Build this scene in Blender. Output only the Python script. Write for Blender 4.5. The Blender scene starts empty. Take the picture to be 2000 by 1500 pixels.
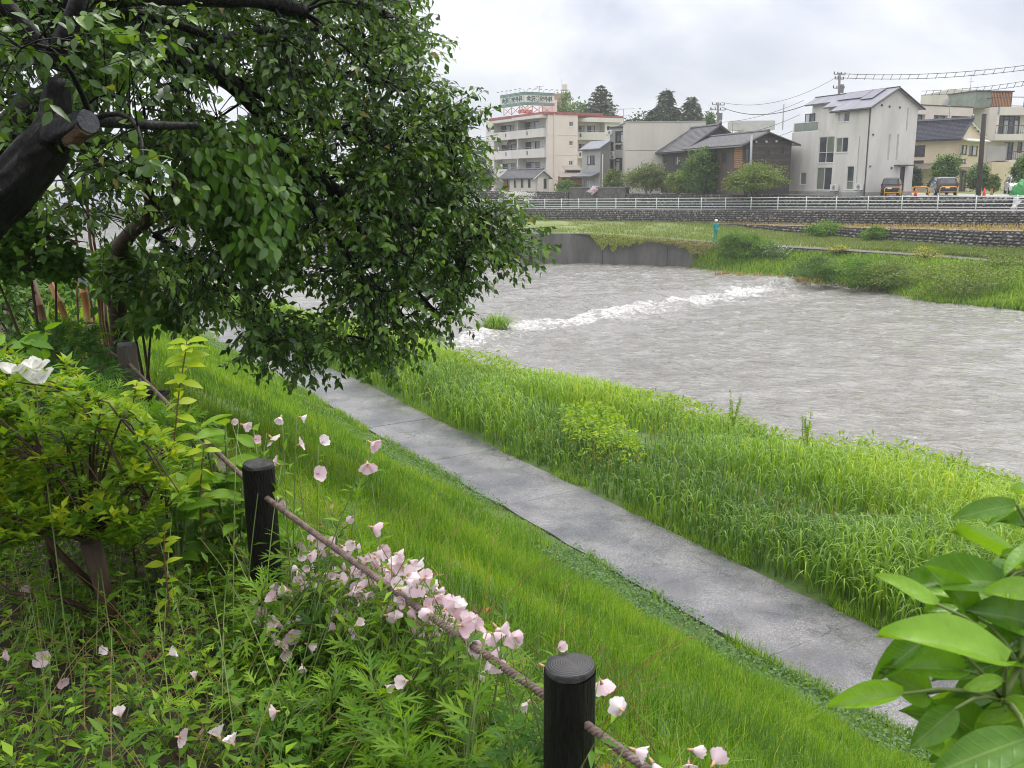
import bpy, bmesh, math, random
import numpy as np
from mathutils import Vector, Matrix

rng = np.random.default_rng(7)
random.seed(7)
scene = bpy.context.scene
COL = scene.collection
PI = math.pi

# ------------------------------------------------------------------ camera
F_PX = 1800.0                      # focal length in pixels of the 2000 px wide photograph
PITCH = math.atan(402 / 1800.0)
ROLL = math.radians(0.5)
CAM = np.array([0.0, 0.0, 5.5])
_F = np.array([0, math.cos(PITCH), -math.sin(PITCH)])
_R0 = np.array([1.0, 0, 0])
_U0 = np.cross(_R0, _F)
_R = math.cos(ROLL) * _R0 - math.sin(ROLL) * _U0
_U = math.sin(ROLL) * _R0 + math.cos(ROLL) * _U0
cam_data = bpy.data.cameras.new("camera")
cam = bpy.data.objects.new("camera", cam_data)
COL.objects.link(cam)
scene.camera = cam
m3 = Matrix((_R, _U, -_F)).transposed()
cam.matrix_world = Matrix.Translation(CAM) @ m3.to_4x4()
cam_data.sensor_width = 36.0
cam_data.lens = 36.0 * F_PX / 2000.0
cam_data.clip_start = 0.05
cam_data.clip_end = 5000
cam_data.dof.use_dof = True
cam_data.dof.focus_distance = 11.0
cam_data.dof.aperture_fstop = 16.0

# ------------------------------------------------------------------ world: overcast sky over a Nishita base
SUN_EL, SUN_AZ = math.radians(58), math.radians(35)      # soft sun behind cloud, high, right of the view
world = bpy.data.worlds.new("World")
scene.world = world
world.use_nodes = True
nt = world.node_tree
nt.nodes.clear()
def wn(t, **k):
    n = nt.nodes.new(t)
    for a, b in k.items(): setattr(n, a, b)
    return n
w_out = wn('ShaderNodeOutputWorld')
w_bg = wn('ShaderNodeBackground')
w_bg.inputs['Strength'].default_value = 1.0
sky = wn('ShaderNodeTexSky', sky_type='NISHITA', sun_disc=False, sun_elevation=SUN_EL, sun_rotation=SUN_AZ,
         air_density=1.0, dust_density=2.0)
sk = wn('ShaderNodeVectorMath', operation='SCALE'); sk.inputs['Scale'].default_value = 0.09
nt.links.new(sky.outputs[0], sk.inputs[0])
tc = wn('ShaderNodeTexCoord')
sep = wn('ShaderNodeSeparateXYZ'); nt.links.new(tc.outputs['Generated'], sep.inputs[0])
mp = wn('ShaderNodeMapping'); mp.inputs['Scale'].default_value = (1.0, 1.0, 2.2)
mp.inputs['Location'].default_value = (0.37, 0.1, 0.2)
nt.links.new(tc.outputs['Generated'], mp.inputs[0])
nz = wn('ShaderNodeTexNoise'); nz.inputs['Scale'].default_value = 4.2; nz.inputs['Detail'].default_value = 5
nz.inputs['Roughness'].default_value = 0.5; nz.inputs['Distortion'].default_value = 0.5
nt.links.new(mp.outputs[0], nz.inputs['Vector'])
rp = wn('ShaderNodeValToRGB')
rp.color_ramp.elements[0].position = 0.38; rp.color_ramp.elements[0].color = (0.41, 0.44, 0.55, 1)
rp.color_ramp.elements[1].position = 0.64; rp.color_ramp.elements[1].color = (0.71, 0.73, 0.79, 1)
nt.links.new(nz.outputs['Fac'], rp.inputs[0])
# overcast luminance: brighter towards the zenith (1 + 2 sin(elevation))
mx = wn('ShaderNodeMath', operation='MAXIMUM'); mx.inputs[1].default_value = 0.0
nt.links.new(sep.outputs['Z'], mx.inputs[0])
ma = wn('ShaderNodeMath', operation='MULTIPLY_ADD'); ma.inputs[1].default_value = 2.3; ma.inputs[2].default_value = 0.84
nt.links.new(mx.outputs[0], ma.inputs[0])
cl = wn('ShaderNodeVectorMath', operation='SCALE')
nt.links.new(rp.outputs[0], cl.inputs[0]); nt.links.new(ma.outputs[0], cl.inputs['Scale'])
mixn = wn('ShaderNodeMix', data_type='RGBA'); mixn.inputs['Factor'].default_value = 0.88
tn_ = wn('ShaderNodeMix', data_type='RGBA'); tn_.inputs['A'].default_value = (1, 1, 1, 1); tn_.inputs['B'].default_value = (1.10, 1.0, 0.84, 1)
nt.links.new(mx.outputs[0], tn_.inputs['Factor'])          # neutral overhead, cooler towards the horizon
tm = wn('ShaderNodeVectorMath', operation='MULTIPLY'); nt.links.new(cl.outputs[0], tm.inputs[0]); nt.links.new(tn_.outputs['Result'], tm.inputs[1])
nt.links.new(sk.outputs[0], mixn.inputs['A']); nt.links.new(tm.outputs[0], mixn.inputs['B'])
nt.links.new(mixn.outputs['Result'], w_bg.inputs['Color'])
nt.links.new(w_bg.outputs[0], w_out.inputs[0])

sun_d = bpy.data.lights.new("sun", 'SUN')
sun_d.energy = 1.5; sun_d.angle = math.radians(24); sun_d.color = (1.0, 0.97, 0.92)
sun = bpy.data.objects.new("sun", sun_d); COL.objects.link(sun)
sdir = Vector((math.sin(SUN_AZ) * math.cos(SUN_EL), math.cos(SUN_AZ) * math.cos(SUN_EL), math.sin(SUN_EL)))
sun.rotation_euler = sdir.to_track_quat('Z', 'Y').to_euler()
sun.location = (10, 10, 60)

vs = scene.view_settings
vs.view_transform = 'Standard'; vs.look = 'None'; vs.exposure = 0.45; vs.gamma = 1.0
vs.use_curve_mapping = False
scene.render.engine = 'CYCLES'
cy = scene.cycles
cy.max_bounces = 6; cy.diffuse_bounces = 3; cy.glossy_bounces = 2; cy.transmission_bounces = 4
cy.volume_bounces = 1; cy.transparent_max_bounces = 6
cy.caustics_reflective = False; cy.caustics_refractive = False
cy.use_denoising = True
cy.filter_width = 1.0

# ------------------------------------------------------------------ pixel -> place helpers
def ray(x, y):
    d = _F + _R * (x - 1000) / F_PX + _U * (750 - y) / F_PX
    return d / d[1]
def at(x, y, Y):                      # point of the pixel's ray at forward distance Y
    return CAM + ray(x, y) * Y
def onz(x, y, z):                     # point of the pixel's ray on the level z
    d = ray(x, y); return CAM + d * ((z - CAM[2]) / d[2])
def proj(P):
    d = np.asarray(P, float) - CAM
    z = d @ _F
    return 1000 + F_PX * (d @ _R) / z, 750 - F_PX * (d @ _U) / z

# ------------------------------------------------------------------ object helpers
def tag(o, label=None, cat=None, group=None, kind=None):
    if label: o['label'] = label
    if cat: o['category'] = cat
    if group: o['group'] = group
    if kind: o['kind'] = kind
    return o
BASE = {}
def thing(name, loc, label, cat, group=None, rotz=0.0):
    o = bpy.data.objects.new(name, None); COL.objects.link(o)
    o.empty_display_size = 0.2
    o.location = loc; o.rotation_euler = (0, 0, rotz)
    BASE[o] = np.asarray(loc, float)
    return tag(o, label, cat, group)
def link(name, me, mat, parent=None):
    """one mesh object; world coordinates are moved into the parent's frame"""
    o = bpy.data.objects.new(name, me); COL.objects.link(o)
    if mat: me.materials.append(mat)
    if parent is not None:
        b = BASE.get(parent)
        if b is not None:
            me.transform(Matrix.Translation(-b))
            BASE[o] = b
        o.parent = parent
    return o
def copy_tree(o, parent=None):
    c = o.copy(); COL.objects.link(c); c.parent = parent
    for ch in o.children: copy_tree(ch, c)
    return c

class MB:
    """collects faces; build() links them as one mesh object"""
    def __init__(s): s.v = []; s.f = []
    def poly(s, pts):
        i = len(s.v); s.v += [tuple(map(float, p)) for p in pts]; s.f.append(tuple(range(i, i + len(pts))))
        return s
    def hexa(s, c):                   # 8 corners: bottom 4 ccw, top 4 ccw
        i = len(s.v); s.v += [tuple(map(float, p)) for p in c]
        for q in ((3, 2, 1, 0), (4, 5, 6, 7), (0, 1, 5, 4), (1, 2, 6, 5), (2, 3, 7, 6), (3, 0, 4, 7)):
            s.f.append(tuple(i + k for k in q))
        return s
    def box(s, x0, x1, y0, y1, z0, z1):
        return s.hexa([(x0, y0, z0), (x1, y0, z0), (x1, y1, z0), (x0, y1, z0), (x0, y0, z1), (x1, y0, z1), (x1, y1, z1), (x0, y1, z1)])
    def obox(s, o, u, n, s0, s1, d0, d1, z0, z1):   # box in a face frame: along u, outward n
        o, u, n = (np.asarray(a, float) for a in (o, u, n))
        P = lambda a, d, z: (o[0] + u[0] * a + n[0] * d, o[1] + u[1] * a + n[1] * d, z)
        return s.hexa([P(s0, d0, z0), P(s1, d0, z0), P(s1, d1, z0), P(s0, d1, z0), P(s0, d0, z1), P(s1, d0, z1), P(s1, d1, z1), P(s0, d1, z1)])
    def slab(s, pts, t):              # polygon with thickness t along its normal (downwards)
        p = [np.asarray(a, float) for a in pts]
        n = np.cross(p[1] - p[0], p[2] - p[0]); n /= np.linalg.norm(n)
        if n[2] < 0: n = -n; p = p[::-1]
        q = [a - n * t for a in p]; i = len(s.v); k = len(p)
        s.v += [tuple(a) for a in p] + [tuple(a) for a in q]
        s.f.append(tuple(range(i, i + k))); s.f.append(tuple(range(i + 2 * k - 1, i + k - 1, -1)))
        for j in range(k):
            s.f.append((i + j, i + k + j, i + k + (j + 1) % k, i + (j + 1) % k))
        return s
    def tube(s, pts, rad, n=8, cap=True):
        pts = [np.asarray(p, float) for p in pts]
        if not hasattr(rad, '__len__'): rad = [rad] * len(pts)
        i0 = len(s.v); ref = None
        for k, p in enumerate(pts):
            t = pts[min(k + 1, len(pts) - 1)] - pts[max(k - 1, 0)]
            t = t / (np.linalg.norm(t) + 1e-9)
            if ref is None:
                ref = np.array([0, 0, 1.0]) if abs(t[2]) < 0.9 else np.array([1.0, 0, 0])
            a = np.cross(t, ref); a /= np.linalg.norm(a) + 1e-9
            b = np.cross(a, t); ref = b
            for j in range(n):
                w = 2 * PI * j / n
                s.v.append(tuple(p + rad[k] * (math.cos(w) * a + math.sin(w) * b)))
        for k in range(len(pts) - 1):
            for j in range(n):
                a, b = i0 + k * n + j, i0 + k * n + (j + 1) % n
                s.f.append((a, a + n, b + n, b))
        if cap:
            s.f.append(tuple(i0 + j for j in range(n)))
            e = i0 + (len(pts) - 1) * n
            s.f.append(tuple(e + n - 1 - j for j in range(n)))
        return s
    def rough_tube(s, pts, rad, n=26, step=0.035, amp=0.10, seed=1):
        """a limb with swellings, furrows and knots"""
        pts = np.array([np.asarray(p, float) for p in pts]); rad = np.asarray(rad, float)
        d = np.concatenate([[0], np.cumsum(np.linalg.norm(np.diff(pts, axis=0), axis=1))]); q = np.arange(0, d[-1] + step, step)
        P = np.stack([np.interp(q, d, pts[:, k]) for k in range(3)], 1); R = np.interp(q, d, rad)
        for _ in range(8): P[1:-1] = .25 * P[:-2] + .5 * P[1:-1] + .25 * P[2:]; R[1:-1] = .25 * R[:-2] + .5 * R[1:-1] + .25 * R[2:]
        i0 = len(s.v); ref = np.array([0.3, -0.9, 0.2])
        for k, p in enumerate(P):
            t = P[min(k + 1, len(P) - 1)] - P[max(k - 1, 0)]; t /= np.linalg.norm(t) + 1e-9
            a = np.cross(t, ref); a /= np.linalg.norm(a) + 1e-9; b = np.cross(a, t)
            w = 2 * PI * np.arange(n) / n; cx, sx = np.cos(w), np.sin(w)
            f = 1 + amp * (vnoise(cx * 2.2 + q[k] * 1.5, sx * 2.2 + q[k] * 2.0, 1.6, seed) - .5) * 2 + amp * .55 * (vnoise(cx * 5 + q[k] * 2.5, sx * 5, 2.2, seed + 3) - .5) * 2 + amp * .5 * (vnoise(cx * 9, sx * 9 + q[k] * 22, 1.0, seed + 5) - .5)
            for j in range(n): s.v.append(tuple(p + R[k] * f[j] * (cx[j] * a + sx[j] * b)))
        for k in range(len(P) - 1):
            for j in range(n):
                a, b = i0 + k * n + j, i0 + k * n + (j + 1) % n; s.f.append((a, a + n, b + n, b))
        e = i0 + (len(P) - 1) * n; s.f.append(tuple(e + n - 1 - j for j in range(n)))
        return s
    def ell(s, c, r, nu=10, nv=6, jit=0.0):
        i0 = len(s.v); c = np.asarray(c, float)
        for a in range(nv + 1):
            th = PI * a / nv
            for b in range(nu):
                ph = 2 * PI * b / nu
                k = 1 + random.uniform(-jit, jit)
                s.v.append((c[0] + r[0] * k * math.sin(th) * math.cos(ph), c[1] + r[1] * k * math.sin(th) * math.sin(ph), c[2] + r[2] * k * math.cos(th)))
        for a in range(nv):
            for b in range(nu):
                p, q = i0 + a * nu + b, i0 + a * nu + (b + 1) % nu
                s.f.append((p, p + nu, q + nu, q))
        return s
    def mesh(s, name, smooth=False):
        me = bpy.data.meshes.new(name)
        me.from_pydata(s.v, [], s.f); me.update()
        if smooth: me.polygons.foreach_set('use_smooth', [True] * len(me.polygons))
        return me
    def build(s, name, mat, parent=None, smooth=False, bevel=0.0):
        o = link(name, s.mesh(name, smooth), mat, parent)
        if bevel:
            b = o.modifiers.new('bevel', 'BEVEL'); b.width = bevel; b.segments = 2; b.limit_method = 'ANGLE'
        return o

def np_mesh(name, V, loops, starts, totals, rnd=None, smooth=True):
    me = bpy.data.meshes.new(name)
    me.vertices.add(len(V)); me.vertices.foreach_set('co', np.ascontiguousarray(V, np.float32).ravel())
    me.loops.add(len(loops)); me.loops.foreach_set('vertex_index', np.ascontiguousarray(loops, np.int32))
    me.polygons.add(len(starts)); me.polygons.foreach_set('loop_start', np.ascontiguousarray(starts, np.int32))
    me.polygons.foreach_set('loop_total', np.ascontiguousarray(totals, np.int32))
    me.polygons.foreach_set('use_smooth', np.full(len(starts), smooth, bool))
    if rnd is not None:
        a = me.attributes.new('rnd', 'FLOAT', 'FACE'); a.data.foreach_set('value', np.ascontiguousarray(rnd, np.float32))
    me.update(calc_edges=True)
    return me
def merge(parts):
    """parts: list of (template, M (N,3,3), loc (N,3), rnd (N)) -> arrays of one mesh"""
    Vs, Ls, Ss, Ts, Rs = [], [], [], [], []; vo = lo = 0
    for (tv, tf), M, loc, rnd in parts:
        N = len(loc)
        if N == 0: continue
        tv = np.asarray(tv, float); nv = len(tv)
        V = np.einsum('nij,vj->nvi', M, tv) + loc[:, None, :]
        tl = np.concatenate([np.asarray(f) for f in tf]); tt = np.array([len(f) for f in tf]); ts = np.concatenate([[0], np.cumsum(tt)[:-1]])
        L = (tl[None, :] + (np.arange(N) * nv)[:, None] + vo).ravel()
        S = (ts[None, :] + (np.arange(N) * len(tl))[:, None] + lo).ravel()
        Vs.append(V.reshape(-1, 3)); Ls.append(L); Ss.append(S); Ts.append(np.tile(tt, N)); Rs.append(np.repeat(rnd, len(tf)))
        vo += N * nv; lo += N * len(tl)
    return [np.concatenate(a) for a in (Vs, Ls, Ss, Ts, Rs)]
def scatter(name, parts, mat, parent=None, smooth=True):
    return link(name, np_mesh(name, *merge(parts), smooth=smooth), mat, parent)

def rot_zxy(yaw, pitch, roll, sc):
    """matrices: template y axis points out, z up; pitch lifts y, roll turns about y"""
    cy_, sy_ = np.cos(yaw), np.sin(yaw); cp, sp = np.cos(pitch), np.sin(pitch); cr, sr = np.cos(roll), np.sin(roll)
    o, i = np.zeros_like(yaw), np.ones_like(yaw)
    Rz = np.stack([cy_, -sy_, o, sy_, cy_, o, o, o, i], -1).reshape(-1, 3, 3)
    Rx = np.stack([i, o, o, o, cp, -sp, o, sp, cp], -1).reshape(-1, 3, 3)
    Ry = np.stack([cr, o, sr, o, i, o, -sr, o, cr], -1).reshape(-1, 3, 3)
    M = Rz @ Rx @ Ry
    sc = np.asarray(sc, float)
    return M * (sc[:, None, None] if sc.ndim == 1 else sc[:, None, :])
def frames(d, up):
    """columns x,y,z with y along d and z near up"""
    y = d / (np.linalg.norm(d, axis=1, keepdims=True) + 1e-9)
    x = np.cross(y, up); x /= np.linalg.norm(x, axis=1, keepdims=True) + 1e-9
    z = np.cross(x, y)
    return np.stack([x, y, z], -1)

# templates: leaves (y along the leaf) and blades (z up)
def leaf_t(w=0.26, fold=0.08, droop=0.12, fine=False):
    if fine:
        prof = [(0, 0), (0.15, 0.55), (0.4, 1.0), (0.65, 0.85), (0.85, 0.42), (1.0, 0)]
        v = []; f = []; rows = []
        for y, k in prof:
            z = -droop * y * y
            if k == 0: rows.append([len(v)]); v.append((0, y, z))
            else:
                rows.append([len(v), len(v) + 1, len(v) + 2]); v += [(-w * k, y, z + fold * k), (0, y, z), (w * k, y, z + fold * k)]
        for a, b in zip(rows, rows[1:]):
            if len(a) == 1: f += [(a[0], b[1], b[0]), (a[0], b[2], b[1])]
            elif len(b) == 1: f += [(a[0], a[1], b[0]), (a[1], a[2], b[0])]
            else: f += [(a[0], a[1], b[1], b[0]), (a[1], a[2], b[2], b[1])]
        return v, f
    return ([(0, 0, 0), (-w, 0.42, fold), (0, 0.45, -droop * 0.2), (w, 0.42, fold), (0, 1, -droop)],
            [(0, 2, 1), (0, 3, 2), (1, 2, 4), (2, 3, 4)])
def blade_t(w=0.012, bend=0.35, seg=3):
    v = []; f = []
    for k in range(seg):
        t = k / seg
        v += [(-w * (1 - 0.5 * t), bend * t * t, t * (1 - 0.25 * bend * t)), (w * (1 - 0.5 * t), bend * t * t, t * (1 - 0.25 * bend * t))]
    v.append((0, bend, 1 - 0.25 * bend))
    for k in range(seg - 1): f.append((2 * k, 2 * k + 1, 2 * k + 3, 2 * k + 2))
    f.append((2 * seg - 2, 2 * seg - 1, 2 * seg))
    return v, f
def arch_t(w=0.010, seg=5, reach=0.55, top=0.85, fall=0.35):
    """a long grass blade that rises and arches over"""
    v = []; f = []
    for k in range(seg + 1):
        t = k / seg
        y = reach * t ** 2.0; z = top * math.sin(min(1.0, t * 1.12) * PI * 0.62) / math.sin(PI * 0.5) - fall * max(0, t - 0.72) ** 1.3
        ww = w * (1 - t ** 2.5)
        if k == seg: v.append((0, y, z))
        else: v += [(-ww, y, z), (ww, y, z)]
    for k in range(seg - 1): f.append((2 * k, 2 * k + 1, 2 * k + 3, 2 * k + 2))
    f.append((2 * seg - 2, 2 * seg - 1, 2 * seg))
    return v, f
LEAF = leaf_t(); LEAFW = leaf_t(0.36, 0.06, 0.15); LEAFN = leaf_t(0.15, 0.03, 0.2)
LEAFF = leaf_t(0.27, 0.09, 0.22, True)

def in_poly(x, y, P):
    x = np.asarray(x, float); y = np.asarray(y, float); r = np.zeros(x.shape, bool); j = len(P) - 1
    for i in range(len(P)):
        xi, yi = P[i]; xj, yj = P[j]
        c = ((yi > y) != (yj > y)) & (x < (xj - xi) * (y - yi) / (yj - yi + 1e-12) + xi)
        r ^= c; j = i
    return r
def vnoise(x, y, s, seed=0):
    """smooth value noise, numpy"""
    x = np.asarray(x, float) * s + seed * 17.3; y = np.asarray(y, float) * s + seed * 9.1
    xi, yi = np.floor(x), np.floor(y); fx, fy = x - xi, y - yi
    def h(a, b):
        k = np.sin(a * 127.1 + b * 311.7 + seed * 3.3) * 43758.5453
        return k - np.floor(k)
    fx = fx * fx * (3 - 2 * fx); fy = fy * fy * (3 - 2 * fy)
    return (h(xi, yi) * (1 - fx) + h(xi + 1, yi) * fx) * (1 - fy) + (h(xi, yi + 1) * (1 - fx) + h(xi + 1, yi + 1) * fx) * fy

# ================================================================== materials
def _mat(name):
    m = bpy.data.materials.new(name); m.use_nodes = True
    t = m.node_tree; b = t.nodes['Principled BSDF']
    return m, t, b
def col4(c): return (c[0], c[1], c[2], 1.0)
def mat(name, c, rough=0.7, c2=None, scale=3.0, detail=4.0, spec=0.5, metal=0.0, bump=0.0, bscale=40.0, lo=0.35, hi=0.65, stretch=None, coat=0.0):
    m, t, b = _mat(name)
    b.inputs['Roughness'].default_value = rough; b.inputs['Metallic'].default_value = metal
    b.inputs['Specular IOR Level'].default_value = spec; b.inputs['Coat Weight'].default_value = coat
    b.inputs['Base Color'].default_value = col4(c)
    vec = None
    if c2 is not None or bump:
        tcn = t.nodes.new('ShaderNodeTexCoord'); vec = tcn.outputs['Object']
        if stretch:
            mpn = t.nodes.new('ShaderNodeMapping'); mpn.inputs['Scale'].default_value = stretch
            t.links.new(vec, mpn.inputs[0]); vec = mpn.outputs[0]
    if c2 is not None:
        n = t.nodes.new('ShaderNodeTexNoise'); n.inputs['Scale'].default_value = scale; n.inputs['Detail'].default_value = detail
        n.inputs['Roughness'].default_value = 0.6
        t.links.new(vec, n.inputs['Vector'])
        r = t.nodes.new('ShaderNodeValToRGB')
        r.color_ramp.elements[0].position = lo; r.color_ramp.elements[0].color = col4(c)
        r.color_ramp.elements[1].position = hi; r.color_ramp.elements[1].color = col4(c2)
        t.links.new(n.outputs['Fac'], r.inputs[0]); t.links.new(r.outputs[0], b.inputs['Base Color'])
    if bump:
        n2 = t.nodes.new('ShaderNodeTexNoise'); n2.inputs['Scale'].default_value = bscale; n2.inputs['Detail'].default_value = 4
        t.links.new(vec, n2.inputs['Vector'])
        bp = t.nodes.new('ShaderNodeBump'); bp.inputs['Strength'].default_value = bump; bp.inputs['Distance'].default_value = 0.02
        t.links.new(n2.outputs['Fac'], bp.inputs['Height']); t.links.new(bp.outputs[0], b.inputs['Normal'])
    return m
def leafmat(name, cols, rough=0.38, transl=0.3, spec=0.5, tcol=None, big=0.0, bigscale=0.6, veins=False):
    """colour by the per-leaf attribute 'rnd'; thin leaves pass some light"""
    m, t, b = _mat(name)
    a = t.nodes.new('ShaderNodeAttribute'); a.attribute_name = 'rnd'
    r = t.nodes.new('ShaderNodeValToRGB'); cr = r.color_ramp
    while len(cr.elements) < len(cols): cr.elements.new(0.5)
    for i, c in enumerate(cols):
        cr.elements[i].position = i / max(1, len(cols) - 1); cr.elements[i].color = col4(c)
    fac = a.outputs['Fac']
    if big:
        tcn = t.nodes.new('ShaderNodeTexCoord')
        n = t.nodes.new('ShaderNodeTexNoise'); n.inputs['Scale'].default_value = bigscale; n.inputs['Detail'].default_value = 3
        t.links.new(tcn.outputs['Object'], n.inputs['Vector'])
        ms = t.nodes.new('ShaderNodeMath'); ms.operation = 'MULTIPLY_ADD'; ms.inputs[1].default_value = big * 2; ms.inputs[2].default_value = -big
        t.links.new(n.outputs['Fac'], ms.inputs[0])
        ad = t.nodes.new('ShaderNodeMath'); ad.use_clamp = True
        t.links.new(fac, ad.inputs[0]); t.links.new(ms.outputs[0], ad.inputs[1]); fac = ad.outputs[0]
    t.links.new(fac, r.inputs[0])
    t.links.new(r.outputs[0], b.inputs['Base Color'])
    b.inputs['Roughness'].default_value = rough; b.inputs['Specular IOR Level'].default_value = spec
    if veins:
        # pale midrib and side veins in the leaf's own frame (y along the leaf)
        tv = t.nodes.new('ShaderNodeTexCoord'); sv = t.nodes.new('ShaderNodeSeparateXYZ'); t.links.new(tv.outputs['Object'], sv.inputs[0])
        def mth(op, a_, b_=None):
            n_ = t.nodes.new('ShaderNodeMath'); n_.operation = op
            for q, w in enumerate((a_, b_)):
                if w is None: continue
                if isinstance(w, (int, float)): n_.inputs[q].default_value = w
                else: t.links.new(w, n_.inputs[q])
            return n_.outputs[0]
        ax = mth('ABSOLUTE', sv.outputs['X'])
        ph = mth('SINE', mth('MULTIPLY', mth('SUBTRACT', sv.outputs['Y'], mth('MULTIPLY', ax, 0.75)), 48.0))
        side = mth('MULTIPLY', mth('POWER', mth('MAXIMUM', ph, 0.0), 8.0), 0.12)
        mid = mth('LESS_THAN', ax, 0.011)
        vv = mth('MAXIMUM', side, mth('MULTIPLY', mid, 0.8))
        nb = t.nodes.new('ShaderNodeTexNoise'); nb.inputs['Scale'].default_value = 5.0; nb.inputs['Detail'].default_value = 5; t.links.new(tv.outputs['Object'], nb.inputs['Vector'])
        mv = t.nodes.new('ShaderNodeMix'); mv.data_type = 'RGBA'; mv.inputs['B'].default_value = (0.30, 0.42, 0.12, 1)
        t.links.new(mth('MULTIPLY', vv, 0.55), mv.inputs['Factor']); t.links.new(r.outputs[0], mv.inputs['A'])
        mh = t.nodes.new('ShaderNodeVectorMath'); mh.operation = 'SCALE'; t.links.new(mv.outputs['Result'], mh.inputs[0]); t.links.new(mth('ADD', mth('MULTIPLY', nb.outputs['Fac'], 0.8), 0.6), mh.inputs['Scale'])
        t.links.new(mh.outputs[0], b.inputs['Base Color'])
        bm = t.nodes.new('ShaderNodeBump'); bm.inputs['Strength'].default_value = 0.5; bm.inputs['Distance'].default_value = 0.004; t.links.new(mth('ADD', vv, mth('MULTIPLY', nb.outputs['Fac'], 0.6)), bm.inputs['Height']); t.links.new(bm.outputs[0], b.inputs['Normal'])
        t.links.new(mth('ADD', mth('MULTIPLY', nb.outputs['Fac'], 0.35), rough - 0.12), b.inputs['Roughness'])
    if transl:
        tr = t.nodes.new('ShaderNodeBsdfTranslucent')
        g = t.nodes.new('ShaderNodeMix'); g.data_type = 'RGBA'; g.blend_type = 'MULTIPLY'; g.inputs['Factor'].default_value = 1.0
        t.links.new(r.outputs[0], g.inputs['A']); g.inputs['B'].default_value = col4(tcol or (1.5, 1.4, 0.6))
        t.links.new(g.outputs['Result'], tr.inputs['Color'])
        mxs = t.nodes.new('ShaderNodeMixShader'); mxs.inputs[0].default_value = transl
        t.links.new(b.outputs[0], mxs.inputs[1]); t.links.new(tr.outputs[0], mxs.inputs[2])
        t.links.new(mxs.outputs[0], t.nodes['Material Output'].inputs['Surface'])
    return m

M = {}
# ground and banks
M['soil'] = mat('soil', (0.035, 0.026, 0.018), 0.85, (0.09, 0.07, 0.045), 9, bump=0.6, bscale=60)
M['turf'] = mat('turf', (0.05, 0.10, 0.016), 0.9, (0.10, 0.17, 0.028), 1.5, bump=0.5, bscale=30)
def bank_mat():
    m, t, b = _mat('bank_ground')
    a = t.nodes.new('ShaderNodeAttribute'); a.attribute_name = 'soil'
    tcn = t.nodes.new('ShaderNodeTexCoord')
    def ramp(s, c1, c2, d=5):
        n = t.nodes.new('ShaderNodeTexNoise'); n.inputs['Scale'].default_value = s; n.inputs['Detail'].default_value = d; t.links.new(tcn.outputs['Object'], n.inputs['Vector'])
        r = t.nodes.new('ShaderNodeValToRGB'); r.color_ramp.elements[0].position = .35; r.color_ramp.elements[1].position = .68
        r.color_ramp.elements[0].color = col4(c1); r.color_ramp.elements[1].color = col4(c2); t.links.new(n.outputs['Fac'], r.inputs[0]); return r.outputs[0], n
    c1, n1 = ramp(2.0, (0.045, 0.09, 0.014), (0.09, 0.15, 0.025)); c2, n2 = ramp(14.0, (0.018, 0.013, 0.009), (0.06, 0.042, 0.027), 8)
    mx_ = t.nodes.new('ShaderNodeMix'); mx_.data_type = 'RGBA'; t.links.new(a.outputs['Fac'], mx_.inputs['Factor']); t.links.new(c1, mx_.inputs['A']); t.links.new(c2, mx_.inputs['B'])
    t.links.new(mx_.outputs['Result'], b.inputs['Base Color']); b.inputs['Roughness'].default_value = 0.85
    bp = t.nodes.new('ShaderNodeBump'); bp.inputs['Strength'].default_value = 0.7; bp.inputs['Distance'].default_value = 0.03; t.links.new(n2.outputs['Fac'], bp.inputs['Height']); t.links.new(bp.outputs[0], b.inputs['Normal'])
    return m
M['bank_ground'] = bank_mat()
M['farturf'] = mat('farturf', (0.13, 0.18, 0.035), 0.9, (0.20, 0.235, 0.07), 0.6, bump=0.3, bscale=8)
M['dirt'] = mat('dirt', (0.19, 0.155, 0.115), 0.85, (0.26, 0.20, 0.11), 1.2)
M['asphalt'] = mat('asphalt', (0.15, 0.15, 0.15), 0.5, (0.21, 0.21, 0.205), 2.5)
M['lot'] = mat('lot', (0.30, 0.30, 0.30), 0.5, (0.38, 0.375, 0.37), 1.5)
M['far_path'] = mat('far_path', (0.11, 0.105, 0.10), 0.8, (0.18, 0.17, 0.16), 1.5, spec=.2)
M['con_dark'] = mat('con_dark', (0.065, 0.064, 0.06), 0.75, (0.16, 0.155, 0.142), 1.3, detail=7, stretch=(1, 1, 0.22), lo=0.3, hi=0.75)
M['con_grey'] = mat('con_grey', (0.28, 0.275, 0.265), 0.7, (0.40, 0.39, 0.37), 1.0, detail=7)
M['wallstone_core'] = mat('wallstone_core', (0.045, 0.043, 0.04), 0.8, (0.075, 0.07, 0.065), 4)
# far buildings
M['white_wall'] = mat('white_wall', (0.55, 0.535, 0.49), 0.85, (0.71, 0.69, 0.635), 0.55, detail=7, stretch=(1, 1, 0.25))
M['apt_wall'] = mat('apt_wall', (0.66, 0.63, 0.58), 0.8, (0.74, 0.71, 0.66), 0.5, detail=6, stretch=(1, 1, 0.3))
M['apt_beige'] = mat('apt_beige', (0.71, 0.63, 0.53), 0.8, (0.77, 0.70, 0.61), 0.4, detail=6, stretch=(1, 1, 0.3))
M['slab_beige'] = mat('slab_beige', (0.56, 0.53, 0.46), 0.8, (0.66, 0.63, 0.56), 0.4, detail=6, stretch=(1, 1, 0.3))
M['grey_wall'] = mat('grey_wall', (0.34, 0.335, 0.33), 0.8, (0.43, 0.42, 0.41), 0.6)
M['dark_grey_wall'] = mat('dark_grey_wall', (0.17, 0.165, 0.165), 0.8, (0.24, 0.235, 0.23), 0.6)
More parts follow.
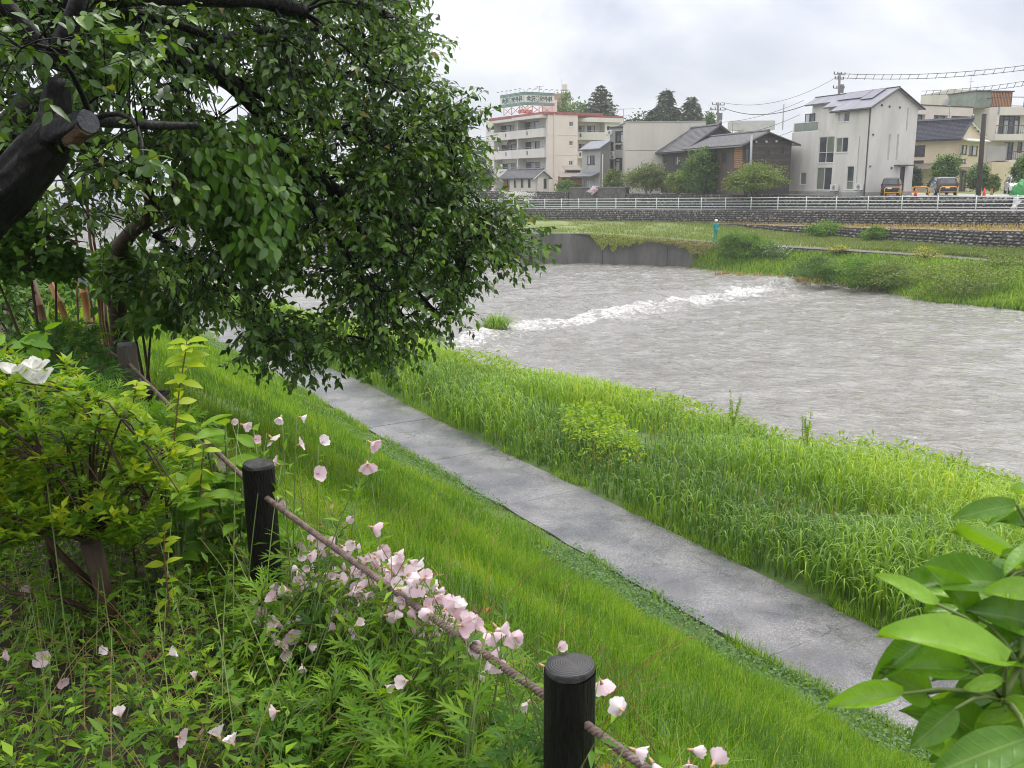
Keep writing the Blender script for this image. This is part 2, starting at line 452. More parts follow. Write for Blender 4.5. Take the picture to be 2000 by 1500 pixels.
M['cream_wall'] = mat('cream_wall', (0.62, 0.52, 0.36), 0.8, (0.70, 0.60, 0.44), 0.6)
M['pink_wall'] = mat('pink_wall', (0.66, 0.58, 0.53), 0.8, (0.73, 0.66, 0.61), 0.4)
M['offwhite_wall'] = mat('offwhite_wall', (0.64, 0.60, 0.54), 0.8, (0.73, 0.69, 0.63), 0.4, stretch=(1, 1, 0.3))
M['brick_red'] = mat('brick_red', (0.22, 0.09, 0.06), 0.8, (0.30, 0.13, 0.09), 5)
M['brick_brown'] = mat('brick_brown', (0.33, 0.20, 0.14), 0.8, (0.38, 0.24, 0.17), 2)
M['red_roof'] = mat('red_roof', (0.30, 0.085, 0.08), 0.6, (0.38, 0.13, 0.12), 1.5)
M['tile'] = mat('tile', (0.06, 0.062, 0.07), 0.35, (0.12, 0.122, 0.13), 2.5)
M['tile_gloss'] = mat('tile_gloss', (0.055, 0.06, 0.085), 0.22, (0.11, 0.115, 0.14), 3.5)
M['roof_metal'] = mat('roof_metal', (0.17, 0.18, 0.21), 0.35, (0.24, 0.25, 0.29), 1.2)
M['roof_brown'] = mat('roof_brown', (0.17, 0.14, 0.12), 0.6, (0.22, 0.19, 0.16), 2)
M['solar'] = mat('solar', (0.11, 0.11, 0.15), 0.15, (0.16, 0.16, 0.2), 2)
M['trim_dark'] = mat('trim_dark', (0.05, 0.05, 0.052), 0.5)
M['trim_white'] = mat('trim_white', (0.72, 0.72, 0.70), 0.5)
M['trim_bronze'] = mat('trim_bronze', (0.06, 0.045, 0.035), 0.4)
M['glass'] = mat('glass', (0.035, 0.042, 0.05), 0.06, (0.09, 0.10, 0.11), 0.8, spec=0.8)
M['glass_curtain'] = mat('glass_curtain', (0.42, 0.44, 0.42), 0.15, (0.56, 0.57, 0.54), 3, stretch=(6, 6, 0.3), spec=0.7)
M['glass_green'] = mat('glass_green', (0.16, 0.20, 0.15), 0.12, (0.22, 0.26, 0.2), 2, spec=0.8)
M['wood_dark'] = mat('wood_dark', (0.035, 0.033, 0.033), 0.7, (0.075, 0.07, 0.067), 3, stretch=(0.4, 0.4, 5))
M['wood_brown'] = mat('wood_brown', (0.065, 0.048, 0.04), 0.7, (0.11, 0.08, 0.066), 3, stretch=(3, 3, 0.4))
M['wood_orange'] = mat('wood_orange', (0.34, 0.16, 0.075), 0.6, (0.46, 0.25, 0.13), 2.5, stretch=(3, 3, 0.4))
M['steel_red'] = mat('steel_red', (0.55, 0.17, 0.12), 0.5)
M['steel_pink'] = mat('steel_pink', (0.68, 0.42, 0.36), 0.5)
M['steel'] = mat('steel', (0.35, 0.36, 0.37), 0.4, metal=0.6)
M['rail_paint'] = mat('rail_paint', (0.62, 0.70, 0.67), 0.4, (0.70, 0.76, 0.73), 4)
M['sign_white'] = mat('sign_white', (0.72, 0.75, 0.70), 0.5)
M['sign_green'] = mat('sign_green', (0.10, 0.23, 0.18), 0.5, (0.17, 0.30, 0.25), 3)
M['sign_text'] = mat('sign_text', (0.05, 0.13, 0.09), 0.5)
M['yellow'] = mat('yellow', (0.80, 0.36, 0.03), 0.4)
M['cone_red'] = mat('cone_red', (0.75, 0.05, 0.03), 0.5)
M['pole_con'] = mat('pole_con', (0.16, 0.155, 0.15), 0.7, (0.22, 0.21, 0.2), 2)
M['pole_wood'] = mat('pole_wood', (0.028, 0.022, 0.018), 0.7, (0.05, 0.04, 0.033), 5, stretch=(3, 3, 0.3))
M['cable'] = mat('cable', (0.06, 0.06, 0.065), 0.6)
M['tarp'] = mat('tarp', (0.012, 0.20, 0.035), 0.6, (0.025, 0.28, 0.06), 5, bump=0.5, bscale=4)
M['car_black'] = mat('car_black', (0.012, 0.013, 0.016), 0.18, spec=0.6, coat=0.6)
M['car_white'] = mat('car_white', (0.75, 0.76, 0.78), 0.25, spec=0.6, coat=0.6)
M['rubber'] = mat('rubber', (0.02, 0.02, 0.02), 0.8)
M['rim'] = mat('rim', (0.55, 0.56, 0.58), 0.3, metal=0.8)
M['lamp_red'] = mat('lamp_red', (0.22, 0.01, 0.01), 0.2)
M['lamp_clear'] = mat('lamp_clear', (0.78, 0.79, 0.82), 0.15)
M['plate'] = mat('plate', (0.8, 0.8, 0.76), 0.5)
M['rain_teal'] = mat('rain_teal', (0.008, 0.24, 0.23), 0.4, (0.02, 0.34, 0.32), 9, bump=0.5, bscale=9)
M['helmet'] = mat('helmet', (0.82, 0.82, 0.82), 0.3)
M['skin'] = mat('skin', (0.45, 0.26, 0.18), 0.5)
M['boot'] = mat('boot', (0.02, 0.03, 0.03), 0.5)
# near garden
M['post_wood'] = mat('post_wood', (0.004, 0.0037, 0.0034), 0.5, (0.013, 0.012, 0.0105), 5, detail=8, stretch=(3, 3, 0.35), bump=0.8, bscale=60, spec=0.3)
M['post_weathered'] = mat('post_weathered', (0.06, 0.052, 0.036), 0.75, (0.10, 0.09, 0.062), 5, detail=8, stretch=(3, 3, 0.35), bump=0.6, bscale=50)
M['rope'] = mat('rope', (0.11, 0.075, 0.066), 0.75, (0.24, 0.175, 0.15), 40, bump=0.4, bscale=200)
M['bark'] = mat('bark', (0.0025, 0.0025, 0.0026), 0.5, (0.011, 0.0105, 0.010), 9, detail=8, stretch=(1, 1, 0.5), bump=1.0, bscale=30, spec=0.22)
M['bark_brown'] = mat('bark_brown', (0.035, 0.020, 0.011), 0.7, (0.085, 0.05, 0.027), 12, stretch=(1, 1, 0.2), bump=0.6, bscale=40)
M['cutwood'] = mat('cutwood', (0.03, 0.033, 0.04), 0.6, (0.06, 0.063, 0.07), 14, bump=0.4, bscale=60)
M['brokenwood'] = mat('brokenwood', (0.05, 0.025, 0.012), 0.7, (0.17, 0.09, 0.04), 10, stretch=(1, 4, 4), bump=0.9, bscale=50)
M['bamboo'] = mat('bamboo', (0.36, 0.17, 0.05), 0.45, (0.48, 0.25, 0.085), 5, stretch=(2, 2, 0.4))
M['bamboo_dark'] = mat('bamboo_dark', (0.10, 0.055, 0.032), 0.55, (0.19, 0.105, 0.055), 5, stretch=(2, 2, 0.4))
M['tape'] = mat('tape', (0.38, 0.42, 0.46), 0.4)
M['black_plastic'] = mat('black_plastic', (0.018, 0.02, 0.022), 0.4)
M['edge_board'] = mat('edge_board', (0.10, 0.085, 0.07), 0.8, (0.19, 0.165, 0.14), 6)
M['stone_block'] = mat('stone_block', (0.05, 0.05, 0.052), 0.7, (0.09, 0.09, 0.092), 9, bump=0.5)
# leaves
M['cherry'] = leafmat('cherry', [(0.022, 0.054, 0.011), (0.042, 0.100, 0.014), (0.080, 0.175, 0.020), (0.16, 0.29, 0.028), (0.26, 0.20, 0.03)], 0.32, 0.36, 0.5)
M['glossy'] = leafmat('glossy', [(0.045, 0.115, 0.012), (0.085, 0.20, 0.016), (0.15, 0.30, 0.024)], 0.3, 0.3, 0.5)
M['roundleaf'] = leafmat('roundleaf', [(0.05, 0.135, 0.015), (0.09, 0.21, 0.022), (0.15, 0.30, 0.03)], 0.42, 0.35, 0.4)
M['azalea'] = leafmat('azalea', [(0.045, 0.125, 0.012), (0.11, 0.24, 0.014), (0.21, 0.35, 0.016), (0.38, 0.45, 0.025)], 0.45, 0.42, 0.3, big=0.2, bigscale=5.0)
M['herb'] = leafmat('herb', [(0.06, 0.16, 0.012), (0.135, 0.28, 0.016), (0.26, 0.43, 0.024)], 0.5, 0.42, 0.3)
M['herb_dark'] = leafmat('herb_dark', [(0.028, 0.085, 0.014), (0.05, 0.14, 0.02), (0.09, 0.21, 0.025)], 0.5, 0.35, 0.3)
M['broad'] = leafmat('broad', [(0.08, 0.20, 0.014), (0.14, 0.30, 0.018), (0.22, 0.40, 0.026)], 0.45, 0.4, 0.35, veins=True)
M['limeleaf'] = leafmat('limeleaf', [(0.28, 0.42, 0.02), (0.44, 0.54, 0.03)], 0.5, 0.42, 0.3)
M['stem'] = mat('stem', (0.14, 0.20, 0.05), 0.6)
M['stem_red'] = mat('stem_red', (0.17, 0.085, 0.045), 0.6)
M['camellia'] = leafmat('camellia', [(0.065, 0.175, 0.012), (0.14, 0.31, 0.018), (0.24, 0.45, 0.03)], 0.25, 0.35, 0.45, veins=True)
M['grass_slope'] = leafmat('grass_slope', [(0.06, 0.15, 0.010), (0.13, 0.275, 0.012), (0.23, 0.40, 0.016), (0.38, 0.42, 0.06)], 0.5, 0.38, 0.3, big=0.38, bigscale=0.9)
M['clover'] = leafmat('clover', [(0.035, 0.10, 0.018), (0.06, 0.155, 0.026), (0.10, 0.21, 0.035)], 0.5, 0.25)
M['grass_tall'] = leafmat('grass_tall', [(0.065, 0.15, 0.022), (0.15, 0.29, 0.03), (0.28, 0.45, 0.03), (0.44, 0.54, 0.05)], 0.42, 0.38, 0.4, big=0.25, bigscale=0.5)
M['grass_dry'] = leafmat('grass_dry', [(0.28, 0.19, 0.07), (0.36, 0.28, 0.10), (0.30, 0.30, 0.09)], 0.6, 0.3)
M['weed'] = leafmat('weed', [(0.11, 0.24, 0.010), (0.22, 0.37, 0.012), (0.38, 0.50, 0.02)], 0.5, 0.4, 0.3, big=0.2, bigscale=0.8)
M['far_leaf'] = leafmat('far_leaf', [(0.05, 0.12, 0.02), (0.095, 0.19, 0.026), (0.17, 0.28, 0.04)], 0.6, 0.3)
M['far_leaf_bright'] = leafmat('far_leaf_bright', [(0.06, 0.15, 0.015), (0.12, 0.25, 0.022), (0.22, 0.37, 0.035)], 0.6, 0.35, 0.3)
M['far_leaf_dark'] = leafmat('far_leaf_dark', [(0.035, 0.06, 0.028), (0.055, 0.09, 0.042), (0.08, 0.12, 0.055)], 0.7, 0.15)
M['far_leaf_lime'] = leafmat('far_leaf_lime', [(0.09, 0.155, 0.022), (0.16, 0.235, 0.03), (0.26, 0.32, 0.045)], 0.6, 0.3)
M['far_leaf_red'] = leafmat('far_leaf_red', [(0.08, 0.14, 0.03), (0.14, 0.20, 0.045), (0.21, 0.20, 0.075)], 0.6, 0.3)
M['vine'] = leafmat('vine', [(0.16, 0.22, 0.02), (0.25, 0.31, 0.03), (0.33, 0.33, 0.06)], 0.6, 0.2)
M['vine_dry'] = leafmat('vine_dry', [(0.14, 0.20, 0.03), (0.24, 0.25, 0.05), (0.34, 0.24, 0.10)], 0.6, 0.2)
M['far_grass'] = leafmat('far_grass', [(0.10, 0.16, 0.03), (0.17, 0.24, 0.045), (0.25, 0.30, 0.08)], 0.6, 0.3, big=0.25, bigscale=0.3)
M['petal_white'] = leafmat('petal_white', [(0.75, 0.75, 0.68), (0.85, 0.85, 0.80)], 0.6, 0.3, tcol=(1, 1, 1))
M['petal'] = leafmat('petal', [(0.80, 0.60, 0.67), (0.86, 0.73, 0.77), (0.88, 0.83, 0.84)], 0.6, 0.35, tcol=(1.0, 0.95, 0.95))
M['calyx'] = mat('calyx', (0.62, 0.44, 0.22), 0.6, (0.55, 0.28, 0.2), 30)
M['yellowflower'] = leafmat('yellowflower', [(0.16, 0.22, 0.025), (0.36, 0.36, 0.03), (0.58, 0.48, 0.03)], 0.6, 0.2)
M['litter'] = leafmat('litter', [(0.10, 0.045, 0.025), (0.22, 0.11, 0.055), (0.36, 0.22, 0.11), (0.42, 0.10, 0.035), (0.45, 0.38, 0.22)], 0.6, 0.1)
def stonemat():
    m, t, b = _mat('cobble')
    oi = t.nodes.new('ShaderNodeObjectInfo'); a = t.nodes.new('ShaderNodeAttribute'); a.attribute_name = 'rnd'
    ad = t.nodes.new('ShaderNodeMath'); ad.use_clamp = True
    # loose stones carry 'rnd', single stone objects their object random
    t.links.new(a.outputs['Fac'], ad.inputs[0])
    r = t.nodes.new('ShaderNodeValToRGB'); cr = r.color_ramp; cr.elements.new(0.7); cr.elements.new(0.9)
    for e, (p, c) in zip(cr.elements, [(0, (0.035, 0.033, 0.032)), (0.45, (0.085, 0.08, 0.075)), (0.8, (0.14, 0.135, 0.125)), (1.0, (0.30, 0.285, 0.26))]):
        e.position = p; e.color = col4(c)
    t.links.new(ad.outputs[0], r.inputs[0]); t.links.new(r.outputs[0], b.inputs['Base Color'])
    b.inputs['Roughness'].default_value = 0.6
    return m
M['cobble'] = stonemat()
def path_mat():
    """wet exposed-aggregate concrete: fine speckle, large wet and dry patches"""
    m, t, b = _mat('path_concrete')
    tcn = t.nodes.new('ShaderNodeTexCoord'); vec = tcn.outputs['Object']
    def noise(s, d=4):
        n = t.nodes.new('ShaderNodeTexNoise'); n.inputs['Scale'].default_value = s; n.inputs['Detail'].default_value = d
        t.links.new(vec, n.inputs['Vector']); return n.outputs['Fac']
    vo = t.nodes.new('ShaderNodeTexVoronoi'); vo.inputs['Scale'].default_value = 95.0; t.links.new(vec, vo.inputs['Vector'])
    r1 = t.nodes.new('ShaderNodeValToRGB'); cr = r1.color_ramp; cr.elements.new(0.5)
    for e, (p, c) in zip(cr.elements, [(0.1, (0.108, 0.109, 0.116)), (0.6, (0.158, 0.158, 0.166)), (0.97, (0.29, 0.288, 0.295))]):
        e.position = p; e.color = col4(c)
    sx = t.nodes.new('ShaderNodeSeparateColor'); t.links.new(vo.outputs['Color'], sx.inputs[0]); t.links.new(sx.outputs[0], r1.inputs[0])
    r2 = t.nodes.new('ShaderNodeValToRGB')
    r2.color_ramp.elements[0].position = 0.38; r2.color_ramp.elements[0].color = (0.55, 0.56, 0.60, 1)
    r2.color_ramp.elements[1].position = 0.62; r2.color_ramp.elements[1].color = (1.15, 1.13, 1.10, 1)
    t.links.new(noise(0.9, 7), r2.inputs[0])
    mu = t.nodes.new('ShaderNodeMix'); mu.data_type = 'RGBA'; mu.blend_type = 'MULTIPLY'; mu.inputs['Factor'].default_value = 1
    t.links.new(r1.outputs[0], mu.inputs['A']); t.links.new(r2.outputs[0], mu.inputs['B'])
    # weathered patches with shapes of their own
    r5 = t.nodes.new('ShaderNodeValToRGB')
    r5.color_ramp.elements[0].position = 0.5; r5.color_ramp.elements[0].color = (1, 1, 1, 1)
    r5.color_ramp.elements[1].position = 0.72; r5.color_ramp.elements[1].color = (0.72, 0.70, 0.66, 1)
    t.links.new(noise(3.1, 8), r5.inputs[0])
    mu2 = t.nodes.new('ShaderNodeMix'); mu2.data_type = 'RGBA'; mu2.blend_type = 'MULTIPLY'; mu2.inputs['Factor'].default_value = 1
    t.links.new(mu.outputs['Result'], mu2.inputs['A']); t.links.new(r5.outputs[0], mu2.inputs['B'])
    # hairline cracks
    vc = t.nodes.new('ShaderNodeTexVoronoi'); vc.feature = 'DISTANCE_TO_EDGE'; vc.inputs['Scale'].default_value = 0.42
    nd = t.nodes.new('ShaderNodeTexNoise'); nd.inputs['Scale'].default_value = 2.5; nd.inputs['Detail'].default_value = 6; t.links.new(vec, nd.inputs['Vector'])
    va = t.nodes.new('ShaderNodeVectorMath'); va.operation = 'MULTIPLY_ADD'; va.inputs[1].default_value = (.9, .9, .9); t.links.new(nd.outputs['Color'], va.inputs[0]); t.links.new(vec, va.inputs[2]); t.links.new(va.outputs[0], vc.inputs['Vector'])
    mrc = t.nodes.new('ShaderNodeMapRange'); mrc.inputs['From Min'].default_value = 0.0; mrc.inputs['From Max'].default_value = 0.006; mrc.inputs['To Min'].default_value = 0.38; mrc.inputs['To Max'].default_value = 1.0
    t.links.new(vc.outputs['Distance'], mrc.inputs['Value'])
    gate = t.nodes.new('ShaderNodeMapRange'); gate.inputs['From Min'].default_value = 0.5; gate.inputs['From Max'].default_value = 0.58; t.links.new(noise(0.35, 2), gate.inputs['Value'])
    mk = t.nodes.new('ShaderNodeMix'); mk.inputs['A'].default_value = 1.0; t.links.new(gate.outputs[0], mk.inputs['Factor']); t.links.new(mrc.outputs[0], mk.inputs['B'])
    mu3 = t.nodes.new('ShaderNodeVectorMath'); mu3.operation = 'SCALE'; t.links.new(mu2.outputs['Result'], mu3.inputs[0]); t.links.new(mk.outputs['Result'], mu3.inputs['Scale'])
    t.links.new(mu3.outputs[0], b.inputs['Base Color'])
    r3 = t.nodes.new('ShaderNodeMapRange'); r3.inputs['From Min'].default_value = 0.42; r3.inputs['From Max'].default_value = 0.6
    r3.inputs['To Min'].default_value = 0.08; r3.inputs['To Max'].default_value = 0.36
    t.links.new(noise(0.75, 6), r3.inputs['Value']); t.links.new(r3.outputs[0], b.inputs['Roughness'])
    bp = t.nodes.new('ShaderNodeBump'); bp.inputs['Strength'].default_value = 0.35; bp.inputs['Distance'].default_value = 0.006
    t.links.new(vo.outputs['Distance'], bp.inputs['Height']); t.links.new(bp.outputs[0], b.inputs['Normal'])
    return m
M['path'] = path_mat()
def water_mat():
    """turbid grey flood water, foam where the mesh carries 'foam'"""
    m, t, b = _mat('river_water')
    tcn = t.nodes.new('ShaderNodeTexCoord'); vec = tcn.outputs['Object']
    vr = t.nodes.new('ShaderNodeVectorRotate'); vr.rotation_type = 'Z_AXIS'; vr.inputs['Angle'].default_value = math.radians(22); t.links.new(vec, vr.inputs['Vector'])
    mpn = t.nodes.new('ShaderNodeMapping'); mpn.inputs['Scale'].default_value = (0.46, 1.0, 1.0)
    t.links.new(vr.outputs[0], mpn.inputs[0])
    def noise(s, d, v=mpn.outputs[0], dist=0.0):
        n = t.nodes.new('ShaderNodeTexNoise'); n.inputs['Scale'].default_value = s; n.inputs['Detail'].default_value = d; n.inputs['Distortion'].default_value = dist
        n.inputs['Roughness'].default_value = 0.62
        t.links.new(v, n.inputs['Vector']); return n.outputs['Fac']
    n1, n2 = noise(1.7, 4, dist=0.5), noise(5.0, 4, dist=0.6)
    fa = t.nodes.new('ShaderNodeAttribute'); fa.attribute_name = 'foam'
    nf = noise(2.6, 9, vec, 1.2)
    # foam = smoothstep(noise + attr)
    s = t.nodes.new('ShaderNodeMath'); t.links.new(fa.outputs['Fac'], s.inputs[0]); t.links.new(nf, s.inputs[1])
    mr = t.nodes.new('ShaderNodeMapRange'); mr.interpolation_type = 'SMOOTHSTEP'
    mr.inputs['From Min'].default_value = 0.80; mr.inputs['From Max'].default_value = 1.18
    t.links.new(s.outputs[0], mr.inputs['Value'])
    nb2 = t.nodes.new('ShaderNodeMapRange'); nb2.inputs['From Min'].default_value = 0.38; nb2.inputs['From Max'].default_value = 0.58; nb2.inputs['To Min'].default_value = 0.2
    t.links.new(noise(5.5, 6, vec, 0.6), nb2.inputs['Value'])
    fm = t.nodes.new('ShaderNodeMath'); fm.operation = 'MULTIPLY'; t.links.new(mr.outputs[0], fm.inputs[0]); t.links.new(nb2.outputs[0], fm.inputs[1]); mr = fm
    mxc = t.nodes.new('ShaderNodeMix'); mxc.data_type = 'RGBA'
    rp_ = t.nodes.new('ShaderNodeValToRGB'); rp_.color_ramp.elements[0].color = (0.16, 0.157, 0.14, 1); rp_.color_ramp.elements[1].color = (0.275, 0.272, 0.252, 1)
    rp_.color_ramp.elements[0].position = 0.2; rp_.color_ramp.elements[1].position = 0.8
    t.links.new(n1, rp_.inputs[0]); t.links.new(rp_.outputs[0], mxc.inputs['A']); mxc.inputs['B'].default_value = (0.66, 0.66, 0.655, 1)
    t.links.new(mr.outputs[0], mxc.inputs['Factor']); t.links.new(mxc.outputs['Result'], b.inputs['Base Color'])
    ro = t.nodes.new('ShaderNodeMapRange'); ro.inputs['To Min'].default_value = 0.07; ro.inputs['To Max'].default_value = 0.7
    t.links.new(mr.outputs[0], ro.inputs['Value']); t.links.new(ro.outputs[0], b.inputs['Roughness'])
    b.inputs['IOR'].default_value = 1.40
    ad = t.nodes.new('ShaderNodeMath'); ad.operation = 'MULTIPLY_ADD'; ad.inputs[1].default_value = 0.5
    t.links.new(n2, ad.inputs[0]); t.links.new(n1, ad.inputs[2])
    bp = t.nodes.new('ShaderNodeBump'); bp.inputs['Strength'].default_value = 1.0; bp.inputs['Distance'].default_value = 0.31
    nl_ = noise(0.16, 3, vec, 0.8); ml = t.nodes.new('ShaderNodeMapRange'); ml.inputs['From Min'].default_value = 0.35; ml.inputs['From Max'].default_value = 0.65; ml.inputs['To Min'].default_value = 0.45; ml.inputs['To Max'].default_value = 1.0
    t.links.new(nl_, ml.inputs['Value']); t.links.new(ml.outputs[0], bp.inputs['Strength'])
    t.links.new(ad.outputs[0], bp.inputs['Height']); t.links.new(bp.outputs[0], b.inputs['Normal'])
    return m
M['water'] = water_mat()
def post_top_mat():
    m, t, b = _mat('post_end_grain')
    tcn = t.nodes.new('ShaderNodeTexCoord')
    w = t.nodes.new('ShaderNodeTexWave'); w.wave_type = 'RINGS'; w.rings_direction = 'Z'; w.inputs['Scale'].default_value = 55; w.inputs['Distortion'].default_value = 2.5
    w.inputs['Detail'].default_value = 2; w.inputs['Detail Scale'].default_value = 6
    t.links.new(tcn.outputs['Object'], w.inputs['Vector'])
    r = t.nodes.new('ShaderNodeValToRGB'); r.color_ramp.elements[0].color = (0.02, 0.02, 0.02, 1); r.color_ramp.elements[1].color = (0.06, 0.06, 0.06, 1)
    t.links.new(w.outputs['Fac'], r.inputs[0]); t.links.new(r.outputs[0], b.inputs['Base Color'])
    b.inputs['Roughness'].default_value = 0.4
    bp = t.nodes.new('ShaderNodeBump'); bp.inputs['Strength'].default_value = 0.4; bp.inputs['Distance'].default_value = 0.004
    t.links.new(w.outputs['Fac'], bp.inputs['Height']); t.links.new(bp.outputs[0], b.inputs['Normal'])
    return m
M['post_top'] = post_top_mat()

# ================================================================== near bank: ground sheet and path
PATH_L = [(350, 625), (460, 690), (600, 768), (700, 831), (790, 885), (949, 975), (1075, 1044), (1192, 1119), (1320, 1193), (1480, 1286), (1608, 1359), (1800, 1460)]
_pl = [onz(x, y, 0)[:2] for x, y in PATH_L]
_pl = [_pl[0] + np.array([-0.53, 0.85]) * 60, _pl[0] + np.array([-0.53, 0.85]) * 15] + _pl + [_pl[-1] + np.array([0.55, -0.83]) * 6, _pl[-1] + np.array([0.6, -0.8]) * 40]
_pl = np.array(_pl)
def smooth_poly(P, step=0.5, it=3):
    P = np.asarray(P, float)
    d = np.concatenate([[0], np.cumsum(np.linalg.norm(np.diff(P, axis=0), axis=1))])
    s = np.arange(0, d[-1], step)
    Q = np.stack([np.interp(s, d, P[:, k]) for k in range(P.shape[1])], 1)
    for _ in range(it * 6):
        Q[1:-1] = 0.25 * Q[:-2] + 0.5 * Q[1:-1] + 0.25 * Q[2:]
    return Q
_pl = smooth_poly(_pl)
_tan = np.gradient(_pl, axis=0); _tan /= np.linalg.norm(_tan, axis=1, keepdims=True)
_nor = np.stack([-_tan[:, 1], _tan[:, 0]], 1)          # points to the river
PATH_W = 1.66
PC = _pl + _nor * PATH_W / 2                            # centre line, from upstream to downstream
PT, PN = _tan, _nor
def path_d(x, y):
    """signed distance to the path's centre line (river side positive) and index along it"""
    x = np.asarray(x, float); y = np.asarray(y, float); sh = x.shape
    q = np.stack([x.ravel(), y.ravel()], 1); best = np.empty(len(q)); idx = np.empty(len(q), int)
    for a in range(0, len(q), 20000):
        b = q[a:a + 20000]
        D = ((b[:, None, :] - PC[None, ::2, :]) ** 2).sum(-1)
        i = D.argmin(1) * 2
        best[a:a + 20000] = ((b - PC[i]) * PN[i]).sum(1); idx[a:a + 20000] = i
    return best.reshape(sh), idx.reshape(sh)
TERR = 3.8
_hd = np.array([-80, -7.25, -6.9, -6.4, -1.6, -1.02, -0.80, -0.62, 0.62, 0.80, 0.95, 1.3, 3.5, 5.6, 7.0, 7.8, 9.5, 13, 300])
_hz = np.array([TERR, TERR, TERR - 0.06, TERR - 0.35, 0.30, 0.055, 0.02, -0.09, -0.09, 0.01, 0.04, 0.05, -0.2, -0.62, -1.15, -1.75, -2.3, -2.8, -2.9])
_e = np.array([-0.53, 0.85])
def strip_k(x, y):
    t = (x - 4) * _e[0] + (y - 8) * _e[1]
    return np.interp(t, [-40, 0, 10, 19, 30, 60], [1.65, 1.55, 1.36, 1.06, 0.76, 0.6])
def Hn(x, y):
    """height of the near bank"""
    x = np.asarray(x, float); y = np.asarray(y, float)
    d, _ = path_d(x, y)
    de = np.where(d > 0.9, 0.9 + (d - 0.9) / strip_k(x, y), d)
    z = np.interp(de, _hd, _hz)
    off = (np.abs(d) > 1.2) & (d > -7.2)
    z = z + np.where(off, 0.09 * (vnoise(x, y, 0.7, 3) - 0.5) + 0.05 * (vnoise(x, y, 2.3, 5) - 0.5), 0)
    z = z + np.where(d < -7.2, 0.05 * (vnoise(x, y, 2.0, 8) - 0.5), 0)
    return z
def axis(parts):
    return np.unique(np.concatenate([np.arange(a, b, s) for a, b, s in parts]))
gx = axis([(-120, -24, 12), (-24, -9, 1.5), (-9, 14, 0.22), (14, 30, 2), (30, 131, 12)])
gy = axis([(-70, -4, 6), (-4, 32, 0.22), (32, 50, 1.5), (50, 62, 4)])
GX, GY = np.meshgrid(gx, gy); GZ = Hn(GX, GY)
def grid_mesh(name, X, Y, Z):
    ny, nx = X.shape
    V = np.stack([X, Y, Z], -1).reshape(-1, 3)
    i = (np.arange(ny - 1)[:, None] * nx + np.arange(nx - 1)[None, :]).ravel()
    L = np.stack([i, i + 1, i + nx + 1, i + nx], 1)
    return np_mesh(name, V, L.ravel(), np.arange(len(L)) * 4, np.full(len(L), 4))
me = grid_mesh('ground', GX, GY, GZ)
ground = link('ground', me, None)
me.materials.append(M['bank_ground'])
_sv = np.clip((-7.0 - path_d(GX, GY)[0]) / 0.4 + 0.5, 0, 1)
me.attributes.new('soil', 'FLOAT', 'POINT').data.foreach_set('value', _sv.ravel().astype(np.float32))
tag(ground, 'near bank: garden terrace, grassed slope and riverside strip', kind='structure')

# the concrete path: one slab between each pair of joints
path = bpy.data.objects.new('path', None); COL.objects.link(path); tag(path, 'grey concrete riverside path', kind='structure')
_j0 = onz(1614, 1196, 0)[:2]
ps = np.arange(len(PC)) * 0.5
i0 = int(((PC - _j0) ** 2).sum(1).argmin()) + 1
starts = list(range(i0 % 6, len(PC) - 8, 6))
starts = [s for s in starts if PC[s][1] < 60 and PC[s][1] > -12]
for a, b in zip(starts, starts[1:]):
    mb = MB(); n = b - a
    zt = 0.05 + random.uniform(-0.006, 0.006)
    for k in range(a, b + 1):
        g = 0.0025 if k == a else (-0.0025 if k == b else 0)
        for sd in (-1, 1):
            wob = 0.018 * math.sin(k * 2.3 + sd) + random.uniform(-0.012, 0.012)
            p = PC[k] + PN[k] * sd * (PATH_W / 2 + wob) + PT[k] * g
            mb.v += [(p[0], p[1], zt), (p[0], p[1], -0.12)]
    for k in range(n):
        q = 4 * k
        mb.f += [(q, q + 4, q + 6, q + 2), (q, q + 1, q + 5, q + 4), (q + 2, q + 6, q + 7, q + 3)]
    mb.f += [(0, 2, 3, 1), (4 * n, 4 * n + 1, 4 * n + 3, 4 * n + 2)]
    mb.build('slab', M['path'], path)

# ================================================================== river
WZ = -1.7
W0, W1 = np.array([-2.35, 42.1]), np.array([16.9, 60.7])       # crest of the low weir
_wd = (W1 - W0) / np.linalg.norm(W1 - W0); _wn = np.array([_wd[1], -_wd[0]])   # downstream normal
_ua = np.array([0.59, -0.807])                                  # flow direction
def weir(x, y):
    s = (x - W0[0]) * _wd[0] + (y - W0[1]) * _wd[1]
    bow = 1.3 * np.sin(np.clip((s + 3) / 31, 0, 1) * PI) + 0.9 * (vnoise(x, y, 0.35, 4) - 0.5) + 0.5 * np.sin(s * 0.55)
    return (x - W0[0]) * _wn[0] + (y - W0[1]) * _wn[1] + bow, s
def water_z(x, y):
    w, s = weir(x, y)
    z = WZ + 0.32 / (1 + np.exp(np.clip(w / 0.45, -30, 30)))
    a = x * _ua[0] + y * _ua[1]; b = -x * _ua[1] + y * _ua[0]
    rough = 0.75 + 1.9 * np.exp(-((w - 1.2) / 2.2) ** 2) + 0.5 * np.exp(-np.clip(w, 0, 40) / 12)
    wob = 1.4 * (vnoise(a, b, 0.25, 1) - 0.5)
    h = 0.075 * (vnoise(a * 1.0, b * 0.42 + wob, 0.9, 2) - 0.5) + 0.075 * (vnoise(a, b * 0.5 + wob, 1.9, 3) - 0.5) + 0.045 * (vnoise(a, b * 0.7, 4.0, 6) - 0.5)
    return z + h * rough * 1.5
ra = axis([(-260, -80, 20), (-80, -62, 2), (-62, 6, 0.22), (6, 40, 1.0), (40, 260, 20)])
rb = axis([(-40, -8, 4), (-8, 4, 1), (4, 62, 0.22), (62, 80, 2), (80, 121, 10)])
RA, RB = np.meshgrid(ra, rb)
